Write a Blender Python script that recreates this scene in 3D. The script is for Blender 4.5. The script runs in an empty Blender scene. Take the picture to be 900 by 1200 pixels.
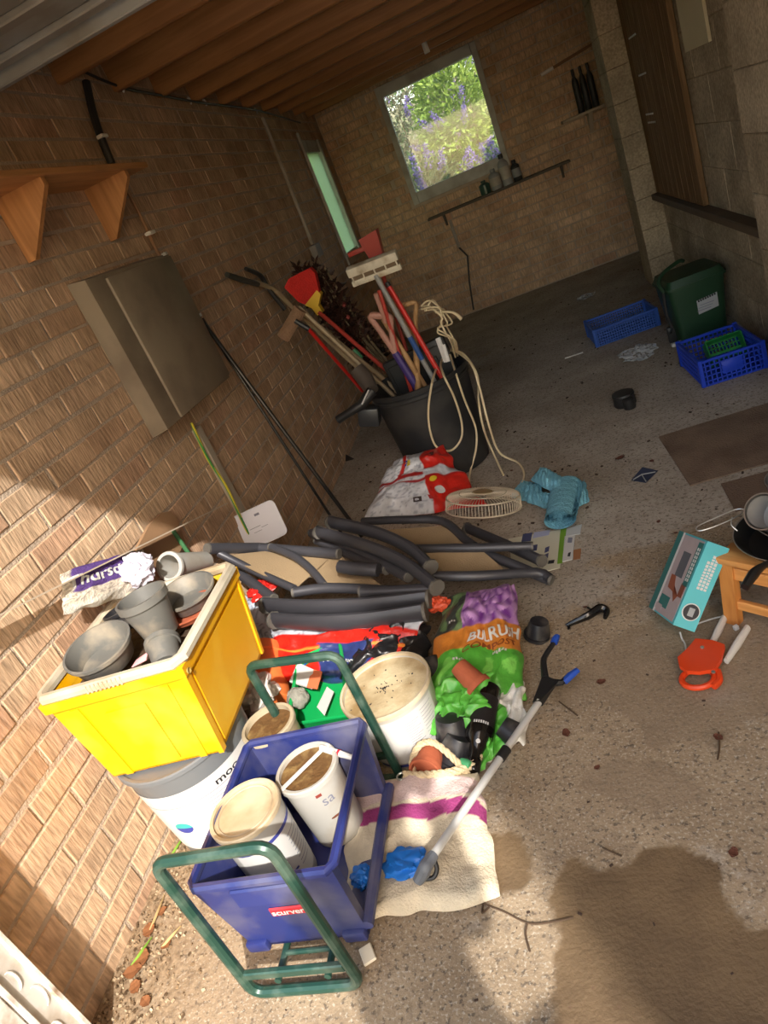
import bpy, bmesh, math, random
from mathutils import Vector, Matrix, Euler, noise

# ------------------------------------------------------------------ camera, sky, sun, exposure
SC = bpy.context.scene
COL = SC.collection
CAM = Vector((1.43, 0.0, 1.40))
RX = Vector((0.91856879, 0.13427361, -0.37175526))     # image right, in the room's axes
RY = Vector((-0.27194567, -0.46784749, -0.8409306))    # image down
RZ = Vector((-0.28683955, 0.87354984, -0.39323497))    # viewing direction
FPX = 810.7857
cam_data = bpy.data.cameras.new('camera')
cam = bpy.data.objects.new('camera', cam_data)
COL.objects.link(cam)
m3 = Matrix((RX, -RY, -RZ)).transposed()
cam.matrix_world = Matrix.Translation(CAM) @ m3.to_4x4()
cam_data.sensor_fit = 'VERTICAL'
cam_data.sensor_height = 36.0
cam_data.lens = FPX / 1200 * 36.0
cam_data.clip_start = 0.02
SC.camera = cam

SUN_DIR = Vector((-0.55, 1.0, -0.93)).normalized()      # the way the sunlight travels
world = bpy.data.worlds.new('sky')
SC.world = world
world.use_nodes = True
wn = world.node_tree
wn.nodes.clear()
sky = wn.nodes.new('ShaderNodeTexSky')
sky.sky_type = 'NISHITA'
sky.sun_disc = False
sky.sun_elevation = math.asin(-SUN_DIR.z)
sky.sun_rotation = math.atan2(-SUN_DIR.x, -SUN_DIR.y)
sky.air_density = 1.0
sky.dust_density = 1.5
bg = wn.nodes.new('ShaderNodeBackground')
bg.inputs[1].default_value = 0.65
wo = wn.nodes.new('ShaderNodeOutputWorld')
wb = wn.nodes.new('ShaderNodeMix')          # the camera's warm daylight white balance
wb.data_type = 'RGBA'
wb.blend_type = 'MULTIPLY'
wb.inputs[0].default_value = 1.0
wb.inputs[7].default_value = (1.14, 1.0, 0.80, 1)
wn.links.new(sky.outputs[0], wb.inputs[6])
wn.links.new(wb.outputs[2], bg.inputs[0])
wn.links.new(bg.outputs[0], wo.inputs[0])

sd = bpy.data.lights.new('sun_offscreen', 'SUN')
sd.energy = 6.9
sd.angle = 0.018
sd.color = (1.0, 0.95, 0.87)
sun = bpy.data.objects.new('sun_offscreen', sd)
COL.objects.link(sun)
sun.location = (4, -8, 9)
sun.rotation_euler = SUN_DIR.to_track_quat('-Z', 'Y').to_euler()

SC.view_settings.view_transform = 'Standard'
SC.view_settings.look = 'None'
SC.view_settings.gamma = 1.0
SC.view_settings.use_curve_mapping = False
SC.view_settings.exposure = 0.0
SC.cycles.max_bounces = 10
SC.cycles.diffuse_bounces = 6
SC.cycles.transparent_max_bounces = 16
SC.cycles.use_denoising = True
SC.cycles.sample_clamp_indirect = 6.0

random.seed(7)
PI = math.pi


def W(u, v, axis, val):
    """a point of the photograph carried out along its line of sight to the plane axis = val"""
    r = RX * ((u - 450) / FPX) + RY * ((v - 600) / FPX) + RZ
    i = 'xyz'.index(axis)
    t = (val - CAM[i]) / r[i]
    return CAM + r * t


def Z(u, v, z):
    return W(u, v, 'z', z)


def pix(p):
    d = Vector(p) - CAM
    c = d.dot(RZ)
    if c < 0.05:
        return None
    return 450 + FPX * d.dot(RX) / c, 600 + FPX * d.dot(RY) / c, c


# ------------------------------------------------------------------ materials
MATS = {}


def mat(name, col, rough=0.6, metal=0.0, var=0.12, scale=6.0, bump=0.0, bscale=60.0, dirt=None, damt=0.5,
        dscale=5.0, alpha=1.0, spec=0.5, stretch=None, coords='Object', sub=0.0):
    if name in MATS:
        return MATS[name]
    m = bpy.data.materials.new(name)
    m.use_nodes = True
    nt = m.node_tree
    b = nt.nodes['Principled BSDF']
    N = nt.nodes.new
    L = nt.links.new
    tc = N('ShaderNodeTexCoord')
    vec = tc.outputs[coords]
    if stretch:
        mp = N('ShaderNodeMapping')
        mp.inputs['Scale'].default_value = stretch
        L(vec, mp.inputs[0])
        vec = mp.outputs[0]
    nz = N('ShaderNodeTexNoise')
    nz.inputs['Scale'].default_value = scale
    nz.inputs['Detail'].default_value = 5
    L(vec, nz.inputs['Vector'])
    mix = N('ShaderNodeMix')
    mix.data_type = 'RGBA'
    c = Vector(col[:3])
    a = c * (1 - var)
    d = c * (1 + var)
    mix.inputs[6].default_value = (*a, 1)
    mix.inputs[7].default_value = (min(d.x, 1), min(d.y, 1), min(d.z, 1), 1)
    L(nz.outputs['Fac'], mix.inputs[0])
    out = mix.outputs[2]
    if dirt:
        n2 = N('ShaderNodeTexNoise')
        n2.inputs['Scale'].default_value = dscale
        n2.inputs['Detail'].default_value = 6
        L(vec, n2.inputs['Vector'])
        rp = N('ShaderNodeMapRange')
        rp.inputs[1].default_value = 0.5 - 0.22 * damt
        rp.inputs[2].default_value = 0.72 - 0.22 * damt
        L(n2.outputs['Fac'], rp.inputs[0])
        mx = N('ShaderNodeMix')
        mx.data_type = 'RGBA'
        L(rp.outputs[0], mx.inputs[0])
        L(out, mx.inputs[6])
        mx.inputs[7].default_value = (*dirt, 1)
        out = mx.outputs[2]
    L(out, b.inputs['Base Color'])
    b.inputs['Roughness'].default_value = rough
    b.inputs['Metallic'].default_value = metal
    b.inputs['Alpha'].default_value = alpha
    b.inputs['Specular IOR Level'].default_value = spec
    if sub:
        b.inputs['Transmission Weight'].default_value = sub
    if bump:
        n3 = N('ShaderNodeTexNoise')
        n3.inputs['Scale'].default_value = bscale
        n3.inputs['Detail'].default_value = 4
        L(vec, n3.inputs['Vector'])
        bp = N('ShaderNodeBump')
        bp.inputs['Strength'].default_value = bump
        bp.inputs['Distance'].default_value = 0.01
        L(n3.outputs['Fac'], bp.inputs['Height'])
        L(bp.outputs[0], b.inputs['Normal'])
    MATS[name] = m
    return m


def wood(name, c1, c2, along=0, scale=3.0, rough=0.6):
    """grain along the given local axis"""
    m = bpy.data.materials.new(name)
    m.use_nodes = True
    nt = m.node_tree
    b = nt.nodes['Principled BSDF']
    N = nt.nodes.new
    L = nt.links.new
    tc = N('ShaderNodeTexCoord')
    mp = N('ShaderNodeMapping')
    s = [14.0, 14.0, 14.0]
    s[along] = 0.9
    mp.inputs['Scale'].default_value = [q * scale / 3 for q in s]
    L(tc.outputs['Object'], mp.inputs[0])
    nz = N('ShaderNodeTexNoise')
    nz.inputs['Scale'].default_value = 3.0
    nz.inputs['Detail'].default_value = 6
    nz.inputs['Distortion'].default_value = 0.6
    L(mp.outputs[0], nz.inputs['Vector'])
    rp = N('ShaderNodeValToRGB')
    rp.color_ramp.elements[0].position = 0.35
    rp.color_ramp.elements[0].color = (*c1, 1)
    rp.color_ramp.elements[1].position = 0.65
    rp.color_ramp.elements[1].color = (*c2, 1)
    L(nz.outputs['Fac'], rp.inputs[0])
    L(rp.outputs[0], b.inputs['Base Color'])
    b.inputs['Roughness'].default_value = rough
    bp = N('ShaderNodeBump')
    bp.inputs['Strength'].default_value = 0.25
    bp.inputs['Distance'].default_value = 0.004
    L(nz.outputs['Fac'], bp.inputs['Height'])
    L(bp.outputs[0], b.inputs['Normal'])
    MATS[name] = m
    return m


def masonry(name, ramp, grain=(1, 1, 1), bump=0.5, rough=0.9, fine=40.0, soil=None):
    """per-piece colour (random per object and per island) with world-space grain"""
    m = bpy.data.materials.new(name)
    m.use_nodes = True
    nt = m.node_tree
    b = nt.nodes['Principled BSDF']
    N = nt.nodes.new
    L = nt.links.new
    oi = N('ShaderNodeObjectInfo')
    ge = N('ShaderNodeNewGeometry')
    ad = N('ShaderNodeMath')
    ad.operation = 'ADD'
    L(oi.outputs['Random'], ad.inputs[0])
    L(ge.outputs['Random Per Island'], ad.inputs[1])
    fr = N('ShaderNodeMath')
    fr.operation = 'FRACT'
    L(ad.outputs[0], fr.inputs[0])
    cr = N('ShaderNodeValToRGB')
    el = cr.color_ramp.elements
    while len(el) < len(ramp):
        el.new(0.5)
    for e, (p, c) in zip(el, ramp):
        e.position = p
        e.color = (*c, 1)
    L(fr.outputs[0], cr.inputs[0])
    mp = N('ShaderNodeMapping')
    mp.inputs['Scale'].default_value = grain
    L(ge.outputs['Position'], mp.inputs[0])
    nz = N('ShaderNodeTexNoise')
    nz.inputs['Scale'].default_value = fine
    nz.inputs['Detail'].default_value = 5
    L(mp.outputs[0], nz.inputs['Vector'])
    n2 = N('ShaderNodeTexNoise')
    n2.inputs['Scale'].default_value = 5.0
    n2.inputs['Detail'].default_value = 6
    L(ge.outputs['Position'], n2.inputs['Vector'])
    mu = N('ShaderNodeMix')
    mu.data_type = 'RGBA'
    mu.blend_type = 'MULTIPLY'
    mu.inputs[0].default_value = 1.0
    mr = N('ShaderNodeMapRange')
    mr.inputs[1].default_value = 0.3
    mr.inputs[2].default_value = 0.7
    mr.inputs[3].default_value = 0.65
    mr.inputs[4].default_value = 1.18
    L(nz.outputs['Fac'], mr.inputs[0])
    L(cr.outputs[0], mu.inputs[6])
    L(mr.outputs[0], mu.inputs[7])
    m2 = N('ShaderNodeMix')
    m2.data_type = 'RGBA'
    m2.blend_type = 'MULTIPLY'
    m2.inputs[0].default_value = 1.0
    r2 = N('ShaderNodeMapRange')
    r2.inputs[1].default_value = 0.3
    r2.inputs[2].default_value = 0.7
    r2.inputs[3].default_value = 0.72
    r2.inputs[4].default_value = 1.15
    L(n2.outputs['Fac'], r2.inputs[0])
    L(mu.outputs[2], m2.inputs[6])
    L(r2.outputs[0], m2.inputs[7])
    out = m2.outputs[2]
    if soil:
        n4 = N('ShaderNodeTexNoise')
        n4.inputs['Scale'].default_value = 2.2
        n4.inputs['Detail'].default_value = 8
        L(ge.outputs['Position'], n4.inputs['Vector'])
        r4 = N('ShaderNodeMapRange')
        r4.inputs[1].default_value = 0.52
        r4.inputs[2].default_value = 0.75
        r4.inputs[4].default_value = 0.7
        L(n4.outputs['Fac'], r4.inputs[0])
        m4 = N('ShaderNodeMix')
        m4.data_type = 'RGBA'
        L(r4.outputs[0], m4.inputs[0])
        L(out, m4.inputs[6])
        m4.inputs[7].default_value = (*soil, 1)
        out = m4.outputs[2]
    L(out, b.inputs['Base Color'])
    b.inputs['Roughness'].default_value = rough
    b.inputs['Specular IOR Level'].default_value = 0.2
    bp = N('ShaderNodeBump')
    bp.inputs['Strength'].default_value = bump
    bp.inputs['Distance'].default_value = 0.006
    L(nz.outputs['Fac'], bp.inputs['Height'])
    L(bp.outputs[0], b.inputs['Normal'])
    MATS[name] = m
    return m


def attr_mat(name, attr='Col', rough=0.55, bump=0.0, bscale=80, var=0.1, spec=0.5, sheen=False):
    """printed colours carried on the mesh (flat print such as bag artwork), plus grain"""
    m = bpy.data.materials.new(name)
    m.use_nodes = True
    nt = m.node_tree
    b = nt.nodes['Principled BSDF']
    N = nt.nodes.new
    L = nt.links.new
    at = N('ShaderNodeAttribute')
    at.attribute_name = attr
    tc = N('ShaderNodeTexCoord')
    nz = N('ShaderNodeTexNoise')
    nz.inputs['Scale'].default_value = 30
    nz.inputs['Detail'].default_value = 4
    L(tc.outputs['Object'], nz.inputs['Vector'])
    mr = N('ShaderNodeMapRange')
    mr.inputs[1].default_value = 0.25
    mr.inputs[2].default_value = 0.75
    mr.inputs[3].default_value = 1 - var * 2
    mr.inputs[4].default_value = 1 + var
    L(nz.outputs['Fac'], mr.inputs[0])
    mu = N('ShaderNodeMix')
    mu.data_type = 'RGBA'
    mu.blend_type = 'MULTIPLY'
    mu.inputs[0].default_value = 1.0
    L(at.outputs['Color'], mu.inputs[6])
    L(mr.outputs[0], mu.inputs[7])
    L(mu.outputs[2], b.inputs['Base Color'])
    b.inputs['Roughness'].default_value = rough
    b.inputs['Specular IOR Level'].default_value = spec
    if bump:
        n3 = N('ShaderNodeTexNoise')
        n3.inputs['Scale'].default_value = bscale
        n3.inputs['Detail'].default_value = 4
        L(tc.outputs['Object'], n3.inputs['Vector'])
        bp = N('ShaderNodeBump')
        bp.inputs['Strength'].default_value = bump
        bp.inputs['Distance'].default_value = 0.008
        L(n3.outputs['Fac'], bp.inputs['Height'])
        L(bp.outputs[0], b.inputs['Normal'])
    MATS[name] = m
    return m


# ------------------------------------------------------------------ mesh building
class MB:
    def __init__(s):
        s.v, s.f, s.c = [], [], None

    def add(s, vs, fs):
        o = len(s.v)
        s.v += [Vector(p) for p in vs]
        s.f += [tuple(i + o for i in q) for q in fs]
        return s

    def box(s, c, size, rot=None):
        h = Vector(size) * 0.5
        vs = [Vector((x * h.x, y * h.y, z * h.z)) for x in (-1, 1) for y in (-1, 1) for z in (-1, 1)]
        if rot is not None:
            vs = [rot @ p for p in vs]
        vs = [p + Vector(c) for p in vs]
        return s.add(vs, [(0, 1, 3, 2), (4, 6, 7, 5), (0, 4, 5, 1), (2, 3, 7, 6), (0, 2, 6, 4), (1, 5, 7, 3)])

    def rbox(s, c, size, bev=0.006, seg=2, rot=None):
        bm = bmesh.new()
        bmesh.ops.create_cube(bm, size=1.0)
        for q in bm.verts:
            q.co = Vector((q.co.x * size[0], q.co.y * size[1], q.co.z * size[2]))
        bmesh.ops.bevel(bm, geom=list(bm.edges), offset=bev, segments=seg, affect='EDGES', profile=0.5)
        bm.verts.index_update()
        vs = [(rot @ q.co if rot is not None else q.co) + Vector(c) for q in bm.verts]
        fs = [tuple(x.index for x in q.verts) for q in bm.faces]
        bm.free()
        return s.add(vs, fs)

    def hexa(s, lo, hi):
        """eight corners: four below, four above, each in ring order"""
        return s.add(list(lo) + list(hi), [(3, 2, 1, 0), (4, 5, 6, 7), (0, 1, 5, 4), (1, 2, 6, 5), (2, 3, 7, 6), (3, 0, 4, 7)])

    def tube(s, pts, r, n=8, closed=False, smooth=0, flat=None, cap=True):
        pts = [Vector(p) for p in pts]
        rs = r if isinstance(r, (list, tuple)) else [r] * len(pts)
        if smooth and len(pts) > 2:
            pts, rs = catmull(pts, rs, smooth, closed)
        k = len(pts)
        tang = []
        for i in range(k):
            a = pts[(i - 1) % k] if (closed or i > 0) else pts[i]
            b = pts[(i + 1) % k] if (closed or i < k - 1) else pts[i]
            d = (b - a)
            tang.append(d.normalized() if d.length > 1e-9 else Vector((0, 0, 1)))
        up = Vector((0, 0, 1)) if abs(tang[0].z) < 0.9 else Vector((1, 0, 0))
        nrm = (up - tang[0] * up.dot(tang[0])).normalized()
        vs = []
        for i in range(k):
            t = tang[i]
            nrm = (nrm - t * nrm.dot(t))
            nrm = nrm.normalized() if nrm.length > 1e-6 else t.orthogonal().normalized()
            bn = t.cross(nrm)
            for j in range(n):
                a = 2 * PI * (j + 0.5) / n
                e = (flat or 1.0)
                vs.append(pts[i] + nrm * (math.cos(a) * rs[i]) + bn * (math.sin(a) * rs[i] * e))
        fs = []
        for i in range(k if closed else k - 1):
            i2 = (i + 1) % k
            for j in range(n):
                j2 = (j + 1) % n
                fs.append((i * n + j, i * n + j2, i2 * n + j2, i2 * n + j))
        if cap and not closed:
            fs.append(tuple(reversed(range(n))))
            fs.append(tuple((k - 1) * n + j for j in range(n)))
        return s.add(vs, fs)

    def lathe(s, prof, n=32, c=(0, 0, 0), rot=None, cap0=False, cap1=False, sx=1.0, sy=1.0):
        vs = []
        for r, z in prof:
            for j in range(n):
                a = 2 * PI * j / n
                p = Vector((r * math.cos(a) * sx, r * math.sin(a) * sy, z))
                if rot is not None:
                    p = rot @ p
                vs.append(p + Vector(c))
        fs = []
        for i in range(len(prof) - 1):
            for j in range(n):
                j2 = (j + 1) % n
                fs.append((i * n + j, i * n + j2, (i + 1) * n + j2, (i + 1) * n + j))
        if cap0:
            fs.append(tuple(reversed(range(n))))
        if cap1:
            fs.append(tuple((len(prof) - 1) * n + j for j in range(n)))
        return s.add(vs, fs)

    def grid(s, fn, nu, nv, closed_u=False):
        vs = [fn(i / (nu if closed_u else nu - 1), j / (nv - 1)) for j in range(nv) for i in range(nu)]
        fs = []
        for j in range(nv - 1):
            for i in range(nu if closed_u else nu - 1):
                i2 = (i + 1) % nu
                fs.append((j * nu + i, j * nu + i2, (j + 1) * nu + i2, (j + 1) * nu + i))
        return s.add(vs, fs)

    def poly(s, pts, thick=0.0, nrm=None):
        """flat outline with thickness along nrm"""
        pts = [Vector(p) for p in pts]
        if nrm is None:
            nrm = (pts[1] - pts[0]).cross(pts[2] - pts[0]).normalized()
        k = len(pts)
        if thick == 0:
            return s.add(pts, [tuple(range(k))])
        vs = pts + [p + nrm * thick for p in pts]
        fs = [tuple(reversed(range(k))), tuple(range(k, 2 * k))]
        for i in range(k):
            j = (i + 1) % k
            fs.append((i, j, j + k, i + k))
        return s.add(vs, fs)

    def shift(s, d):
        d = Vector(d)
        s.v = [p - d for p in s.v]
        return s


def catmull(pts, rs, k, closed=False):
    n = len(pts)
    op, orr = [], []
    segs = n if closed else n - 1
    for i in range(segs):
        if closed:
            a, b, c, d = pts[(i - 1) % n], pts[i], pts[(i + 1) % n], pts[(i + 2) % n]
        else:
            a, b, c, d = pts[max(i - 1, 0)], pts[i], pts[i + 1], pts[min(i + 2, n - 1)]
        for q in range(k):
            t = q / k
            op.append(0.5 * ((2 * b) + (c - a) * t + (2 * a - 5 * b + 4 * c - d) * t * t + (3 * b - a - 3 * c + d) * t ** 3))
            orr.append(rs[i] * (1 - t) + rs[(i + 1) % n] * t)
    if not closed:
        op.append(pts[-1])
        orr.append(rs[-1])
    return op, orr


def mesh_of(mb, name, smooth=35):
    me = bpy.data.meshes.new(name)
    me.from_pydata([tuple(p) for p in mb.v], [], mb.f)
    if mb.c is not None:
        ca = me.color_attributes.new('Col', 'FLOAT_COLOR', 'POINT')
        flat = []
        for c in mb.c:
            flat += [c[0], c[1], c[2], 1.0]
        ca.data.foreach_set('color', flat)
    me.validate()
    bm = bmesh.new()
    bm.from_mesh(me)
    bmesh.ops.recalc_face_normals(bm, faces=list(bm.faces))
    bm.to_mesh(me)
    bm.free()
    if smooth:
        me.polygons.foreach_set('use_smooth', [True] * len(me.polygons))
        me.set_sharp_from_angle(angle=math.radians(smooth))
    return me


def link(o, parent=None):
    COL.objects.link(o)
    if parent is not None:
        o.parent = parent
    return o


def tag(o, label=None, cat=None, group=None, kind=None):
    if label:
        o['label'] = label
    if cat:
        o['category'] = cat
    if group:
        o['group'] = group
    if kind:
        o['kind'] = kind
    return o


def thing(name, label, cat, loc=(0, 0, 0), rot=(0, 0, 0), group=None):
    o = bpy.data.objects.new(name, None)
    o.empty_display_size = 0.05
    o.location = loc
    o.rotation_euler = rot
    link(o)
    return tag(o, label, cat, group)


def part(name, mb, m, parent=None, smooth=35, label=None, world=False, kind=None):
    """one mesh object; world=True takes points of the room and stores them relative to the (unrotated) parent"""
    if world and parent is not None:
        base = Vector(parent.location)
        if parent.parent is not None:
            base = base + Vector(parent.parent.location)
        mb.shift(base)
    o = bpy.data.objects.new(name, mesh_of(mb, name, smooth))
    o.data.materials.append(m)
    link(o, parent)
    if label:
        o['label'] = label
    if kind:
        o['kind'] = kind
    return o


def single(name, mb, m, label, cat, loc, rot=(0, 0, 0), group=None, smooth=35, world=False, kind=None):
    """a thing that is one mesh"""
    if world:
        mb.shift(loc)
    o = bpy.data.objects.new(name, mesh_of(mb, name, smooth))
    o.data.materials.append(m)
    o.location = loc
    o.rotation_euler = rot
    link(o)
    return tag(o, label, cat, group, kind)


def structure(name, mb, m, smooth=35, label=None):
    o = bpy.data.objects.new(name, mesh_of(mb, name, smooth))
    o.data.materials.append(m)
    link(o)
    o['kind'] = 'structure'
    if label:
        o['label'] = label
    return o


def copy_tree(o, parent=None):
    c = o.copy()
    COL.objects.link(c)
    c.parent = parent
    for ch in list(o.children):
        copy_tree(ch, c)
    return c


TXT = {}


def text2d(s, bold=0.0):
    """flat letter shapes, height about 1, as (verts, faces)"""
    if (s, bold) in TXT:
        return TXT[(s, bold)]
    cu = bpy.data.curves.new('lettering', 'FONT')
    cu.body = s
    cu.size = 1.4
    cu.offset = bold
    cu.resolution_u = 3
    ob = bpy.data.objects.new('lettering', cu)
    COL.objects.link(ob)
    bpy.context.view_layer.update()
    dg = bpy.context.evaluated_depsgraph_get()
    me = bpy.data.meshes.new_from_object(ob.evaluated_get(dg))
    vs = [(p.co.x, p.co.y) for p in me.vertices]
    fs = [tuple(q.vertices) for q in me.polygons]
    bpy.data.objects.remove(ob)
    bpy.data.meshes.remove(me)
    xs = [p[0] for p in vs] or [0]
    x0 = min(xs)
    w = max(xs) - x0
    TXT[(s, bold)] = ([(p[0] - x0, p[1]) for p in vs], fs, w)
    return TXT[(s, bold)]


def lettering(s, fn, width=None, height=None, bold=0.02):
    """letters mapped by fn(x, y) -> Vector, x in 0..width, y from the baseline up"""
    vs, fs, w = text2d(s, bold)
    k = (width / w) if width else height
    ky = height if height else k
    mb = MB()
    mb.add([fn(p[0] * k, p[1] * ky) for p in vs], fs)
    return mb


def R3(x=0, y=0, z=0):
    return Euler((x, y, z)).to_matrix()


def rnd(a, b):
    return random.uniform(a, b)
# ------------------------------------------------------------------ the room
YB = 7.22          # back wall face
XR = 2.45          # right wall face
YF = 0.70          # front of the garage
HC = 2.34          # underside of the roof boards

brick_ramp = [(0.0, (0.53, 0.345, 0.220)), (0.2, (0.58, 0.395, 0.255)), (0.5, (0.61, 0.425, 0.280)),
              (0.8, (0.635, 0.445, 0.295)), (1.0, (0.55, 0.340, 0.225))]
m_brick = masonry('rustic_brick', brick_ramp, grain=(1.0, 1.0, 0.16), bump=0.6, fine=95.0)
m_mortar = mat('mortar', (0.46, 0.37, 0.29), 0.95, var=0.25, scale=14, bump=0.5, bscale=120, spec=0.1)
m_block = masonry('concrete_block', [(0.0, (0.43, 0.345, 0.24)), (0.5, (0.47, 0.38, 0.27)), (1.0, (0.50, 0.41, 0.30))], bump=0.5, fine=70.0)
m_joint = mat('block_joint', (0.40, 0.32, 0.23), 0.95, var=0.2, scale=10, bump=0.4, bscale=90, spec=0.1)


def piece_mesh(name, L, H, T, bev, m, axis):
    """a masonry piece, face at 0 along axis; 'x+' faces +x, 'y-' faces -y, 'x-' faces -x"""
    mb = MB()
    a, b = L / 2, H / 2
    back = [(-a, -b, T), (a, -b, T), (a, b, T), (-a, b, T)]
    mid = [(-a, -b, bev), (a, -b, bev), (a, b, bev), (-a, b, bev)]
    fr = [(-a + bev, -b + bev, 0), (a - bev, -b + bev, 0), (a - bev, b - bev, 0), (-a + bev, b - bev, 0)]
    conv = {'x+': lambda q: (-q[2], q[0], q[1]), 'x-': lambda q: (q[2], q[0], q[1]), 'y-': lambda q: (q[0], q[2], q[1])}[axis]
    vs = [conv(q) for q in back + mid + fr]
    fs = [(8, 9, 10, 11)]
    for i in range(4):
        j = (i + 1) % 4
        fs += [(i, j, 4 + j, 4 + i), (4 + i, 4 + j, 8 + j, 8 + i)]
    mb.add(vs, fs)
    me = mesh_of(mb, name, 0)
    me.materials.append(m)
    return me


def in_frame(p, mrg=30):
    q = pix(p)
    return q is not None and -mrg < q[0] < 900 + mrg and -mrg < q[1] < 1200 + mrg


def lay(parent, pieces, name, limit=300):
    """pieces: (location, mesh); the ones that show largest become parts, the others one part of kind stuff"""
    seen, rest = [], []
    for loc, me in pieces:
        if in_frame(loc):
            seen.append((pix(loc)[2], loc, me))
        else:
            rest.append((loc, me))
    seen.sort(key=lambda q: q[0])
    for d, loc, me in seen[:limit]:
        o = bpy.data.objects.new(name, me)
        o.location = loc
        link(o, parent)
    rest += [(l, me) for d, l, me in seen[limit:]]
    if rest:
        mb = MB()
        for loc, me in rest:
            mb.add([v.co + Vector(loc) for v in me.vertices], [tuple(p.vertices) for p in me.polygons])
        part(name + '_courses', mb, rest[0][1].materials[0], parent, 0, kind='stuff')


# left wall ---------------------------------------------------------
W1 = (6.24, 6.92, 1.0, 1.99)
mb = MB()
T = 0.11
for y0, y1, z0, z1 in ((YF - 0.15, W1[0], 0, HC + .02), (W1[1], YB + 0.11, 0, HC + .02), (W1[0], W1[1], 0, W1[2]), (W1[0], W1[1], W1[3], HC + .02)):
    mb.box((-0.004 - T / 2, (y0 + y1) / 2, (z0 + z1) / 2), (T, y1 - y0, z1 - z0))
wall_left = structure('wall_left', mb, m_mortar, 0, 'buff rustic brick side wall with struck mortar joints')
full = piece_mesh('brick', 0.2165, 0.0635, 0.03, 0.0025, m_brick, 'x+')
half = piece_mesh('brick', 0.1045, 0.0635, 0.03, 0.0025, m_brick, 'x+')
pc = []
k = 0
z = 0.0035 - 0.0375
while z < HC - 0.03:
    zc = z + 0.0375
    y = 0.54 + (0.1125 if k % 2 else 0.0)
    row = []
    if k % 2:
        row.append((0.54 + 0.056, half))
    while y + 0.225 < YB:
        row.append((y + 0.1125, full))
        y += 0.225
    for yc, me in row:
        hl = 0.107 if me is full else 0.051
        if yc + hl > W1[0] and yc - hl < W1[1] and W1[2] - 0.03 < zc < W1[3] + 0.03:
            if yc - hl < W1[0] - 0.1 and me is full:
                pc.append((Vector((0.0, W1[0] - 0.056, zc)), half))
            continue
        pc.append((Vector((rnd(-0.0022, 0.001), yc + rnd(-.003, .003), zc + rnd(-.002, .002))), me))
    z += 0.0749
    k += 1
lay(wall_left, pc, 'brick')

# back wall ---------------------------------------------------------
W2 = (0.594, 1.54, 1.153, 2.186)
mb = MB()
for x0, x1, z0, z1 in ((-0.1, W2[0], 0, HC + .02), (W2[1], XR + .3, 0, HC + .02), (W2[0], W2[1], 0, W2[2]), (W2[0], W2[1], W2[3], HC + .02)):
    mb.box(((x0 + x1) / 2, YB + 0.006 + T / 2, (z0 + z1) / 2), (x1 - x0, T, z1 - z0))
wall_back = structure('wall_back', mb, m_mortar, 0, 'brick end wall with a garden window')
fullb = piece_mesh('brick', 0.214, 0.064, 0.03, 0.004, m_brick, 'y-')
halfb = piece_mesh('brick', 0.102, 0.064, 0.03, 0.004, m_brick, 'y-')
pc = []
k = 0
z = 0.0095
while z < HC - 0.03:
    zc = z + 0.034
    x = 0.0 + (0.1125 if k % 2 else 0.0)
    row = [(0.056, halfb)] if k % 2 else []
    while x < XR - 0.08:
        row.append((x + 0.1125, fullb))
        x += 0.225
    for xc, me in row:
        hl = 0.107 if me is fullb else 0.051
        if W2[2] - 0.03 < zc < W2[3] + 0.03 and xc + hl > W2[0] and xc - hl < W2[1]:
            if xc - hl < W2[0] - 0.1 and me is fullb:
                pc.append((Vector((W2[0] - 0.056, YB, zc)), halfb))
            elif xc + hl > W2[1] + 0.1 and me is fullb:
                pc.append((Vector((W2[1] + 0.056, YB, zc)), halfb))
            continue
        pc.append((Vector((xc + rnd(-.004, .004), YB + rnd(-0.002, 0.003), zc + rnd(-.002, .002))), me))
    z += 0.075
    k += 1
lay(wall_back, pc, 'brick', 310)

# right wall: concrete blocks with two piers ------------------------
mb = MB()
mb.box((XR + 0.004 + 0.07, (YF + YB) / 2, HC / 2), (0.14, YB - YF + 0.2, HC + .04))
wall_right = structure('wall_right', mb, m_joint, 0, 'concrete block side wall between two block piers')
bl = piece_mesh('block', 0.438, 0.213, 0.05, 0.003, m_block, 'x-')
pc = []
k = 0
z = 0.0
while z < HC - .1:
    y = YF + (0.22 if k % 2 else 0)
    while y < YB - .2:
        yc = y + 0.22
        if not (2.62 < yc < 3.12):
            pc.append((Vector((XR + rnd(-.001, .001), yc, z + 0.1075)), bl))
        y += 0.44
    z += 0.215
    k += 1
lay(wall_right, pc, 'block', 90)
for (y0, y1, x0) in ((5.66, 6.02, 2.275), (2.62, 3.09, 2.30)):
    z = 0.0
    while z < HC - .02:
        h = min(0.2135, HC - z)
        b_ = MB()
        b_.rbox(((x0 + XR) / 2 + 0.005, (y0 + y1) / 2, z + h / 2), (XR - x0 + 0.01, y1 - y0, h), 0.004, 1)
        part('pier_block', b_, m_block, wall_right, 0)
        z += 0.215

# front: brick return and lintel above the door ---------------------
mb = MB()
mb.box((1.24, 0.615, HC + .03), (2.9, 0.15, 0.36))
structure('wall_front', mb, m_mortar, 0, 'lintel wall above the open garage doorway')

# floor --------------------------------------------------------------


def seg_poly(poly, x, y):
    inside = False
    dmin = 9
    n = len(poly)
    for i in range(n):
        x1, y1 = poly[i]
        x2, y2 = poly[(i + 1) % n]
        if (y1 > y) != (y2 > y) and x < (x2 - x1) * (y - y1) / (y2 - y1) + x1:
            inside = not inside
        dx, dy = x2 - x1, y2 - y1
        t = max(0, min(1, ((x - x1) * dx + (y - y1) * dy) / (dx * dx + dy * dy + 1e-12)))
        dmin = min(dmin, math.hypot(x - x1 - t * dx, y - y1 - t * dy))
    return dmin if inside else -dmin


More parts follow.
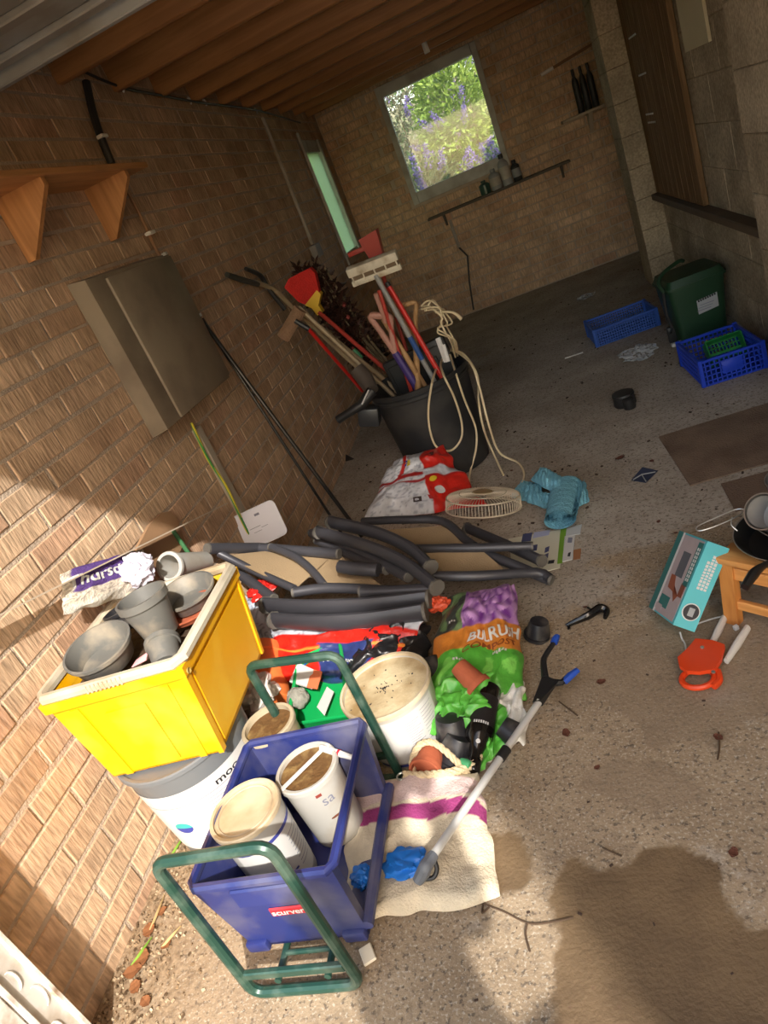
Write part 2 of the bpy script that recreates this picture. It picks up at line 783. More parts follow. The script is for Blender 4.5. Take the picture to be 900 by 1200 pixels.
def fl(u, v):
    p = Z(u, v, 0)
    return (p.x, p.y)


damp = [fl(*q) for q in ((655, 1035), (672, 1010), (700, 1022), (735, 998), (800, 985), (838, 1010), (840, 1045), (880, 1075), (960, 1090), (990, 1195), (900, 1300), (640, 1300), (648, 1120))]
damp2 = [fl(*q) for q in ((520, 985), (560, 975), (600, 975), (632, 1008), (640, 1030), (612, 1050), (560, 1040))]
smooth_ = [fl(*q) for q in ((640, 835), (700, 820), (765, 850), (775, 870), (860, 862), (900, 830), (960, 800), (980, 700), (900, 690), (760, 730), (690, 770))]
slab = [fl(*q) for q in ((690, 905), (725, 890), (790, 900), (815, 935), (770, 950), (720, 930), (680, 925))]
GX0, GX1, GY0, GY1 = -0.02, XR + .02, -0.6, YB + 0.05
xs = [GX0 + (GX1 - GX0) * i / 240 for i in range(241)]
ys = []
y = GY0
while y < GY1:
    ys.append(y)
    y += 0.010 if 0.6 < y < 1.5 else (0.02 if 0.3 < y < 2.3 else 0.07)
ys.append(GY1)
mb = MB()
cols = []
for y in ys:
    for x in xs:
        mb.v.append(Vector((x, y, 0)))
        n1 = noise.noise(Vector((x * 9, y * 9, 0))) * 0.035 + noise.noise(Vector((x * 30, y * 30, 2))) * 0.014
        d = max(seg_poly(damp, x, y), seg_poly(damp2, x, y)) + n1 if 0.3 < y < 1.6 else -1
        e = max(seg_poly(smooth_, x, y), seg_poly(slab, x, y) * 1.0) + n1 * 1.4 if 0.9 < y < 2.4 else -1
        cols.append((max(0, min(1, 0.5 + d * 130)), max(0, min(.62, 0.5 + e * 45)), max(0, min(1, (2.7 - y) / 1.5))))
nx = len(xs)
for j in range(len(ys) - 1):
    for i in range(nx - 1):
        mb.f.append((j * nx + i, j * nx + i + 1, (j + 1) * nx + i + 1, (j + 1) * nx + i))
mb.c = cols


def floor_material():
    m = bpy.data.materials.new('worn_concrete')
    m.use_nodes = True
    nt = m.node_tree
    b = nt.nodes['Principled BSDF']
    N = nt.nodes.new
    L = nt.links.new
    at = N('ShaderNodeAttribute')
    at.attribute_name = 'Col'
    sp = N('ShaderNodeSeparateColor')
    L(at.outputs['Color'], sp.inputs[0])
    ge = N('ShaderNodeNewGeometry')

    def nzz(scale, detail=6, rough=0.55):
        q = N('ShaderNodeTexNoise')
        q.inputs['Scale'].default_value = scale
        q.inputs['Detail'].default_value = detail
        q.inputs['Roughness'].default_value = rough
        L(ge.outputs['Position'], q.inputs['Vector'])
        return q.outputs['Fac']

    def rng(x, a, b_, c=0.0, d=1.0):
        q = N('ShaderNodeMapRange')
        q.inputs[1].default_value = a
        q.inputs[2].default_value = b_
        q.inputs[3].default_value = c
        q.inputs[4].default_value = d
        L(x, q.inputs[0])
        return q.outputs[0]

    def mixc(f, a, b_, mode='MIX'):
        q = N('ShaderNodeMix')
        q.data_type = 'RGBA'
        q.blend_type = mode
        for s, val in ((0, f), (6, a), (7, b_)):
            if isinstance(val, (tuple, float, int)):
                q.inputs[s].default_value = (*val, 1) if isinstance(val, tuple) else val
            else:
                L(val, q.inputs[s])
        return q.outputs[2]
    base = mixc(rng(nzz(3.0), 0.35, 0.65), (0.355, 0.305, 0.25), (0.49, 0.43, 0.365))
    base = mixc(rng(nzz(1.1, 8), 0.5, 0.68), base, (0.29, 0.235, 0.18))
    # brown soil staining towards the doorway where rain and feet bring it in
    brown = mixc(rng(nzz(7, 8), 0.3, 0.7), (0.25, 0.175, 0.105), (0.37, 0.275, 0.175))
    f = N('ShaderNodeMath')
    f.operation = 'MULTIPLY_ADD'
    L(sp.outputs[2], f.inputs[0])
    f.inputs[1].default_value = 0.30
    L(nzz(2.6, 9, .62), f.inputs[2])
    base = mixc(rng(f.outputs[0], 0.62, 0.70, 0.0, 0.9), base, brown)
    base = mixc(rng(nzz(80, 3), 0.56, 0.64, 0.0, 0.75), base, (0.09, 0.07, 0.055))
    base = mixc(rng(nzz(150, 2), 0.56, 0.66, 0.0, 0.6), base, (0.55, 0.49, 0.40))
    base = mixc(rng(nzz(34, 5, .65), 0.53, 0.64, 0.0, 0.5), base, (0.20, 0.15, 0.105))
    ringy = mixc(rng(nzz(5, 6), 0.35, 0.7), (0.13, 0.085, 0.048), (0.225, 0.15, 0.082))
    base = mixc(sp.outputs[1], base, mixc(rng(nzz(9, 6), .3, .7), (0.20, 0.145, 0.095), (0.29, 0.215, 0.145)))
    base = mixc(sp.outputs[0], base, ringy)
    vo = N('ShaderNodeTexVoronoi')
    vo.inputs['Scale'].default_value = 26
    L(ge.outputs['Position'], vo.inputs['Vector'])
    base = mixc(rng(vo.outputs['Distance'], 0.05, 0.11, 0.5, 0.0), base, (0.13, 0.075, 0.05))
    sx = N('ShaderNodeSeparateXYZ')
    L(ge.outputs['Position'], sx.inputs[0])
    ex = N('ShaderNodeMath')
    ex.operation = 'MULTIPLY'
    L(rng(sx.outputs[0], 0.10, 0.42, 1.0, 0.0), ex.inputs[0])
    L(rng(sx.outputs[1], 1.2, 2.4, 1.0, 0.25), ex.inputs[1])
    ey = N('ShaderNodeMath')
    ey.operation = 'MULTIPLY'
    L(ex.outputs[0], ey.inputs[0])
    L(rng(nzz(16, 8, .7), 0.38, 0.55, 0.25, 1.0), ey.inputs[1])
    base = mixc(ey.outputs[0], base, mixc(rng(nzz(60, 4), .35, .65), (0.13, 0.085, 0.05), (0.33, 0.24, 0.15)))
    L(base, b.inputs['Base Color'])
    rr = rng(sp.outputs[0], 0, 1, 0.92, 0.6)
    L(rr, b.inputs['Roughness'])
    b.inputs['Specular IOR Level'].default_value = 0.3
    bp = N('ShaderNodeBump')
    bp.inputs['Strength'].default_value = 0.45
    bp.inputs['Distance'].default_value = 0.006
    ad = N('ShaderNodeMath')
    ad.operation = 'ADD'
    L(nzz(90, 5), ad.inputs[0])
    sc = N('ShaderNodeMath')
    sc.operation = 'MULTIPLY'
    sc.inputs[1].default_value = -0.5
    L(sp.outputs[0], sc.inputs[0])
    L(sc.outputs[0], ad.inputs[1])
    L(ad.outputs[0], bp.inputs['Height'])
    L(bp.outputs[0], b.inputs['Normal'])
    return m


m_floor = floor_material()
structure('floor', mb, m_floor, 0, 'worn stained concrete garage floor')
mb = MB()
mb.box((1.2, -4.62, -0.05), (14, 8.0, 0.09))
structure('driveway', mb, mat('drive_concrete', (0.42, 0.38, 0.33), 0.9, var=0.2, scale=3, bump=0.3), 0)

# ceiling ------------------------------------------------------------
m_deck = wood('deck_boards', (0.11, 0.060, 0.030), (0.20, 0.115, 0.060), along=1, scale=2.0)
m_joist = wood('joist_timber', (0.34, 0.15, 0.050), (0.48, 0.225, 0.080), along=0, scale=2.5)
mb = MB()
mb.box((XR / 2, (YF + YB) / 2, HC + 0.08), (XR + .5, YB - YF + .5, 0.10))
ceiling = structure('ceiling', mb, mat('roof_felt', (0.05, 0.05, 0.05), 0.95), 0, 'dark timber board ceiling on sawn joists')
nb = 16
for i in range(nb):
    w = (XR + .1) / nb
    b_ = MB()
    b_.box((0, 0, 0), (w - 0.006, YB - YF, 0.02))
    o = part('ceiling_board', b_, m_deck, ceiling, 0)
    o.location = (-0.05 + w * (i + .5), (YF + YB) / 2, HC + 0.012 + rnd(-.002, .002))
jm = None
y = 2.42
jb = MB()
jb.rbox((0, 0, 0), (XR + .04, 0.047, 0.152), 0.003, 1)
jme = mesh_of(jb, 'joist', 50)
jme.materials.append(m_joist)
for i in range(-3, 11):
    o = bpy.data.objects.new('joist', jme)
    o.location = (XR / 2, 2.42 + 0.45 * i, 2.258)
    link(o, ceiling)

# up-and-over door, raised flat under the ceiling --------------------
m_door = mat('galvanised_door', (0.42, 0.43, 0.42), 0.5, metal=0.4, var=0.2, scale=5, dirt=(0.30, 0.28, 0.24), damt=0.4)
door = MB()
door.box((1.24, 1.365, 2.112), (2.28, 1.73, 0.012))
d1 = structure('door_1', door, m_door, 0, 'grey ribbed up-and-over garage door raised under the joists')
for i in range(9):
    b_ = MB()
    b_.rbox((1.24, 0.62 + i * 0.19, 2.097), (2.26, 0.05, 0.02), 0.004, 1)
    part('rib', b_, m_door, d1)
for y in (0.515, 2.215):
    b_ = MB()
    b_.rbox((1.24, y, 2.092), (2.30, 0.03, 0.055), 0.004, 1)
    part('edge_channel', b_, m_door, d1)
for x in (0.10, 2.38):
    b_ = MB()
    b_.rbox((x, 1.365, 2.092), (0.03, 1.73, 0.05), 0.004, 1)
    part('edge_channel', b_, m_door, d1)

# door frame post (peeling white paint), left jamb -------------------
m_white = mat('peeling_white_paint', (0.80, 0.78, 0.74), 0.6, var=0.06, dirt=(0.30, 0.20, 0.13), damt=0.25, dscale=14)
m_ply = mat('weathered_post', (0.62, 0.60, 0.56), 0.7, var=0.12, scale=9, dirt=(0.33, 0.25, 0.17), damt=0.45, dscale=10)
mb = MB()
mb.box((0.035, 0.645, 1.06), (0.09, 0.155, 2.12))
t1 = structure('trim_1', mb, m_ply, 0, 'peeling white painted door post in the doorway')
for (x, y, sx, sy) in ((0.082, 0.716, 0.014, 0.012), (0.084, 0.650, 0.012, 0.012)):
    b_ = MB()
    b_.rbox((x, y, 1.06), (sx, sy, 2.12), 0.002, 1)
    part('edge_bead', b_, m_white, t1)
b_ = MB()
b_.rbox((0.083, 0.605, 1.06), (0.010, 0.07, 2.12), 0.002, 1)
part('face_board', b_, m_white, t1)
for zc_, yc_, rr_ in ((.16, .672, .016), (.25, .690, .020), (.33, .676, .017), (.47, .686, .022)):
    b_ = MB()
    b_.tube([Vector((.0815, yc_ + math.cos(a) * rr_ * .7, zc_ + math.sin(a) * rr_ * 1.6)) for a in [x * PI / 7 - PI / 2 for x in range(8)]], [.001, .002, .003, .003, .003, .003, .002, .001], 6)
    part('paint_curl', b_, m_white, t1)
mb = MB()
mb.box((XR - 0.0, 0.655, 1.06), (0.09, 0.155, 2.12))
structure('trim_2', mb, m_ply, 0, 'white painted door post by the block wall')

# windows -------------------------------------------------------------


def glass_material():
    m = bpy.data.materials.new('dusty_glass')
    m.use_nodes = True
    nt = m.node_tree
    nt.nodes.clear()
    N = nt.nodes.new
    L = nt.links.new
    out = N('ShaderNodeOutputMaterial')
    tr = N('ShaderNodeBsdfTransparent')
    tr.inputs[0].default_value = (0.95, 0.97, 0.96, 1)
    gl = N('ShaderNodeBsdfGlossy')
    gl.inputs['Roughness'].default_value = 0.04
    fr = N('ShaderNodeFresnel')
    m1 = N('ShaderNodeMixShader')
    L(fr.outputs[0], m1.inputs[0])
    L(tr.outputs[0], m1.inputs[1])
    L(gl.outputs[0], m1.inputs[2])
    df = N('ShaderNodeBsdfDiffuse')
    df.inputs[0].default_value = (0.6, 0.6, 0.57, 1)
    tl = N('ShaderNodeBsdfTranslucent')
    tl.inputs[0].default_value = (0.6, 0.6, 0.57, 1)
    m0 = N('ShaderNodeMixShader')
    L(df.outputs[0], m0.inputs[1])
    L(tl.outputs[0], m0.inputs[2])
    m2 = N('ShaderNodeMixShader')
    nz = N('ShaderNodeTexNoise')
    nz.inputs['Scale'].default_value = 7
    nz.inputs['Detail'].default_value = 6
    mr = N('ShaderNodeMapRange')
    mr.inputs[3].default_value = 0.02
    mr.inputs[4].default_value = 0.16
    L(nz.outputs['Fac'], mr.inputs[0])
    L(mr.outputs[0], m2.inputs[0])
    L(m1.outputs[0], m2.inputs[1])
    L(m0.outputs[0], m2.inputs[2])
    L(m2.outputs[0], out.inputs[0])
    return m


m_glass = glass_material()
m_frost = bpy.data.materials.new('frosted_glass')
m_frost.use_nodes = True
nt = m_frost.node_tree
nt.nodes.clear()
fo = nt.nodes.new('ShaderNodeOutputMaterial')
f1 = nt.nodes.new('ShaderNodeBsdfTranslucent')
f1.inputs[0].default_value = (0.50, 0.60, 0.42, 1)
f2 = nt.nodes.new('ShaderNodeBsdfTransparent')
f2.inputs[0].default_value = (0.55, 0.66, 0.50, 1)
f3 = nt.nodes.new('ShaderNodeMixShader')
f3.inputs[0].default_value = 0.45
nt.links.new(f1.outputs[0], f3.inputs[1])
nt.links.new(f2.outputs[0], f3.inputs[2])
nt.links.new(f3.outputs[0], fo.inputs[0])
m_frame = mat('window_paint', (0.46, 0.47, 0.45), 0.5, var=0.08, dirt=(0.3, 0.28, 0.25), damt=0.3)
ix0, ix1, iz0, iz1 = 0.645, 1.488, 1.254, 2.098
mb = MB()
mb.box(((W2[0] + ix0) / 2, YB + .045, (W2[2] + W2[3]) / 2), (ix0 - W2[0], 0.10, W2[3] - W2[2]))
w2 = structure('window_2', mb, m_frame, 0, 'square fixed window onto the garden')
for c, s in ((((W2[1] + ix1) / 2, YB + .045, (W2[2] + W2[3]) / 2), (W2[1] - ix1, 0.10, W2[3] - W2[2])),
             (((ix0 + ix1) / 2, YB + .045, (W2[2] + iz0) / 2), (ix1 - ix0, 0.10, iz0 - W2[2])),
             (((ix0 + ix1) / 2, YB + .045, (W2[3] + iz1) / 2), (ix1 - ix0, 0.10, W2[3] - iz1))):
    b_ = MB()
    b_.rbox(c, s, 0.004, 1)
    part('frame_rail', b_, m_frame, w2)
b_ = MB()
b_.box(((ix0 + ix1) / 2, YB + .055, (iz0 + iz1) / 2), (ix1 - ix0 + .01, 0.005, iz1 - iz0 + .01))
part('pane', b_, m_glass, w2, 0)

mb = MB()
mb.box((-0.05, W1[0] + .02, (W1[2] + W1[3]) / 2), (0.10, 0.04, W1[3] - W1[2]))
w1 = structure('window_1', mb, m_frame, 0, 'narrow side window beside the far corner')
for c, s in (((-0.05, W1[1] - .02, (W1[2] + W1[3]) / 2), (0.10, 0.04, W1[3] - W1[2])),
             ((-0.05, (W1[0] + W1[1]) / 2, W1[2] + .02), (0.10, W1[1] - W1[0], 0.04)),
             ((-0.05, (W1[0] + W1[1]) / 2, W1[3] - .05), (0.10, W1[1] - W1[0], 0.10)),
             ((0.012, W1[1] - .04, (W1[2] + W1[3]) / 2), (0.02, 0.06, W1[3] - W1[2])),
             ((0.012, W1[0] - .01, (W1[2] + W1[3]) / 2), (0.02, 0.03, W1[3] - W1[2] + .1))):
    b_ = MB()
    b_.rbox(c, s, 0.003, 1)
    part('frame_rail', b_, m_frame, w1)
b_ = MB()
b_.box((-0.025, (W1[0] + W1[1]) / 2, (W1[2] + W1[3]) / 2), (0.005, W1[1] - W1[0], W1[3] - W1[2]))
part('pane', b_, m_frost, w1, 0, label='frosted pale green pane')

# outdoors ------------------------------------------------------------
m_house = masonry('house_brick', brick_ramp, grain=(1, 1, .2), bump=0.5, fine=60)
mb = MB()
HX, HY = 3.235, -2.9
mb.box((HX + 2.0, (HY + 0.55) / 2, 2.5), (4.0, 0.55 - HY, 5.0))
house = structure('wall_house', mb, m_mortar, 0, 'house side wall standing forward of the garage')
hb = MB()
zz = 0.0
k = 0
while zz < 5.0:
    y = HY + (0.1125 if k % 2 else 0.0)
    while y < 0.3:
        hb.box((HX - 0.004, y + 0.107, zz + 0.0375), (0.012, 0.214, 0.064))
        y += 0.225
    zz += 0.075
    k += 1
part('brick_courses', hb, m_house, house, 0, kind='stuff')
# ------------------------------------------------------------------ garden seen through the windows
def leaf_mass(n, shape, size, seed, up=0.3):
    """many small pointed leaves in a crown given by shape(rng) -> (point, outward)"""
    rng = random.Random(seed)
    mb = MB()
    for i in range(n):
        p, o = shape(rng)
        a = Vector((rng.gauss(0, 1), rng.gauss(0, 1), rng.gauss(0, 1) + up)).normalized()
        d = (o * 0.9 + a * 0.8).normalized()
        s = d.cross(Vector((rng.gauss(0, 1), rng.gauss(0, 1), rng.gauss(0, 1)))).normalized()
        L = size * rng.uniform(.7, 1.4)
        w = L * 0.22
        q = p + d * L
        mid = p + d * L * .45 + d.cross(s) * L * 0.06
        mb.add([p, mid + s * w, q, mid - s * w], [(0, 1, 2, 3)])
    return mb


def blob(c, r, squash=(1, 1, 1)):
    c = Vector(c)

    def f(rng):
        d = Vector((rng.gauss(0, 1), rng.gauss(0, 1), rng.gauss(0, 1))).normalized()
        k = rng.uniform(.35, 1) ** .5
        lump = 1 + .25 * noise.noise(d * 2.3 + c)
        p = Vector((d.x * squash[0], d.y * squash[1], d.z * squash[2])) * (r * k * lump)
        return c + p, d
    return f


def leafmat(name, a, b):
    m = bpy.data.materials.new(name)
    m.use_nodes = True
    nt = m.node_tree
    bs = nt.nodes['Principled BSDF']
    N = nt.nodes.new
    L = nt.links.new
    ge = N('ShaderNodeNewGeometry')
    mx = N('ShaderNodeMix')
    mx.data_type = 'RGBA'
    L(ge.outputs['Random Per Island'], mx.inputs[0])
    mx.inputs[6].default_value = (*a, 1)
    mx.inputs[7].default_value = (*b, 1)
    L(mx.outputs[2], bs.inputs['Base Color'])
    bs.inputs['Roughness'].default_value = 0.5
    tl = N('ShaderNodeBsdfTranslucent')
    L(mx.outputs[2], tl.inputs[0])
    ms = N('ShaderNodeMixShader')
    ms.inputs[0].default_value = 0.3
    L(bs.outputs[0], ms.inputs[1])
    L(tl.outputs[0], ms.inputs[2])
    L(ms.outputs[0], nt.nodes['Material Output'].inputs[0])
    return m


m_leaf = leafmat('bush_leaf', (0.07, 0.13, 0.045), (0.20, 0.28, 0.10))
m_leaf2 = leafmat('dark_leaf', (0.025, 0.07, 0.025), (0.06, 0.13, 0.045))
m_leaf3 = leafmat('dry_grass', (0.20, 0.20, 0.12), (0.40, 0.38, 0.27))
m_leaf4 = leafmat('bright_leaf', (0.16, 0.27, 0.04), (0.34, 0.45, 0.09))
m_purple = leafmat('flower_petal', (0.16, 0.11, 0.40), (0.34, 0.26, 0.60))
m_stem = mat('bush_stem', (0.16, 0.12, 0.07), 0.9)
mb = MB()


def bank(s, t):
    x = -9 + 18 * s
    y = 7.45 + 12 * t
    return Vector((x, y, -0.02 + max(0, (y - 10.5)) * 0.33 + noise.noise(Vector((x, y, 0))) * .06))


mb.grid(bank, 40, 30)
structure('garden_ground', mb, mat('grass_bank', (0.20, 0.24, 0.10), 0.95, var=0.4, scale=2, dirt=(0.30, 0.27, 0.17), damt=.5, dscale=1.2, bump=.5, bscale=30), 30)


def shrub(name, label, c, r, n, size, m, sq=(1, 1, 1), flowers=0, seed=1):
    t = thing(name, label, 'shrub', (c[0], c[1], 0 if c[1] < 10.5 else (c[1] - 10.5) * .33 - .02))
    g = t.location
    part('foliage', leaf_mass(n, blob(c, r, sq), size, seed), m, t, 0, world=True, kind='stuff')
    rng = random.Random(seed + 50)
    for i in range(5):
        b_ = MB()
        a = rng.uniform(0, 6.3)
        e = Vector(c) + Vector((math.cos(a) * r * .6 * sq[0], math.sin(a) * r * .6 * sq[1], r * .3))
        b_.tube([g + Vector((math.cos(a) * .05, math.sin(a) * .05, -.05)), (g + e) / 2 + Vector((0, 0, .1)), e], [.018, .012, .005], 6, smooth=4)
        part('stem', b_, m_stem, t, world=True)
    for i in range(flowers):
        a = rng.uniform(PI, 2 * PI)
        h = rng.uniform(-.75, .8)
        k = math.sqrt(1 - h * h)
        d = Vector((math.cos(a) * k * 1.0, math.sin(a) * k, h))
        p = Vector(c) + Vector((d.x * sq[0], d.y * sq[1], d.z * sq[2])) * (r * .95)
        ax = (d + Vector((0, 0, .9))).normalized()

        def spike(rg, p=p, ax=ax):
            s = rg.uniform(0, 1)
            o = Vector((rg.gauss(0, 1), rg.gauss(0, 1), rg.gauss(0, 1))).normalized()
            return p + ax * (s * .24) + o * (.036 * (1 - s * .75)), o
        part('flower_spike', leaf_mass(110, spike, .03, seed * 31 + i), m_purple, t, 0, world=True, kind='stuff')
    return t


shrub('flowering_shrub', 'loose bush with purple flower spikes low behind the square window', (0.55, 8.95, 1.02), 0.60, 3600, 0.07, m_leaf, (.95, .72, .92), 40, 3)
shrub('flowering_shrub', 'tall bright green bush with few purple spikes at the middle of the window', (1.10, 10.25, 1.85), 0.70, 3800, 0.085, m_leaf4, (.70, .68, 1.1), 12, 4)
shrub('flowering_shrub', 'pale dusty bush with faded purple spikes filling the upper window', (0.35, 11.75, 2.25), 0.95, 6000, 0.08, m_leaf3, (1.05, .70, 1.0), 22, 5)
shrub('conifer', 'dark green evergreen crown behind the window edge', (1.98, 11.75, 2.4), 0.85, 6000, 0.07, m_leaf2, (.55, .75, 1.6), 0, 6)
shrub('flowering_shrub', 'low purple flowering bush at the foot of the window view', (1.52, 8.95, 0.98), 0.42, 2200, 0.06, m_leaf, (.74, .8, .9), 22, 8)
shrub('hedge_bush', 'pale green bush outside the narrow side window', (-0.95, 10.3, 1.3), 0.78, 4000, 0.07, m_leaf4, (1.0, .85, 1.2), 0, 7)
shrub('garden_tree', 'wide leafy tree at the top of the garden bank', (0.6, 14.2, 3.3), 2.0, 7000, 0.13, m_leaf, (1.7, .7, .95), 0, 9)

# ------------------------------------------------------------------ fixtures on the left wall
m_pine = wood('orange_pine', (0.34, 0.15, 0.050), (0.48, 0.225, 0.080), along=1, scale=3)
m_pine2 = wood('orange_pine_bracket', (0.34, 0.15, 0.050), (0.48, 0.225, 0.080), along=2, scale=3)
zt = W(0, 205, 'x', .19).z
sh = thing('wall_shelf', 'orange pine shelf board on triangular brackets above the meter cabinet', 'shelf', (0.0, 2.6, zt))
b_ = MB()
y_end = W(172, 197, 'x', 0.0).y
y_end = W(172, 197, 'x', 0.19).y
b_.rbox((0.10, (1.7 + y_end) / 2, zt), (0.20, y_end - 1.7, 0.020), 0.003, 1)
part('shelf_board', b_, m_pine, sh, world=True)
for yb in (W(38, 306, 'x', .01).y - .011, W(133, 281, 'x', .01).y - .011):
    b_ = MB()
    pts = [Vector((0.002, yb, zt - .01)), Vector((0.185, yb, zt - .01)), Vector((0.185, yb, zt - .035)), Vector((0.03, yb, zt - .20)), Vector((0.002, yb, zt - .20))]
    b_.poly(pts, 0.022, Vector((0, 1, 0)))
    part('bracket', b_, m_pine2, sh, world=True)

m_box = mat('beige_meter_cabinet', (0.245, 0.195, 0.135), 0.55, var=0.06, scale=4, dirt=(0.17, 0.13, 0.09), damt=.2)
bx0, by0, by1, bz0, bz1 = 0.0, 2.30, 2.78, 0.90, 1.54
mc = thing('meter_cabinet', 'beige meter cabinet with a hinged flat door on the brick wall', 'cabinet', (0, 2.55, 0.9))
DX = 0.14
c1 = W(128, 323, 'x', DX)
c2 = W(200, 300, 'x', DX)
c3 = W(272, 437, 'x', DX)
c4 = W(214, 489, 'x', DX)
y0, y1 = (c1.y + c4.y) / 2, (c2.y + c3.y) / 2
z0, z1 = (c3.z + c4.z) / 2, (c1.z + c2.z) / 2
l1 = W(88, 308, 'x', 0.07)
yl = l1.y
b_ = MB()
b_.hexa([Vector((0.0, yl, z0 - .03)), Vector((0.0, y1, z0 - .03)), Vector((DX - .012, y1, z0 - .01)), Vector((0.07, yl, z0 - .02))],
        [Vector((0.0, yl, z1 + .03)), Vector((0.0, y1, z1 + .03)), Vector((DX - .012, y1, z1 + .01)), Vector((0.07, yl, z1 + .02))])
part('body', b_, m_box, mc, 0, world=True)
b_ = MB()
b_.rbox((DX - .010, (y0 + y1) / 2, (z0 + z1) / 2), (0.012, y1 - y0, z1 - z0), 0.004, 2)
cd = part('cabinet_door', b_, m_box, mc, world=True)
b_ = MB()
b_.rbox((DX + .006, y1 - .02, (z0 + z1) / 2 + .01), (0.008, 0.012, 0.014), 0.002, 1)
part('latch', b_, mat('steel', (0.6, 0.6, 0.58), 0.35, metal=.9), cd).location = -Vector(mc.location)
b_ = MB()
b_.rbox((DX - .012, y1 - .03, z1 + .012), (0.02, 0.02, 0.012), 0.002, 1)
part('hinge', b_, MATS['steel'], mc, world=True)

m_blackpvc = mat('black_conduit', (0.025, 0.024, 0.024), 0.5)
m_greypvc = mat('grey_conduit', (0.42, 0.39, 0.35), 0.6, var=.12, dirt=(.3, .25, .2), damt=.4)
m_clip = mat('white_clip', (0.75, 0.73, 0.70), 0.5)
t = thing('supply_cable', 'black armoured cable clipped from the ceiling to the meter cabinet', 'cable', (0.02, 3.0, 1.55))
b_ = MB()
P = [W(101, 96, 'x', .03), W(108, 128, 'x', .025), W(118, 160, 'x', .025), W(131, 192, 'x', .022)]
b_.tube(P, .016, 10, smooth=6)
part('cable', b_, m_blackpvc, t, world=True)
b_ = MB()
b_.tube([W(131, 192, 'x', .02), W(158, 240, 'x', .018), W(183, 292, 'x', .02), W(188, 300, 'x', .04)], .007, 8, smooth=5)
part('copper_wire', b_, mat('copper_brown', (.38, .22, .12), .5, metal=.4), t, world=True)
for (u, v) in ((120, 160), (176, 273)):
    b_ = MB()
    p = W(u, v, 'x', .03)
    b_.rbox(p, (.03, .05, .014), .004, 2)
    part('clip', b_, m_clip, t, world=True)
t = thing('ceiling_cable', 'thin dark cable run along the top of the brick wall', 'cable', (0.02, 4.2, 2.15))
b_ = MB()
b_.tube([W(u, v, 'x', .02) for u, v in ((45, 68), (88, 80), (142, 102), (190, 112), (240, 121), (300, 129), (352, 144))], .006, 6, smooth=5)
part('cable', b_, m_blackpvc, t, world=True)
for (u, v) in ((88, 83), (142, 103), (240, 120), (300, 130), (222, 118)):
    p = W(u, v, 'x', .015)
    b_ = MB()
    b_.tube([p + Vector((0, math.cos(a) * .016, math.sin(a) * .016)) for a in [x * PI / 5 - 1.2 for x in range(7)]], .005, 6)
    part('hook_clip', b_, m_clip, t, world=True)
t = thing('conduit', 'pale grey vertical conduit pipe ending at a socket box', 'conduit', (0.02, 5.4, 1.2))
b_ = MB()
b_.tube([W(308, 138, 'x', .02), W(366, 286, 'x', .02)], .013, 10)
part('pipe', b_, m_greypvc, t, world=True)
b_ = MB()
b_.rbox(W(371, 294, 'x', .03), (.05, .15, .09), .006, 2)
part('socket_box', b_, mat('grey_box', (.26, .24, .22), .6), t, world=True)
t = thing('cable_trunking', 'beige trunking with a yellow and green earth wire below the meter cabinet', 'trunking', (0.0, 2.5, 0.0))
pa, pb = W(226, 503, 'x', 0.0), W(283, 615, 'x', 0.0)
yy = (pa.y + pb.y) / 2 + .015
b_ = MB()
b_.rbox((.013, yy, (pa.z + .12) / 2), (.026, .05, pa.z - .12), .004, 1)
part('trunking', b_, mat('beige_trunking', (.42, .36, .28), .6, var=.1), t, world=True)
b_ = MB()
b_.tube([Vector((.03, yy - .043, .9)), Vector((.022, yy - .05, .74)), Vector((.03, yy - .04, .6)), Vector((.022, yy - .048, .4)), Vector((.022, yy - .045, .14))], .006, 8, smooth=6)


def stripe_mat():
    m = bpy.data.materials.new('yellow_green_wire')
    m.use_nodes = True
    nt = m.node_tree
    b = nt.nodes['Principled BSDF']
    wv = nt.nodes.new('ShaderNodeTexWave')
    wv.inputs['Scale'].default_value = 18
    tc = nt.nodes.new('ShaderNodeTexCoord')
    nt.links.new(tc.outputs['Object'], wv.inputs['Vector'])
    cr = nt.nodes.new('ShaderNodeValToRGB')
    cr.color_ramp.interpolation = 'CONSTANT'
    cr.color_ramp.elements[0].color = (.62, .52, .04, 1)
    cr.color_ramp.elements[1].position = .72
    cr.color_ramp.elements[1].color = (.05, .25, .06, 1)
    nt.links.new(wv.outputs['Fac'], cr.inputs[0])
    nt.links.new(cr.outputs[0], b.inputs['Base Color'])
    return m


part('earth_wire', b_, stripe_mat(), t, world=True)

# black rods leaning on the wall
m_rod = mat('black_steel_rod', (0.03, 0.028, 0.027), 0.35, metal=.6)
for i, (a, b, za, lab) in enumerate((((237, 373), (388, 606), .02, 'black steel rod leaning on the wall past the meter cabinet, thinner of two'),
                                 ((240, 380), (408, 607), .03, 'black steel rod leaning on the wall past the meter cabinet, thicker of two'))):
    top = W(a[0], a[1], 'x', .025 + .03 * i)
    # foot on the floor along the same sight line
    ft = Z(b[0], b[1], .12)
    dirv = (ft - top)
    foot = top + dirv * (top.z - .006) / (top.z - ft.z)
    b_ = MB()
    b_.tube([foot, top], .0095 if i else .007, 10)
    single('metal_rod', b_, m_rod, lab, 'rod', foot, group='rods leaning by the cabinet', world=True)

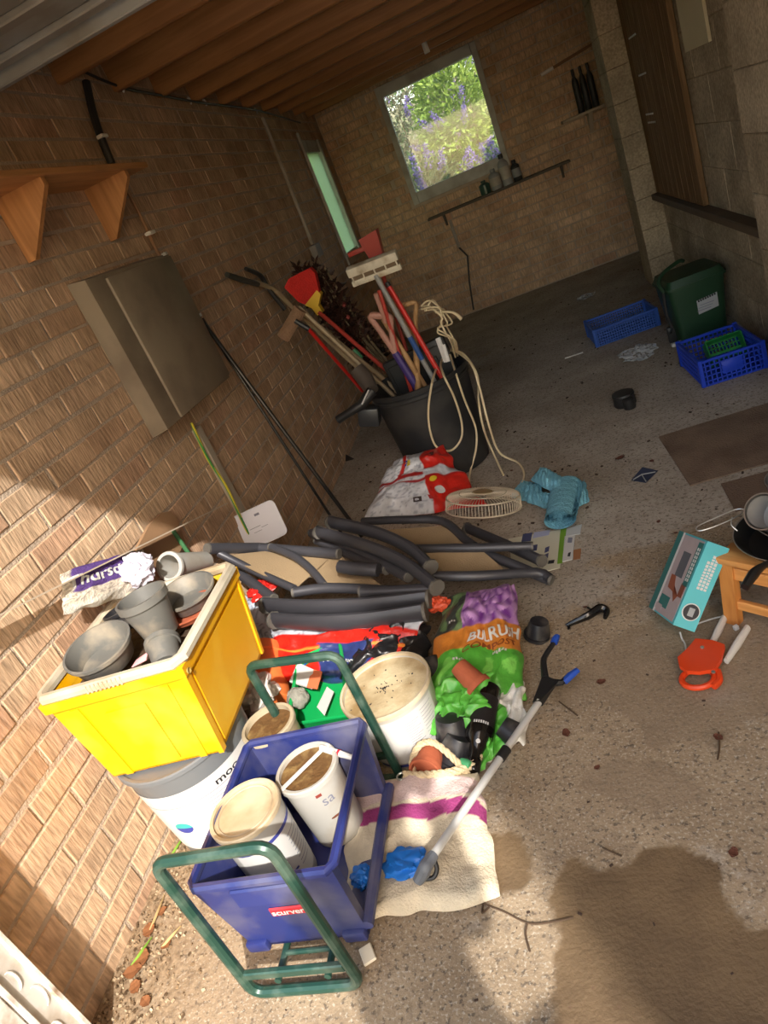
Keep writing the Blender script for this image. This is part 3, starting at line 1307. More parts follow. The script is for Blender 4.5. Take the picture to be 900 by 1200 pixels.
# pale strip propped along the wall
t0, t1_ = W(-60, 750, 'x', .055), W(262, 592, 'x', .06)
b_ = MB()
d = (t1_ - t0).normalized()
sidev = Vector((1, 0, 0)).cross(d).normalized()
view = (CAM - (t0 + t1_) / 2).normalized()
wv = d.cross(view).cross(d).normalized()
n_ = d.cross(wv).normalized()
pts = [t0 - wv * .022, t1_ - wv * .022, t1_ + wv * .022, t0 + wv * .022]
b_.poly([p - n_ * .002 for p in pts], .004, n_)
single('wood_batten', b_, mat('pale_batten', (.52, .43, .33), .7, var=.15), 'long thin pale batten propped along the brick wall', 'batten', (t0.x, t0.y, t0.z), world=True)

# ------------------------------------------------------------------ back wall fixtures
t = thing('window_shelf', 'narrow dark ledge shelf under the square window', 'shelf', (1.2, YB - .06, 1.0))
b_ = MB()
b_.rbox((1.36, YB - .065, .99), (1.36, .13, .022), .003, 1)
part('shelf_board', b_, mat('dark_ledge', (.10, .085, .07), .8, var=.3), t, world=True)
for x in (.82, 1.95):
    b_ = MB()
    b_.poly([Vector((x, YB, .98)), Vector((x, YB - .11, .98)), Vector((x, YB, .87))], .02, Vector((1, 0, 0)))
    part('bracket', b_, MATS['dark_ledge'], t, 0, world=True)
sx = lambda u, v: W(u, v, 'y', YB - .06).x
m_lab = mat('faded_label', (.46, .42, .36), .6, var=.3, scale=30)


def bottle(name, lab, x, r, h, m, cap, label_m=None, base=1.001, y=YB - .065, cat='bottle'):
    t = thing(name, lab, cat, (x, y, base), group='bottles on the window ledge')
    b_ = MB()
    b_.lathe([(r * .9, 0), (r, .006), (r, h * .68), (r * .85, h * .75), (r * .38, h * .84), (r * .38, h * .88)], 20, cap0=True, cap1=True)
    part('bottle_body', b_, m, t)
    b_ = MB()
    b_.lathe([(r * .46, h * .86), (r * .46, h), (r * .3, h * 1.01)], 16, cap0=True, cap1=True)
    part('cap', b_, cap, t)
    if label_m:
        b_ = MB()
        b_.lathe([(r * 1.012, h * .2), (r * 1.012, h * .6)], 20)
        part('paper_label', b_, label_m, t)
    return t


m_dgreen = mat('dark_green_bottle', (.03, .08, .06), .3)
m_blk = mat('black_plastic', (.018, .018, .019), .45, var=.3, scale=20)
m_gry = mat('grey_plastic', (.30, .31, .32), .5)
bottle('spray_bottle', 'tall pale labelled bottle by the window frame edge', 1.475, .048, .27, m_gry, m_blk, m_lab)
bottle('bottle', 'short pale bottle with a scribbled label on the window ledge', 1.372, .05, .18, m_gry, m_gry, m_lab)
bottle('bottle', 'dark green bottle on the window ledge', 1.265, .05, .12, m_dgreen, m_dgreen)
bottle('bottle', 'black ribbed bottle at the end of the window ledge row', 1.572, .04, .18, m_blk, m_blk, m_gry)

t = thing('waste_pipe', 'thin grey pipe and cable dropping from the ledge to the floor', 'pipe', (W(553, 360, 'y', YB - .02).x, YB - .02, 0))
b_ = MB()
b_.tube([W(527, 258, 'y', YB - .02), W(538, 290, 'y', YB - .02)], .016, 8)
part('pipe', b_, m_greypvc, t, world=True)
b_ = MB()
b_.tube([W(538, 290, 'y', YB - .015), W(548, 300, 'y', YB - .015), W(550, 330, 'y', YB - .015), W(555, 363, 'y', YB - .02)], .009, 8)
part('cable', b_, m_blackpvc, t, world=True)

q = W(693, 129, 'y', YB - .12)
qx, qz = min(q.x, 2.23), q.z
t = thing('corner_shelf', 'small wall shelf with a slanted bracket in the far corner', 'shelf', (qx, YB - .1, qz))
b_ = MB()
b_.rbox((qx, YB - .11, qz), (.36, .22, .022), .003, 1)
part('shelf_board', b_, mat('pale_dirty_wood', (.42, .35, .27), .8, var=.25), t, world=True)
b_ = MB()
b_.poly([Vector((qx + .04, YB, qz - .01)), Vector((qx + .04, YB - .19, qz - .01)), Vector((qx + .04, YB, qz - .17))], .035, Vector((1, 0, 0)))
part('bracket', b_, MATS['pale_dirty_wood'], t, 0, world=True)
for i, (dx, lab) in enumerate(((.0, 'tall slim black bottle at the open end of the corner shelf'), (.062, 'tall slim black bottle between two others on the corner shelf'), (.124, 'tall slim black bottle next to the pier on the corner shelf'))):
    tt = bottle('tall_bottle', lab, qx + dx, .028, .34, m_blk, m_blk, None, qz + .0105, YB - .12)
    tt['group'] = 'tall bottles on the corner shelf'
b_ = MB()
a_, c_ = W(634, 88, 'y', YB - .02), W(700, 48, 'y', YB - .02)
b_.tube([a_, c_], .012, 8)
st = thing('wall_rod', 'slim brown rod with a white tip hung on the end wall', 'rod', a_)
part('rod', b_, mat('brown_rod', (.22, .12, .07), .7), st, world=True)
b_ = MB()
b_.tube([a_, a_ + (c_ - a_) * .22], .016, 8)
part('white_tip', b_, m_clip, st, world=True)
# downpipe stub hanging above the window
HYB = 6.02
t = thing('hanging_bracket', 'pale lamp holder hanging from a joist in front of the square window', 'lamp holder', W(490, 30, 'y', HYB))
a_ = W(491, 34, 'y', HYB)
b_ = MB()
b_.lathe([(.045, .012), (.048, .0), (.03, -.014), (.02, -.02)], 20, c=a_, cap0=True)
part('ceiling_rose', b_, m_clip, t, world=True)
b_ = MB()
b_.tube([a_, W(501, 62, 'y', HYB)], [.018, .022], 12)
part('stub', b_, m_clip, t, world=True)
b_ = MB()
b_.tube([a_, Vector((a_.x, a_.y, 2.19))], .012, 8)
part('hanger', b_, m_clip, t, world=True)
t = thing('hook_wires', 'two thin wires hanging beside the window frame', 'wire', W(588, 140, 'y', YB - .012))
for dx in (0, .035):
    b_ = MB()
    q = W(584, 112, 'y', YB - .006) + Vector((dx, 0, 0))
    b_.tube([q, q + Vector((0, 0, -.16))], .004, 6)
    part('wire', b_, m_gry, t, world=True)

# ------------------------------------------------------------------ right wall fixtures
m_panel = wood('brown_boarding', (.15, .085, .042), (.26, .155, .080), along=2, scale=5, rough=.85)
m_panel.node_tree.nodes['Principled BSDF'].inputs['Specular IOR Level'].default_value = .1
t = thing('boarded_screen', 'tall dark brown boarded panel leaning on the block wall', 'panel', (XR - .03, 5.0, .66))
ya, yb_ = 4.36, 5.60
n = 9
for i in range(n):
    w = (yb_ - ya) / n
    b_ = MB()
    b_.rbox((XR - .021, ya + w * (i + .5), 1.47), (.03, w - .003, 1.62), .003, 1)
    part('board', b_, m_panel, t, world=True)
for zz_ in (1.12, 1.17, 1.40, 1.62):
    for i in range(5):
        b_ = MB()
        b_.rbox((XR - .04, 5.12 + i * .05 + (zz_ * 3 % 1) * .1, zz_), (.008, .012, .012), .002, 1)
        part('nail', b_, MATS['steel'], t, world=True)
t = thing('wall_ledge', 'dark timber ledge rail along the block wall', 'ledge', (XR - .03, 4.6, .63))
b_ = MB()
b_.rbox((XR - .035, 4.38, .635), (.07, 2.5, .04), .004, 1)
part('rail', b_, mat('dark_rail', (.12, .08, .05), .8, var=.3), t, world=True)
b_ = MB()
b_.box((XR - .011, 4.03, 1.72), (.014, .42, .62))
single('pale_board', b_, mat('pale_ply', (.62, .52, .34), .6, var=.08), 'pale plywood offcut fixed high on the block wall', 'board', (XR - .011, 4.03, 1.40), world=True)
# ------------------------------------------------------------------ shared pieces for the clutter
def lin(r, g, b):
    return tuple(((c / 255) / 12.92 if c / 255 <= .04045 else ((c / 255 + .055) / 1.055) ** 2.4) for c in (r, g, b))


m_cream = mat('cream_plastic', lin(200, 186, 160), .5, var=.06, dirt=lin(170, 150, 120), damt=.35, dscale=9)
m_wtub = mat('white_tub_plastic', lin(182, 180, 174), .45, var=.05, dirt=lin(170, 160, 145), damt=.2, dscale=8)
m_crust = mat('dried_paint_crust', lin(100, 70, 34), .8, var=.3, scale=9, dirt=lin(150, 122, 74), damt=.05, dscale=22, bump=.8, bscale=45)
m_bluelab = mat('blue_print', lin(60, 66, 140), .5)
m_print = mat('grey_print', lin(122, 124, 142), .5)
m_paper = mat('white_paper', lin(202, 201, 199), .6, var=.03)
m_grey = mat('grey_pot_plastic', lin(98, 98, 95), .5, var=.12, scale=10, dirt=lin(140, 132, 118), damt=.1, dscale=14)
m_terra = mat('terracotta', lin(168, 88, 58), .85, var=.15, scale=14, bump=.25)
m_bpot = mat('black_pot_plastic', lin(38, 38, 42), .35, var=.25, scale=18, dirt=lin(90, 86, 82), damt=.0, dscale=20)
m_wire = mat('galvanised_wire', (.55, .55, .53), .4, metal=.8)
m_soil = mat('pot_soil', lin(70, 52, 36), .95, var=.4, scale=40, bump=.8, bscale=60)
m_dark = mat('dark_print', lin(40, 40, 46), .5)


def face_angle(c):
    return math.atan2(CAM.y - c[1], CAM.x - c[0])


def frustum_fn(rt, rb, h, a0, z0, off=.0008, ccw=True):
    """letters wrapped on a tub's side: x runs to the reader's right, y up"""
    def f(x, y):
        z = z0 + y
        r = rb + (rt - rb) * z / h + off
        a = a0 + (x / r)
        return Vector((r * math.cos(a), r * math.sin(a), z))
    return f


def wrap_patch(rt, rb, h, a0, a1, z0, z1, off, n=14):
    mb = MB()

    def f(s, t):
        z = z0 + (z1 - z0) * t
        r = rb + (rt - rb) * z / h + off
        a = a0 + (a1 - a0) * s
        return Vector((r * math.cos(a), r * math.sin(a), z))
    mb.grid(f, n, 2)
    return mb


def tub(name, label, cat, c, rt, rb, h, m, rot=(0, 0, 0), top=None, topz=-.012, rim=.006, rim_m=None, handle=None, group=None, wall=.004, ears=True):
    """round tapered tub, base centre at c; top: material of a lid or of the contents"""
    t = thing(name, label, cat, c, rot, group)
    b_ = MB()
    b_.lathe([(rb * .97, 0), (rb, .004), (rb + (rt - rb) * .9, h * .9), (rt, h - .012), (rt, h), (rt - wall, h), (rb + (rt - rb) * .9 - wall, h * .9), (rb - wall, .01)], 40, cap0=True, cap1=True)
    part('tub_body', b_, m, t)
    b_ = MB()
    b_.lathe([(rt - .001, h - .014), (rt + rim, h - .012), (rt + rim, h - .001), (rt + rim * .5, h + .002), (rt - wall * 1.2, h + .001), (rt - wall * 1.2, h - .01)], 40)
    part('rim', b_, rim_m or m, t)
    if top is not None:
        b_ = MB()
        n = 40
        zc = h + topz
        rings = [(rt - wall, zc), (rt * .85, zc + .001), (rt * .55, zc), (rt * .25, zc - .001)]
        b_.lathe(rings, n, cap1=True)
        part('lid' if topz > -.02 else 'contents', b_, top, t)
    if handle:
        ang, drop = handle
        b_ = MB()
        pts = []
        for i in range(17):
            a = PI * i / 16
            d = Vector((math.cos(ang), math.sin(ang), 0)) * math.cos(a) * (rt + .006)
            o = Vector((-math.sin(ang), math.cos(ang), 0)) * math.sin(a) * (rt * 1.05) * math.cos(drop)
            pts.append(d + o + Vector((0, 0, h - .02 - math.sin(a) * rt * math.sin(drop) * 1.05)))
        b_.tube(pts, .0018, 6)
        part('wire_handle', b_, m_wire, t)
    return t


def shell(prof_out, th):
    return prof_out + [(max(r - th, .001), z) for r, z in reversed(prof_out[1:])] + [(max(prof_out[0][0] - th, .001), prof_out[0][1] + th)]


def pot(name, label, c, rt, rb, h, m, axis=(0, 0, 1), group=None, lip=.010, holes=False, inside=None, cat='plant pot'):
    """tapered plant pot, base centre at c, opening along axis"""
    q = Vector(axis).normalized().to_track_quat('Z', 'Y')
    t = thing(name, label, cat, c, q.to_euler(), group)
    b_ = MB()
    pr = [(rb * .96, 0), (rb, .003), (rb + (rt - rb) * .78, h * .80)]
    b_.lathe(shell(pr + [(rb + (rt - rb) * .8, h * .81), (rt, h)], .0022), 32, cap0=True, cap1=True)
    part('pot_wall', b_, m, t)
    b_ = MB()
    b_.lathe([(rb + (rt - rb) * .8, h * .82), (rt + .0035, h * .83), (rt + .0045, h), (rt - .002, h + .0005), (rt - .003, h - .004)], 32)
    part('rim', b_, m, t)
    if holes:
        for i in range(5):
            a = 2 * PI * i / 5
            b_ = MB()
            b_.lathe([(.0001, -.0012), (rb * .13, -.0012), (rb * .13, .0)], 10, c=(math.cos(a) * rb * .55, math.sin(a) * rb * .55, 0), cap0=True)
            part('drain_hole', b_, m_dark, t)
    if inside:
        b_ = MB()
        b_.lathe([(rb + (rt - rb) * .75, h * .8), (rt * .3, h * .82)], 24, cap1=True)
        part('contents', b_, inside, t)
    return t


def ridged(p, k):
    return 1 - abs(noise.noise(p * k)) * 2


def bag_surface(BL, BR, TR, TL, thick, seed, crumple=.012, flip=1, edge=.22, freq=9.0):
    BL, BR, TR, TL = (Vector(q) for q in (BL, BR, TR, TL))
    n = (BR - BL).cross(TL - BL).normalized() * flip
    sd_ = Vector((seed * 3.7, seed * 1.3, seed * 7.1))

    def f(s, t, side=1):
        p = (BL * (1 - s) + BR * s) * (1 - t) + (TL * (1 - s) + TR * s) * t
        e = min(1, min(s, 1 - s) / edge) * min(1, min(t, 1 - t) / edge)
        e = math.sin(e * PI / 2) ** .8 if e > 0 else 0
        w = Vector((s * 1.0, t * 1.0, 0)) + sd_
        cr = noise.noise(w * freq * .5) * .9 + (ridged(w, freq * .55) - .5) * .7 + noise.noise(w * freq * 1.7) * .35
        jag = Vector((noise.noise(w * 6 + Vector((9, 0, 0))), noise.noise(w * 6 + Vector((0, 9, 0))), 0)) * crumple * 1.2
        q = p + (BR - BL).normalized() * jag.x + (TL - BL).normalized() * jag.y
        q = q + n * (side * thick * (e * .95 + .05) + cr * crumple * (e * .6 + .4) * (1 if side > 0 else .3))
        return q
    return f, n


def bag_mesh(f, nu, nv, colfn, back=(.5, .5, .5), zmin=None, back_k=-.25):
    mb = MB()
    cols = []
    for j in range(nv):
        for i in range(nu):
            s, t = i / (nu - 1), j / (nv - 1)
            mb.v.append(f(s, t, 1))
            cols.append(colfn(s, t))
    N0 = nu * nv
    for j in range(nv):
        for i in range(nu):
            s, t = i / (nu - 1), j / (nv - 1)
            mb.v.append(f(s, t, back_k))
            cols.append(back)
    for j in range(nv - 1):
        for i in range(nu - 1):
            a, b, c, d = j * nu + i, j * nu + i + 1, (j + 1) * nu + i + 1, (j + 1) * nu + i
            mb.f.append((a, b, c, d))
            mb.f.append((N0 + d, N0 + c, N0 + b, N0 + a))
    ring = [i for i in range(nu)] + [j * nu + nu - 1 for j in range(1, nv)] + [(nv - 1) * nu + i for i in range(nu - 2, -1, -1)] + [j * nu for j in range(nv - 2, 0, -1)]
    for k in range(len(ring)):
        a, b = ring[k], ring[(k + 1) % len(ring)]
        mb.f.append((b, a, N0 + a, N0 + b))
    if zmin is not None:
        for p in mb.v:
            if p.z < zmin:
                p.z = zmin + (p.z - zmin) * .02
    mb.c = cols
    return mb


m_bagprint = attr_mat('printed_polythene', rough=.32, bump=.35, bscale=55, var=.10, spec=.6)
m_clothprint = attr_mat('printed_cloth', rough=.9, bump=.5, bscale=160, var=.08, spec=.1)


def bag(name, label, cat, corners, thick, seed, colfn, nu=56, nv=56, crumple=.012, m=None, back=(.5, .5, .5), zmin=.003, flip=1, edge=.22, freq=9.0, group=None):
    f, n = bag_surface(*corners, thick, seed, crumple, flip, edge, freq)
    base = (Vector(corners[0]) + Vector(corners[1])) / 2
    base.z = max(0, base.z)
    t = thing(name, label, cat, base, group=group)
    part('bag_skin' if cat == 'bag' else 'fabric', bag_mesh(f, nu, nv, colfn, back, zmin), m or m_bagprint, t, 60, world=True)

    def on(s, t_, off=.0025):
        d = .012
        p = f(s, t_)
        du = f(min(s + d, 1), t_) - f(max(s - d, 0), t_)
        dv = f(s, min(t_ + d, 1)) - f(s, max(t_ - d, 0))
        q = du.cross(dv).normalized() * flip
        return p + q * off
    return t, on


def bag_text(t, on, s, s0, t0, w, h, m, ws=1.0, flipx=False, up=False, off=.003, bold=.02):
    vs, fs, tw = text2d(s, bold)
    # cut letters finer so that they follow the folds
    mb = MB()
    mb.add([(p[0], p[1], 0) for p in vs], fs)
    bm = bmesh.new()
    for p in mb.v:
        bm.verts.new(p)
    bm.verts.ensure_lookup_table()
    for q in mb.f:
        try:
            bm.faces.new([bm.verts[i] for i in q])
        except ValueError:
            pass
    bmesh.ops.triangulate(bm, faces=list(bm.faces))
    bmesh.ops.subdivide_edges(bm, edges=[e for e in bm.edges if e.calc_length() > .25], cuts=2)
    bm.verts.index_update()
    o = MB()
    sg = -1 if flipx else 1
    o.add([on(max(0, min(1, s0 + sg * p.co.x / tw * w)), max(0, min(1, t0 + sg * p.co.y * h)), off) for p in bm.verts], [tuple(x.index for x in q.verts) for q in bm.faces])
    bm.free()
    return part('lettering', o, m, t, 0, world=True)


# ------------------------------------------------------------------ kneeler frame, crate and paint tubs
m_green = mat('green_tube_steel', lin(36, 70, 60), .35, metal=.2, var=.12, scale=12, dirt=lin(84, 104, 92), damt=.1, dscale=18)
kn = thing('garden_kneeler', 'green tubular garden kneeler frame with two upright handle loops under the blue crate', 'kneeler', (.57, 1.08, 0))


def loop(y0, x0, x1, h, y1=None):
    y1 = y0 if y1 is None else y1
    r = .03
    pts = []
    for cx, cz, a0 in ((x0 + r, .013 + r, PI), (x1 - r, .013 + r, 1.5 * PI), (x1 - r, h - r, 0), (x0 + r, h - r, .5 * PI)):
        for k in range(5):
            a = a0 + k * PI / 8
            x = cx + r * math.cos(a)
            pts.append(Vector((x, y0 + (y1 - y0) * (x - x0) / (x1 - x0), cz + r * math.sin(a))))
    return pts


b_ = MB()
b_.tube(loop(.80, .44, .70, .458), .0125, 10, closed=True)
part('handle_loop', b_, m_green, kn, world=True)
b_ = MB()
b_.tube(loop(1.375, .45, .727, .462, 1.332), .0125, 10, closed=True)
part('handle_loop', b_, m_green, kn, world=True)
for y, xa, xb in ((.80, .45, .69), (1.36, .46, .71)):
    b_ = MB()
    b_.rbox(((xa + xb) / 2, y, .078), (xb - xa, .014, .022), .003, 1)
    part('crossbar', b_, m_green, kn, world=True)
for x in (.515, .635):
    b_ = MB()
    b_.tube([(x, .80, .045), (x, 1.36, .045)], .008, 8)
    part('base_rail', b_, m_green, kn, world=True)
for y in (.86, 1.08, 1.28):
    b_ = MB()
    b_.tube([(.515, y, .046), (.635, y, .046)], .006, 8)
    part('base_strut', b_, m_green, kn, world=True)

m_crate = mat('dusty_blue_plastic', lin(38, 48, 108), .42, var=.14, scale=9, dirt=lin(92, 92, 116), damt=.15, dscale=6)
X0, X1, Y0, Y1, ZB, ZT = .412, .748, .852, 1.258, .055, .302
tp = .024
cr = thing('storage_crate', 'blue plastic storage crate with one cut-out side holding paint tubs', 'crate', ((X0 + X1) / 2, (Y0 + Y1) / 2, ZB))


def cpt(x, y, z):
    """crate coordinates: x, y in -1..1, tapered towards the base"""
    k = tp * (1 - (z - ZB) / (ZT - ZB))
    return Vector(((X0 + X1) / 2 + x * ((X1 - X0) / 2 - k), (Y0 + Y1) / 2 + y * ((Y1 - Y0) / 2 - k), z))


def cpanel(x0, y0, x1, y1, z0, z1, th=.006):
    a, b, c, d = cpt(x0, y0, z0), cpt(x1, y1, z0), cpt(x1, y1, z1), cpt(x0, y0, z1)
    n = (b - a).cross(d - a).normalized()
    mb = MB()
    mb.hexa([a, b, c, d], [q - n * th for q in (a, b, c, d)])
    return mb


b_ = cpanel(-1, -1, 1, -1, ZB, ZT)
fp = part('front_panel', b_, m_crate, cr, 0, world=True)
part('back_panel', cpanel(1, 1, -1, 1, ZB, ZT), m_crate, cr, 0, world=True)
part('side_panel', cpanel(-1, 1, -1, -1, ZB, ZT), m_crate, cr, 0, world=True)
b_ = MB()
b_.hexa([cpt(-1, -1, ZB), cpt(1, -1, ZB), cpt(1, 1, ZB), cpt(-1, 1, ZB)], [cpt(-1, -1, ZB + .008), cpt(1, -1, ZB + .008), cpt(1, 1, ZB + .008), cpt(-1, 1, ZB + .008)])
part('floor_panel', b_, m_crate, cr, 0, world=True)
for (ya, yb2) in ((-1, -.88), (.88, 1)):
    part('corner_post', cpanel(1, ya, 1, yb2, ZB, ZT, .012), m_crate, cr, 0, world=True)
part('bottom_rail', cpanel(1, -1, 1, 1, ZB, ZB + .028, .012), m_crate, cr, 0, world=True)
b_ = MB()
b_.tube([cpt(1.04, 1, ZB + .035), cpt(1.05, .2, ZB + .045), cpt(1.04, -1, ZB + .035)], .014, 8)
part('outer_rail', b_, m_crate, cr, world=True)
b_ = MB()
rr = [cpt(x, y, ZT) for x, y in ((-1, -.93), (-.93, -1), (.93, -1), (1, -.93), (1, .93), (.93, 1), (-.93, 1), (-1, .93))]
b_.tube(rr, .011, 8, closed=True)
part('rim', b_, m_crate, cr, world=True)
for x in (-.86, .80):
    b_ = MB()
    p = cpt(x, -1.02, ZB + .012)
    b_.rbox(p, (.055, .02, .03), .006, 2)
    part('foot', b_, m_crate, cr, world=True)
b_ = MB()
b_.rbox(cpt(0, -1, ZT - .05) + Vector((0, -.004, 0)), (.17, .008, .055), .004, 1)
part('handle_recess', b_, m_crate, cr, world=True)
pl = cpt(.08, -1, ZT - .115)
b_ = MB()
b_.rbox(pl + Vector((0, -.003, 0)), (.088, .006, .026), .003, 1)
plate = part('brand_plate', b_, mat('red_badge', lin(190, 40, 52), .4, var=.05), cr, world=True, label='red badge with white lettering')
b_ = lettering('scurver', lambda x, y: pl + Vector((-.039 + x, -.0068, -.007 + y)), width=.078, height=.016, bold=.03)
lt = part('lettering', b_, m_paper, plate, 0)
lt.location = -Vector(cr.location)

# front paint tub, closed lid
cA = Vector((.490, 1.030, ZB + .012))
A = tub('paint_tub', 'white paint tub with a closed cream lid and blue print beside the front handle loop', 'paint tub', cA, .083, .074, .250, m_wtub, top=m_cream, topz=-.006, rim_m=m_cream, rim=.005, group='paint tubs in the crate')
fa = face_angle(cA)
part('paper_label', wrap_patch(.083, .074, .25, fa - 1.0, fa + 1.5, .03, .20, .0006), m_paper, A)
part('blue_band', wrap_patch(.083, .074, .25, fa - 1.0, fa + 1.5, .19, .20, .0012), m_bluelab, A)
for i in range(9):
    part('print_line', wrap_patch(.083, .074, .25, fa + .55, fa + 1.3 - (i % 3) * .12, .165 - i * .012, .1672 - i * .012, .0012), m_print, A)
part('blue_band', wrap_patch(.083, .074, .25, fa - 1.0, fa + .4, .075, .081, .0012), m_bluelab, A)
part('print_mark', wrap_patch(.083, .074, .25, fa - .25, fa - .05, .045, .065, .0012), m_bluelab, A)
part('print_mark', wrap_patch(.083, .074, .25, fa + .1, fa + .28, .048, .062, .0012), m_print, A)
b_ = MB()
b_.lathe([(.066, .2462), (.068, .2475), (.070, .2462)], 40)
part('lid_ridge', b_, m_cream, A)

# tub with dried brown paint and a strap across
cB = Vector((.600, 1.160, ZB + .012))
Bt = tub('paint_tub', 'white tub of dried brown paint with a white strap across its top', 'paint tub', cB, .076, .066, .215, m_wtub, top=m_crust, topz=-.010, group='paint tubs in the crate')
fa = face_angle(cB)
b_ = MB()
b_.rbox((0, 0, .2175), (.158, .013, .003), .001, 1, rot=R3(z=.9))
part('strap', b_, m_paper, Bt)
b_ = lettering('sa', frustum_fn(.076, .066, .215, fa - .12, .145), height=.030, bold=.0)
part('lettering', b_, m_print, Bt, 0)
part('print_mark', wrap_patch(.076, .066, .215, fa - .22, fa - .02, .178, .187, .001), mat('red_print', lin(140, 60, 50), .6), Bt)
b_ = MB()
pts = [frustum_fn(.076, .066, .215, fa + .05, .10, .0014)(math.cos(a) * .014, math.sin(a) * .003) for a in [2 * PI * i / 10 for i in range(10)]]
b_.poly(pts, .001)
part('drip_mark', b_, mat('rust_drip', lin(110, 60, 40), .8), Bt)
# brush handle lying beside
t = thing('paint_brush', 'white handled brush with a red band leaning in the crate corner', 'brush', cpt(.78, .82, .27))
p0, p1 = cpt(.30, .78, .285), cpt(.86, .62, .262)
b_ = MB()
b_.tube([p0, p0 + (p1 - p0) * .5, p1], [.008, .009, .006], 8)
part('handle', b_, m_paper, t, world=True)
b_ = MB()
b_.tube([p0 + (p1 - p0) * .5, p0 + (p1 - p0) * .56], .0095, 8)
part('red_band', b_, MATS['red_badge'], t, world=True)

# tub with brown crust behind the crate
cC = Vector((.448, 1.326, 0))
Ct = tub('paint_tub', 'cloudy plastic tub caked with brown crust between crate and yellow box', 'paint tub', cC, .072, .062, .300, mat('cloudy_plastic', lin(178, 165, 140), .4, var=.15, dirt=lin(140, 115, 80), damt=.4), top=m_crust, topz=-.016, handle=(1.0, .35), group='paint tubs in the crate')

# ------------------------------------------------------------------ large lidded paint bucket carrying the yellow box
cD = Vector((.190, 1.318, 0))
D = tub('paint_bucket', 'large white paint bucket with a grey lid under the yellow box', 'paint bucket', cD, .180, .152, .352, mat('slate_grey_plastic', lin(104, 108, 112), .4, var=.06), top=MATS['slate_grey_plastic'], topz=-.004, rim=.008, rim_m=MATS['slate_grey_plastic'])
fa = face_angle(cD)
part('paper_label', wrap_patch(.180, .152, .352, fa - 2.0, fa + 1.2, .06, .285, .0012, 40), m_paper, D, label='white wrap-round label')
part('scuff_line', wrap_patch(.180, .152, .352, fa - 1.4, fa + .3, .236, .238, .002, 24), m_print, D)
pts = []
stc = frustum_fn(.180, .152, .352, fa - .85, .155, .0022)
for nm, mm, lo, hi in (('round_sticker', mat('teal_sticker', lin(60, 170, 170), .4), 0, PI), ('round_sticker', mat('indigo_sticker', lin(58, 68, 150), .4), PI, 2 * PI)):
    b_ = MB()
    b_.grid(lambda s_, k_, lo=lo, hi=hi: stc(math.cos(lo + (hi - lo) * s_) * .027 * max(k_, .02), math.sin(lo + (hi - lo) * s_) * .021 * max(k_, .02)), 15, 4)
    part(nm, b_, mm, D)
b_ = lettering('mooor', frustum_fn(.180, .152, .352, fa + .02, .245, .0026), width=.12, height=.022, bold=.02)
part('lettering', b_, m_dark, D, 0)
for i in range(8):
    part('print_line', wrap_patch(.180, .152, .352, fa - .25, fa + .30 - .05 * (i % 3), .222 - i * .011, .2238 - i * .011, .002), m_print, D)
part('print_block', wrap_patch(.180, .152, .352, fa + .36, fa + .62, .205, .222, .0026), m_dark, D)

# ------------------------------------------------------------------ yellow box
m_yel = mat('yellow_plastic', lin(232, 170, 6), .38, var=.03, dirt=lin(235, 190, 60), damt=.1)
m_clear = mat('cloudy_clear_rim', lin(190, 182, 164), .4, var=.1, dirt=lin(160, 140, 110), damt=.3)
yb = thing('storage_box', 'bright yellow plastic box with a cloudy rim full of plant pots', 'box', (.21, 1.38, .358))
YC = Vector((.218, 1.378, 0))
yaw = -.035
RZ3 = R3(z=-yaw * 1.2)


def yp(x, y, t, grow=0.0):
    """x, y in -1..1; t 0 base .. 1 rim"""
    hw = .166 + .032 * t + grow
    hd = .195 + .018 * t + grow
    p = RZ3 @ Vector((x * hw, y * hd, 0))
    return YC + p + Vector((.012 * t, -.002, .358 + .285 * t))


def ypanel(c0, c1, th=.005, t0=0., t1=1., g=0.):
    a, b, c, d = yp(*c0, t0, g), yp(*c1, t0, g), yp(*c1, t1, g), yp(*c0, t1, g)
    n = (b - a).cross(d - a).normalized()
    mb = MB()
    mb.hexa([a, b, c, d], [q - n * th for q in (a, b, c, d)])
    return mb


part('front_panel', ypanel((-1, -1), (1, -1)), m_yel, yb, 0, world=True)
part('side_panel', ypanel((1, -1), (1, 1)), m_yel, yb, 0, world=True)
part('back_panel', ypanel((1, 1), (-1, 1)), m_yel, yb, 0, world=True)
part('side_panel', ypanel((-1, 1), (-1, -1)), m_yel, yb, 0, world=True)
b_ = MB()
b_.hexa([yp(-1, -1, 0), yp(1, -1, 0), yp(1, 1, 0), yp(-1, 1, 0)], [yp(-1, -1, .02), yp(1, -1, .02), yp(1, 1, .02), yp(-1, 1, .02)])
part('floor_panel', b_, m_yel, yb, 0, world=True)
part('raised_panel', ypanel((-.30, -1), (.30, -1), .004, .06, .74, .005), m_yel, yb, 0, world=True)
part('rib', ypanel((.60, -1), (.72, -1), .004, .0, .86, .004), m_yel, yb, 0, world=True)
part('rib', ypanel((-.72, -1), (-.60, -1), .004, .0, .86, .004), m_yel, yb, 0, world=True)
part('corner_rib', ypanel((1, -1), (1, -.90), .006, .0, .98, .006), m_yel, yb, 0, world=True)
part('corner_rib', ypanel((1, .93), (1, 1), .006, .0, .98, .006), m_yel, yb, 0, world=True)
part('raised_panel', ypanel((1, -.84), (1, .86), .004, .05, .84, .004), m_yel, yb, 0, world=True)
part('corner_rib', ypanel((.92, -1), (1, -1), .006, .0, .98, .006), m_yel, yb, 0, world=True)
for (c0, c1) in (((-1, -1), (1, -1)), ((1, -1), (1, 1)), ((1, 1), (-1, 1)), ((-1, 1), (-1, -1))):
    part('rim_flange', ypanel(c0, c1, .016, .90, 1.0, .010), m_yel, yb, 0, world=True)
b_ = MB()
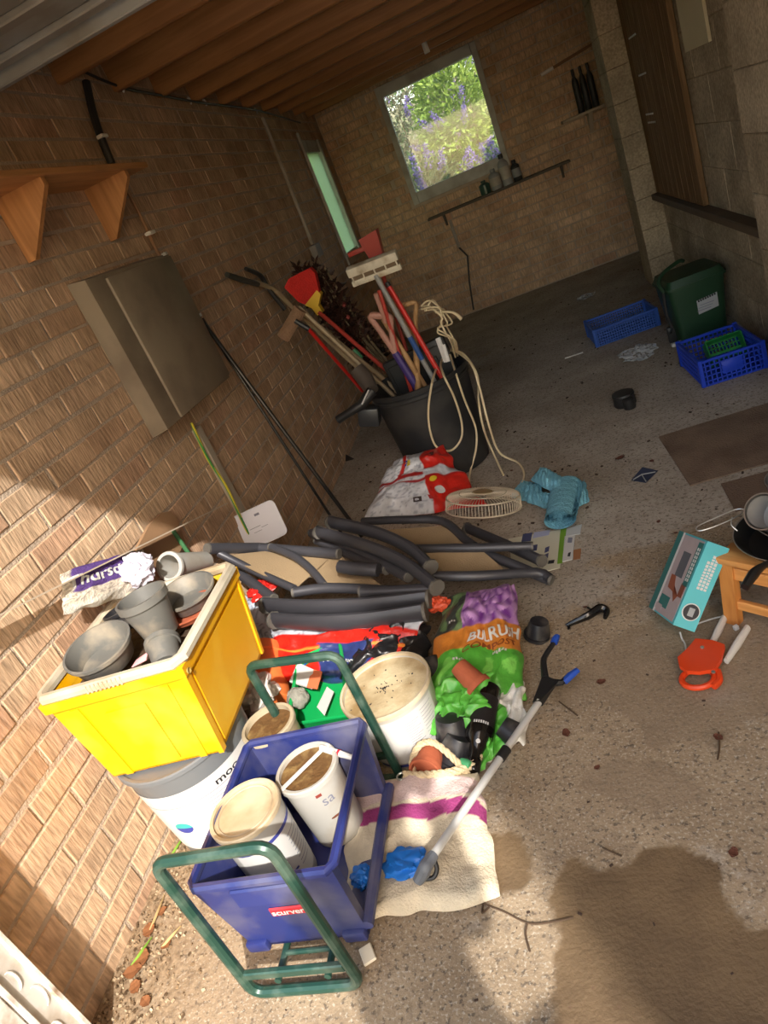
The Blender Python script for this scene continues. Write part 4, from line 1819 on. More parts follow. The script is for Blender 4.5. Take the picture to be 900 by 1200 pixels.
rr = [yp(x, y, 1.045, .004) for x, y in ((-1, -.9), (-.92, -.98), (.92, -.98), (1, -.9), (1, .9), (.92, .98), (-.92, .98), (-1, .9))]
b_.tube(rr, .015, 8, closed=True)
part('cloudy_rim', b_, m_clear, yb, world=True)
for i in range(9):
    b_ = MB()
    p = yp(-.25 + i * .06, -1.04, 1.05, .004)
    b_.rbox(p, (.006, .008, .022), .002, 1)
    part('rim_rib', b_, m_clear, yb, world=True)
b_ = MB()
b_.lathe([(.0001, 0), (.007, 0), (.007, .004)], 14, c=yp(1, -.93, .93, .012), rot=R3(y=PI / 2), cap0=True)
part('stud', b_, mat('grey_stud', lin(150, 130, 70), .5), yb, world=True)
b_ = MB()
b_.hexa([yp(-.94, -.94, .03), yp(.94, -.94, .03), yp(.94, .94, .03), yp(-.94, .94, .03)], [yp(-.94, -.94, .86), yp(.94, -.94, .86), yp(.94, .94, .86), yp(-.94, .94, .86)])
part('packed_soil', b_, m_soil, yb, 0, world=True)
ztop = .358 + .285 * .86


def pot_at(name, label, u, v, z, rt, rb, h, m, axis, **kw):
    """a pot whose rim centre lies on the sight line of (u, v) at height z"""
    ax = Vector(axis).normalized()
    return pot(name, label, Z(u, v, z) - ax * h, rt, rb, h, m, ax, **kw)


# pots in the yellow box
g = 'pots in the yellow box'
pot_at('plant_pot', 'wide shallow grey pot tipped at the wall corner of the yellow box', 113, 757, .695, .086, .072, .06, m_grey, (.10, -.16, 1), group=g)
pot_at('plant_pot', 'upright grey pot with a thick rim in the middle of the yellow box', 164, 698, .765, .063, .045, .118, m_grey, (-.02, .06, 1), group=g, lip=.014)
pot_at('plant_pot', 'small square-shouldered grey pot tucked under the upright pot', 190, 752, .655, .040, .034, .075, m_grey, (-.35, .75, .35), group=g)
pot_at('saucer_pot', 'grey shallow bowl at the far end of the yellow box', 216, 692, .685, .080, .062, .045, m_grey, (.08, -.08, 1), group=g)
pot_at('plant_pot', 'black cracked pot behind the upright grey pot', 141, 712, .70, .050, .04, .06, m_bpot, (-.15, .1, 1), group=g)
pot_at('plant_pot', 'terracotta coloured dish under the grey bowl', 222, 712, .645, .075, .068, .018, m_terra, (0, 0, 1), group=g)
for k, (u, v, lab) in enumerate(((166, 776, 'pink paper scrap by the front rim of the yellow box'), (200, 748, 'small pink paper scrap near the far rim of the yellow box'))):
    p = Z(u, v, ztop + .03)
    b_ = MB()
    q = [p + Vector((rnd(-.02, .02) * (1 if k == 0 else .5), rnd(-.015, .015), rnd(-.004, .012))) for _ in range(1)]
    s_ = .022 if k == 0 else .012
    b_.poly([p + Vector((-s_, -s_ * .6, 0)), p + Vector((s_, -s_ * .3, .006)), p + Vector((s_ * .8, s_ * .8, .012)), p + Vector((-s_ * .9, s_ * .5, .002))], .002, Vector((0, 0, 1)))
    b_.v = b_.v
    single('paper_scrap', b_, mat('pink_paper', lin(240, 170, 175), .8), lab, 'paper', p, world=True, group='paper scraps')

# newspaper bundle wedged between box and wall
m_purp = mat('purple_newsprint', lin(84, 62, 120), .7)


def news_col(s, t):
    if t > .45 and .10 < s < .72:
        return lin(92, 70, 132)
    if t < .2:
        return lin(205, 200, 190)
    v = noise.noise(Vector((s * 60, t * 22, 3)))
    return lin(214, 204, 188) if v < .15 else lin(170, 160, 150)


cs = [W(74, 722, 'x', .05), W(176, 690, 'x', .07), W(166, 642, 'x', .05), W(70, 672, 'x', .035)]
t, on = bag('newspaper', 'crumpled newspaper with a purple masthead between wall and yellow box', 'newspaper', cs, .022, 4, news_col, 46, 40, .008, m=m_clothprint, zmin=None, back=lin(190, 180, 165), edge=.3)
bag_text(t, on, 'Thursday', .02, .56, .78, .22, m_paper, off=.003, bold=.03)


def white_col(s, t):
    return lin(226, 224, 232)


def spiky_wad(name, label, cat, c, r, m, seed, sq=(1, 1, 1), zmin=None, k=.35):
    mb = MB()
    c = Vector(c)

    def f(s, t):
        a, b = s * 2 * PI, (t - .5) * PI
        d = Vector((math.cos(a) * math.cos(b), math.sin(a) * math.cos(b), math.sin(b)))
        w = 1 + k * noise.noise(d * 2.2 + Vector((seed, 0, 0))) + k * .8 * (ridged(d * 1.6 + Vector((0, seed, 0)), 1.4) - .5)
        p = c + Vector((d.x * sq[0], d.y * sq[1], d.z * sq[2])) * r * w
        if zmin is not None and p.z < zmin:
            p.z = zmin
        return p
    mb.grid(f, 36, 24, closed_u=True)
    return single(name, mb, m, label, cat, c, world=True, smooth=25)


spiky_wad('crumpled_paper', 'crumpled pale lilac paper ball behind the upright grey pot', 'paper', W(160, 668, 'x', .10), .046, mat('lilac_paper', lin(214, 210, 226), .7), 3, (1, 1.2, 1))
# small white tub lying on its side behind the box
q0, q1 = W(197, 664, 'x', .13), W(240, 658, 'x', .13)
t = tub('small_tub', 'small white plastic tub lying on its side behind the yellow box', 'tub', q1, .042, .035, (q0 - q1).length * .98, m_wtub, rot=(q0 - q1).to_track_quat('Z', 'Y').to_euler(), top=None)

# rounded board against the wall
b_ = MB()
pp = [W(u, v, 'x', .012) for u, v in ((150, 668), (158, 642), (172, 616), (186, 602), (197, 600), (204, 608), (208, 620), (214, 636), (206, 650), (196, 664))]
b_.poly(pp, .012, Vector((1, 0, 0)))
single('rounded_board', b_, mat('brown_board', lin(150, 118, 88), .7, var=.1), 'round topped brown board leaning on the bricks by the yellow box', 'board', W(180, 668, 'x', .02), world=True)
b_ = MB()
b_.tube([W(203, 622, 'x', .03), W(222, 650, 'x', .04)], .008, 8)
single('green_cane', b_, mat('green_cane', lin(60, 110, 70), .5), 'short green cane behind the small white tub', 'cane', W(222, 650, 'x', .04), world=True)

# white square lid with a printed face leaning on the wall
lc = W(304, 616, 'x', .07)
t = thing('container_lid', 'white square container lid with faint print leaning by the trunking', 'lid', lc)
nv = (CAM - lc)
nv.z *= .6
nv.normalize()
uu = Vector((0, 0, 1)).cross(nv).normalized()
vv = nv.cross(uu)
rotl = math.radians(-2)
ux, vx = uu * math.cos(rotl) + vv * math.sin(rotl), vv * math.cos(rotl) - uu * math.sin(rotl)
hs, rc = .098, .022
outl = []
for sx_, sy_, a0 in ((1, -1, -PI / 2), (1, 1, 0), (-1, 1, PI / 2), (-1, -1, PI)):
    for k in range(5):
        a = a0 + k * PI / 8
        outl.append(lc + ux * (sx_ * (hs - rc) + math.cos(a) * rc) + vx * (sy_ * (hs * .82 - rc) + math.sin(a) * rc))
b_ = MB()
b_.poly(outl, .006, nv)
part('lid_plate', b_, mat('lid_white', lin(222, 222, 232), .45, var=.02), t, 30, world=True)
b_ = MB()
b_.tube([p + nv * .006 for p in outl], .003, 6, closed=True)
part('lid_edge', b_, MATS['lid_white'], t, world=True)
for (sx_, sy_, w_, h_) in ((.01, .045, .022, .010), (-.02, .0, .05, .002), (.02, -.01, .03, .0016), (-.015, -.02, .035, .0016)):
    b_ = MB()
    o_ = lc + nv * .0068
    b_.poly([o_ + ux * (sx_ - w_ / 2) + vx * sy_, o_ + ux * (sx_ + w_ / 2) + vx * sy_, o_ + ux * (sx_ + w_ / 2) + vx * (sy_ + h_), o_ + ux * (sx_ - w_ / 2) + vx * (sy_ + h_)], .0006, nv)
    part('print_mark', b_, m_print, t, 0, world=True)

# ------------------------------------------------------------------ big white bucket in the pile
cW = Vector((.737, 1.480, 0.0))
Wb = tub('plaster_bucket', 'large white bucket with a dirty flat top behind the crate', 'bucket', cW, .133, .112, .222, m_wtub, top=mat('dirty_lid', lin(200, 184, 150), .7, var=.12, scale=8, dirt=lin(150, 125, 85), damt=.35, dscale=9, bump=.3), topz=-.014, rim=.004, rim_m=m_cream)
fa = face_angle(cW)
part('paper_label', wrap_patch(.133, .112, .222, fa - 1.1, fa + .9, .03, .195, .0008, 24), m_paper, Wb)
part('purple_band', wrap_patch(.133, .112, .222, fa - 1.1, fa + .9, .016, .026, .0012, 24), m_bluelab, Wb)
for i in range(11):
    part('print_line', wrap_patch(.133, .112, .222, fa - .02, fa + .34 - .06 * (i % 3), .165 - i * .0085, .1664 - i * .0085, .0014), m_print, Wb)
for i in range(10):
    part('print_line', wrap_patch(.133, .112, .222, fa + .42, fa + .80 - .05 * (i % 2), .178 - i * .012, .1795 - i * .012, .0014), m_print, Wb)
b_ = MB()
for i in range(46):
    a, r_ = rnd(0, 6.28), abs(random.gauss(0, .036))
    p = Vector((math.cos(a) * r_ * 1.6 - .01, math.sin(a) * r_, .2085))
    s_ = rnd(.001, .0042)
    b_.box(p, (s_, s_ * rnd(.6, 1.4), .002), R3(z=rnd(0, 3)))
part('soil_crumbs', b_, m_dark, Wb, 0, kind='stuff')
# ------------------------------------------------------------------ folded garden chairs on the heap
m_tube = mat('charcoal_tube', lin(66, 66, 72), .42, metal=.25, var=.12, scale=14)
m_tube2 = m_tube
m_sling = mat('tan_sling', lin(150, 128, 98), .9, var=.07, scale=20, bump=.3, bscale=200)
m_endcap = mat('worn_end_cap', lin(92, 88, 82), .7, var=.2, scale=30)


def bar(parent, name, pts, r, m, caps=False, n=10, flat=None, smooth=0):
    P = [Z(*q) for q in pts]
    b_ = MB()
    r = r * 1.2
    b_.tube(P, r, n, flat=flat, smooth=smooth)
    o = part(name, b_, m, parent, 40, world=True)
    if caps:
        for a, b in ((P[0], P[1]), (P[-1], P[-2])):
            b_ = MB()
            d = (a - b).normalized()
            b_.tube([a - d * .002, a + d * .008], r * .97, n)
            part('end_cap', b_, m_endcap, parent, 40, world=True)
    return o


def sheet(parent, name, pts, th, m, sag=0.0, n=10):
    """woven panel between four corners"""
    A, B, C_, D_ = [Z(*q) for q in pts]
    nn = (B - A).cross(D_ - A).normalized()
    if nn.z < 0:
        nn = -nn
    mb = MB()

    def f(s, t):
        return (A * (1 - s) + B * s) * (1 - t) + (D_ * (1 - s) + C_ * s) * t - nn * (sag * 16 * s * (1 - s) * t * (1 - t))
    mb.grid(f, n, n)
    k = len(mb.v)
    top = list(mb.v)
    mb.add([p - nn * th for p in top], [tuple(reversed(q)) for q in mb.f])
    return part(name, mb, m, parent, 40, world=True)


ch1 = thing('folding_chair', 'charcoal folding garden chair with tan sling lying flat across the compost bags', 'chair', Z(560, 690, .0), group='folded garden chairs')
bar(ch1, 'back_rail', [(425, 611, .27), (480, 609, .25), (519, 611, .22), (545, 632, .19), (556, 640, .18)], .014, m_tube, smooth=4)
bar(ch1, 'seat_rail', [(480, 643, .24), (560, 642, .20), (622, 640, .15)], .014, m_tube, True)
bar(ch1, 'front_rail', [(497, 675, .23), (560, 675, .19), (628, 671, .11), (645, 679, .09)], .015, m_tube, True, smooth=3)
bar(ch1, 'side_rail', [(548, 619, .14), (590, 637, .13), (634, 657, .12)], .020, m_tube, True, flat=.7)
bar(ch1, 'side_rail', [(566, 648, .165), (605, 663, .135), (644, 680, .075)], .015, m_tube, True)
bar(ch1, 'arm_rest', [(388, 612, .345), (440, 624, .325), (480, 642, .30), (504, 664, .275)], .025, m_tube, True, flat=.62, smooth=4)
bar(ch1, 'arm_rest', [(374, 624, .330), (430, 640, .315), (475, 660, .285), (511, 688, .255)], .025, m_tube, True, flat=.62, smooth=4)
bar(ch1, 'back_leg', [(366, 625, .285), (420, 645, .275), (478, 676, .245)], .017, m_tube, True)
bar(ch1, 'back_leg', [(372, 634, .27), (420, 654, .262), (452, 668, .25)], .015, m_tube, True)
sheet(ch1, 'sling_back', [(436, 622, .245), (524, 616, .20), (556, 638, .175), (482, 640, .228)], .003, m_sling, .01)
sheet(ch1, 'sling_seat', [(494, 648, .225), (566, 646, .185), (592, 668, .15), (503, 671, .215)], .003, m_sling, .008)
ch2 = thing('folding_chair', 'charcoal folding garden chair with tan sling lying against the brick wall', 'chair', Z(360, 735, .0), group='folded garden chairs')


def wx(u, v, x):
    p = W(u, v, 'x', x)
    return (u, v, p.z)


bar(ch2, 'top_rail', [wx(244, 643, .05), wx(303, 642, .13), (396, 649, .295)], .018, m_tube, True)
bar(ch2, 'side_rail', [wx(256, 648, .06), (300, 670, .36), (345, 690, .31)], .013, m_tube2)
bar(ch2, 'cross_rail', [(318, 641, .375), (345, 652, .345), (365, 668, .31), (380, 686, .275)], .013, m_tube2, True, smooth=3)
bar(ch2, 'front_rail', [(345, 694, .30), (386, 689, .275), (452, 692, .235)], .016, m_tube2, True, smooth=3)
bar(ch2, 'arm_rest', [(312, 709, .290), (360, 712, .28), (430, 710, .255), (502, 702, .235)], .028, m_tube2, True, flat=.5, smooth=3)
bar(ch2, 'arm_rest', [(322, 727, .272), (370, 730, .265), (430, 727, .245), (497, 717, .225)], .028, m_tube2, True, flat=.5, smooth=3)
bar(ch2, 'leg', [(280, 672, .35), (320, 701, .29)], .017, m_tube2, True)
bar(ch2, 'leg', [(424, 694, .26), (470, 692, .24), (506, 690, .22)], .017, m_tube, True)
bar(ch2, 'hinge_tube', [(399, 664, .31), (412, 666, .305), (443, 668, .28)], .021, m_tube2)
sheet(ch2, 'sling_back', [wx(262, 651, .06), (318, 645, .35), (388, 652, .285), (345, 691, .30)], .003, m_sling, .004)
sheet(ch2, 'sling_seat', [(318, 647, .345), (400, 652, .275), (450, 688, .225), (384, 687, .262)], .003, m_sling, .006)

# ------------------------------------------------------------------ compost bags under and around the chairs
RED, NAVY, WHITE = lin(205, 38, 28), lin(44, 58, 112), lin(206, 210, 220)


def red_bag_col(s, t):
    if .40 < s + (t - .5) * .1 < .80 and t < .62:
        return NAVY
    if t > .80:
        v = noise.noise(Vector((s * 70, t * 14, 1)))
        return WHITE if v < .2 else lin(150, 155, 170)
    if .52 < t < .57:
        return lin(230, 140, 60)
    return RED


t, on = bag('compost_bag', 'red and navy compost sack lying under the folded chairs', 'bag', [Z(330, 800, .12), Z(452, 800, .12), Z(500, 722, .20), Z(318, 738, .22)], .035, 11, red_bag_col, 60, 44, .014, back=RED)
bag_text(t, on, 'compost', .72, .34, .26, .10, m_paper, flipx=True, bold=.03)
b_ = MB()
b_.poly([on(.28 + .055 * math.cos(a) + .04 * math.sin(a), .30 + .17 * math.sin(a), .004) for a in [2 * PI * i / 18 for i in range(18)]])
lg = part('blue_emblem', b_, mat('emblem_blue', lin(36, 64, 160), .4), t, 0, world=True)
b_ = MB()
b_.poly([on(.28 + .04 * math.cos(a) + .03 * math.sin(a), .30 + .06 * math.sin(a), .006) for a in [2 * PI * i / 14 for i in range(14)]])
part('white_emblem', b_, m_paper, t, 0, world=True)


def red2_col(s, t):
    if .60 < s:
        if abs(t - .55) < .07:
            return lin(212, 214, 222)
        if abs(t - .55) < .10:
            return lin(190, 30, 28)
        return lin(214, 44, 34)
    if abs(t - .55) < .03 or abs(t - .45) < .022 and s < .6:
        return lin(176, 32, 34)
    if abs(s - .30) < .03 and t > .55:
        return lin(200, 40, 34)
    v = noise.noise(Vector((s * 26, t * 70, 5)))
    return lin(222, 224, 230) if v < .22 else lin(176, 180, 192)


t, on = bag('compost_bag', 'white and red compost sack slumped against the black bin', 'bag', [Z(424, 612, .06), Z(570, 592, .03), Z(520, 523, .20), Z(462, 540, .22)], .05, 21, red2_col, 70, 56, .018, back=RED)
for s_, t_, r_, mm in ((.70, .40, .035, mat('yellow_dot', lin(220, 190, 50), .4)), (.74, .27, .05, m_paper)):
    b_ = MB()
    b_.poly([on(s_ + r_ * math.cos(a), t_ + r_ * math.sin(a), .005) for a in [2 * PI * i / 16 for i in range(16)]])
    part('round_mark', b_, mm, t, 0, world=True)
for s_, t_, c_ in ((.34, .78, lin(60, 70, 150)), (.44, .76, lin(220, 190, 60)), (.40, .88, lin(200, 80, 110)), (.60, .16, lin(170, 50, 50)), (.50, .14, lin(70, 60, 60)), (.74, .80, lin(90, 40, 40))):
    b_ = MB()
    b_.poly([on(s_ + a, t_ + b, .005) for a, b in ((-.025, -.035), (.025, -.035), (.025, .035), (-.025, .035))])
    part('print_block', b_, mat('print_%d_%d' % (s_ * 100, t_ * 100), c_, .5), t, 0, world=True)


def silver_col(s, t):
    v = noise.noise(Vector((s * 40, t * 12, 8)))
    return lin(180, 188, 202) if v < .2 else lin(120, 126, 140)


bag('compost_bag', 'silvery inside-out sack showing at the wall side of the chairs', 'bag', [Z(292, 770, .14), Z(345, 778, .12), Z(345, 705, .22), Z(285, 700, .26)], .03, 31, silver_col, 36, 36, .016, back=WHITE)
bag('bin_liner', 'black plastic bin liner bunched between the chairs and the white bucket', 'bag', [Z(402, 790, .15), Z(505, 790, .08), Z(500, 728, .16), Z(432, 735, .19)], .05, 41, lambda s, t: lin(30, 30, 33), 44, 36, .022, back=(.01, .01, .01))
b_ = MB()
spiky_wad('red_packet', 'small red packet corner poking from under the chairs', 'packet', Z(308, 690, .30), .05, mat('red_packet', lin(206, 40, 34), .35), 8, (1.1, 1.2, .45))
spiky_wad('orange_packet', 'orange red bag end beside the chair arms', 'packet', Z(513, 708, .20), .028, mat('orange_red_plastic', lin(196, 74, 44), .45), 9, (1.3, .9, .8))


def bulrush_col(s, t):
    if t > .60:
        if s < .30:
            return lin(58, 62, 58) if noise.noise(Vector((s * 9, t * 9, 2))) < .1 else lin(96, 120, 80)
        d = Vector((s - .66, t - 1.0, 0))
        an = math.atan2(d.y, d.x)
        rr = d.length
        lay_ = math.floor(rr / .085)
        fa_ = an * 13 / (2 * PI) + .5 * lay_ + .15 * math.sin(lay_ * 7)
        w_ = abs((fa_ % 1) - .5) * 2
        k = max(0, min(1, .95 * (1 - w_ ** 1.5) * (.45 + .55 * (rr / .085 - lay_)) + noise.noise(Vector((s * 14, t * 14, 1))) * .25))
        a, b = Vector(lin(106, 46, 132)), Vector(lin(206, 160, 214))
        return tuple(a * (1 - k) + b * k)
    lo = .38 + .10 * (1 - s) * .3 + .03 * math.sin(s * 5)
    if t > lo:
        return lin(206, 128, 52) if noise.noise(Vector((s * 5, t * 5, 4))) < .25 else lin(186, 108, 46)
    return lin(84, 168, 58) if noise.noise(Vector((s * 7, t * 7, 6))) < .2 else lin(120, 196, 84)


BL, BR, TR, TL = Z(492, 842, .10), Z(616, 822, .02), Z(606, 684, .13), Z(520, 700, .19)
t, on = bag('compost_bag', 'compost sack with a purple flower picture and green base beside the black bottles', 'bag', [BL, BR, TR, TL], .045, 51, bulrush_col, 84, 84, .013, back=lin(90, 170, 70), flip=1)
bag_text(t, on, 'BULRUSH', .40, .455, .58, .085, m_paper, off=.004, bold=.03)
bag_text(t, on, 'COMPOST', .36, .385, .58, .045, mat('brown_print', lin(126, 62, 26), .5), off=.004, bold=.02)


for s0_, t0_, n_ in ((.24, .31, 5), (.66, .33, 7), (.13, .66, 3)):
    for k in range(n_):
        b_ = MB()
        b_.poly([on(s0_ + k * .026 + a_, t0_ + (k % 2) * .008 + b2, .005) for a_, b2 in ((0, 0), (.016, 0), (.018, .022), (.002, .022))])
        part('print_mark', b_, m_paper, t, 0, world=True)


def fold_col(s, t):
    return lin(96, 186, 70) if (s + .3 * t) < .72 else lin(232, 232, 228)


bag('torn_sack', 'torn green sack with its white inside folded out beside the litter picker', 'bag', [Z(560, 905, .03), Z(618, 868, .008), Z(612, 792, .03), Z(560, 830, .09)], .022, 61, fold_col, 44, 44, .02, back=lin(220, 220, 216))
bag('torn_sack', 'crumpled green sack flap under the terracotta pot', 'bag', [Z(506, 862, .08), Z(566, 850, .09), Z(574, 790, .13), Z(508, 800, .13)], .025, 62, lambda s, t: lin(92, 180, 66), 40, 40, .022, back=lin(80, 160, 60))

# ------------------------------------------------------------------ pots and bottles in front of the sack


def lie_pot(name, label, base, mouth, rt, rb, m, **kw):
    a, b = Z(*base), Z(*mouth)
    return pot(name, label, a, rt, rb, (b - a).length, m, (b - a), **kw)


g = 'loose pots in the heap'
lie_pot('plant_pot', 'small terracotta pot lying with its holed base showing on the green sack', (537, 780, .175), (562, 806, .125), .036, .027, m_terra, holes=True, group=g)
lie_pot('plant_pot', 'terracotta pot with its mouth open inside the rope loop', (508, 878, .07), (498, 905, .075), .040, .030, m_terra, group=g, inside=m_terra)
lie_pot('plant_pot', 'dull black pot upside down beside the big white bucket', (528, 838, .12), (537, 876, .02), .058, .044, m_bpot, group=g)
lie_pot('plant_pot', 'black pot leaning under the rope end by the white bucket', (540, 862, .085), (530, 895, .02), .050, .038, m_bpot, group=g)
lie_pot('plant_pot', 'narrow black pot wedged between white bucket and green sack', (503, 772, .15), (516, 800, .10), .034, .028, m_bpot, group=g)
lie_pot('plant_pot', 'small round black pot lying in the torn sack', (588, 850, .085), (604, 862, .06), .036, .028, m_bpot, group=g)
lie_pot('plant_pot', 'black pot upside down alone on the floor by the picker jaws', (632, 728, .058), (630, 745, .004), .042, .030, m_bpot, group='pots on the floor')


def wine(name, label, base, tip, r, m, text=None, foil=None):
    a, b = Z(*base), Z(*tip)
    h = (b - a).length
    q = (b - a).normalized().to_track_quat('Z', 'Y')
    t = thing(name, label, 'bottle', a, q.to_euler(), 'glass bottles in the heap')
    b_ = MB()
    b_.lathe([(r * .9, 0), (r, .006), (r, h * .56), (r * .92, h * .63), (r * .55, h * .73), (r * .40, h * .80), (r * .38, h * .97)], 28, cap0=True, cap1=True)
    part('bottle_body', b_, m, t)
    b_ = MB()
    b_.lathe([(r * .42, h * .86), (r * .46, h * .88), (r * .46, h * .985), (r * .40, h)], 20, cap1=True)
    part('cap', b_, foil or m, t)
    # which side of the bottle looks up at the viewer
    v = q.inverted() @ (CAM - a)
    fa = math.atan2(v.y, v.x)
    b_ = MB()
    b_.grid(lambda s, k: Vector((math.cos(fa + (s - .5) * 2.2) * r * 1.006, math.sin(fa + (s - .5) * 2.2) * r * 1.006, h * (.16 + .36 * k))), 14, 2)
    part('bottle_label', b_, mat('black_bottle_label', lin(28, 24, 26), .5, var=.2), t)
    if text:
        for k in range(7):
            an = fa - .5 + k * .155
            b_ = MB()
            b_.grid(lambda s_, q_, an=an: Vector((math.cos(an + s_ * .10) * r * 1.014, math.sin(an + s_ * .10) * r * 1.014, h * .49 + q_ * .008)), 3, 2)
            part('print_mark', b_, m_paper, t, 0)
    b_ = MB()
    b_.lathe([(.0001, 0), (.006, 0), (.006, .002)], 12, c=(math.cos(fa) * r * .62, math.sin(fa) * r * .62, h * .70), rot=Vector((math.cos(fa), math.sin(fa), .5)).to_track_quat('Z', 'Y').to_matrix(), cap0=True, cap1=True)
    part('seal', b_, m_paper, t)
    return t


m_glassblk = mat('black_bottle_glass', lin(20, 17, 16), .12, var=.2)
m_glassbrn = mat('brown_bottle_glass', lin(52, 34, 18), .12, var=.3)
wine('wine_bottle', 'black glass bottle lying neck down over the torn sack', (571, 806, .10), (554, 905, .045), .040, m_glassblk, True)
wine('wine_bottle', 'brown glass bottle lying beside the black one', (550, 812, .09), (556, 892, .03), .034, m_glassbrn)

# ------------------------------------------------------------------ green tub, orange pot and wrappers behind the crate
t = thing('green_trough', 'bright green plastic tub holding loose bits behind the rear handle loop', 'tub', Z(375, 840, .0))
Pb = [Z(348, 862, .10), Z(408, 852, .10), Z(402, 775, .12), Z(345, 800, .12)]
Pt = [Z(336, 850, .17), Z(412, 838, .17), Z(398, 752, .19), Z(350, 772, .20)]
m_gtub = mat('green_tub_plastic', lin(20, 158, 82), .35, var=.08)
for i in range(4):
    j = (i + 1) % 4
    mb = MB()
    n = (Pb[j] - Pb[i]).cross(Pt[i] - Pb[i]).normalized()
    mb.hexa([Pb[i], Pb[j], Pt[j], Pt[i]], [p - n * .004 for p in (Pb[i], Pb[j], Pt[j], Pt[i])])
    part('tub_wall', mb, m_gtub, t, 0, world=True)
mb = MB()
mb.hexa(Pb, [p + Vector((0, 0, .005)) for p in Pb])
part('tub_floor', mb, m_gtub, t, 0, world=True)
b_ = MB()
b_.tube(Pt, .007, 8, closed=True)
part('rim', b_, m_gtub, t, world=True)
b_ = MB()
P = [Z(372, 830, .172), Z(381, 840, .172), Z(392, 812, .172), Z(384, 806, .172)]
b_.poly([p + Vector((0, 0, .004)) for p in P], .001, Vector((0, 0, 1)))
part('price_sticker', b_, m_paper, t, 0, world=True)
spiky_wad('stone_ball', 'rough grey round stone lying in the green tub', 'stone', Z(349, 818, .165), .034, mat('grey_stone', lin(140, 138, 128), .9, var=.25, scale=20, bump=.8, bscale=60), 5, k=.12)
b_ = MB()
P = [Z(340, 800, .185), Z(366, 808, .175), Z(368, 786, .19), Z(350, 778, .20)]
b_.poly(P, .006, Vector((0, 0, 1)))
single('seed_packet', b_, m_paper, 'white paper packet in the green tub', 'packet', P[0], world=True)
b_ = MB()
P = [Z(360, 806, .183), Z(372, 808, .183), Z(378, 788, .19), Z(366, 785, .19)]
b_.poly(P, .004, Vector((0, 0, 1)))
single('orange_tag', b_, mat('orange_tag', lin(220, 120, 80), .5), 'orange card tag beside the white packet', 'tag', P[0], world=True)
m_orange = mat('orange_plastic', lin(232, 122, 62), .5, var=.08)
lie_pot('large_pot', 'large orange plastic pot tipped over beside the yellow box', (318, 830, .10), (303, 770, .17), .090, .070, m_orange, group=g)
spiky_wad('plastic_bag', 'white clear plastic bag stuffed by the orange pot', 'bag', Z(302, 812, .17), .065, mat('milky_polythene', lin(222, 212, 204), .25, var=.08), 12, (.9, 1.1, .9), zmin=.004)

# ------------------------------------------------------------------ canvas bag with rope handle, glove, litter picker


def canvas_col(s, t):
    yb_ = .60 + .06 * math.sin(s * 3.0 + .5) + .03 * s
    if abs(t - yb_) < .052:
        return lin(142, 60, 108)
    if .08 < t - yb_ < .30:
        return lin(206, 182, 178)
    return lin(208, 194, 170)


outline = [Z(392, 1092, .035), Z(582, 1052, .006), Z(562, 902, .05), Z(412, 915, .06)]
t, on = bag('canvas_bag', 'cream canvas bag with a purple stripe and rope handles flat on the floor', 'bag', outline, .026, 71, canvas_col, 70, 70, .014, m=m_clothprint, back=lin(215, 200, 176), edge=.10, freq=6)
t['category'] = 'bag'
m_rope = mat('cotton_rope', lin(206, 186, 150), .9, var=.15, scale=30, bump=.6, bscale=120)


def rope(parent, pts, r=.0085):
    P = [Z(*q) for q in pts]
    P, _ = catmull(P, [1] * len(P), 8)
    for ph in (0, 2 * PI / 3, 4 * PI / 3):
        Q = []
        acc = 0
        for i, p in enumerate(P):
            d = (P[min(i + 1, len(P) - 1)] - P[max(i - 1, 0)]).normalized()
            if i:
                acc += (P[i] - P[i - 1]).length
            u_ = d.orthogonal().normalized() if i == 0 else (u_ - d * u_.dot(d)).normalized()
            v_ = d.cross(u_)
            a = acc / .035 * 2 * PI / 1.6 + ph
            Q.append(p + (u_ * math.cos(a) + v_ * math.sin(a)) * r * .55)
        b_ = MB()
        b_.tube(Q, r * .62, 7)
        part('rope_strand', b_, m_rope, parent, world=True)


rope(t, [(487, 912, .06), (483, 892, .085), (492, 873, .11), (507, 870, .12), (524, 882, .10), (540, 898, .07), (548, 908, .05)])
rope(t, [(474, 908, .075), (500, 908, .085), (528, 905, .08), (552, 897, .06), (562, 886, .05)], .010)
b_ = MB()
p = on(.42, .96)
b_.tube([p + Vector((math.cos(a) * .012, math.sin(a) * .012, .004)) for a in [2 * PI * i / 16 for i in range(16)]], .0025, 6, closed=True)
part('eyelet', b_, MATS['steel'], t, world=True)
b_ = MB()
b_.tube([Z(541, 893, .07), Z(546, 895, .072), Z(551, 897, .07)], [.011, .013, .010], 10)
single('plastic_stub', b_, mat('green_cap', lin(70, 150, 100), .5), 'small green plastic stub caught in the rope handle', 'stub', Z(545, 895, .06), world=True)
m_glove = mat('bright_blue_rubber', lin(30, 110, 200), .4, var=.2, scale=10)
spiky_wad('rubber_glove', 'crumpled bright blue rubber glove under the litter picker handle', 'glove', Z(474, 1012, .06), .044, m_glove, 14, (1.2, .9, .32), k=.3)
spiky_wad('blue_cloth', 'small bright blue cloth lump in the crate corner', 'cloth', cpt(.80, -.35, ZB + .03), .026, m_glove, 15, (1, 1, .8))

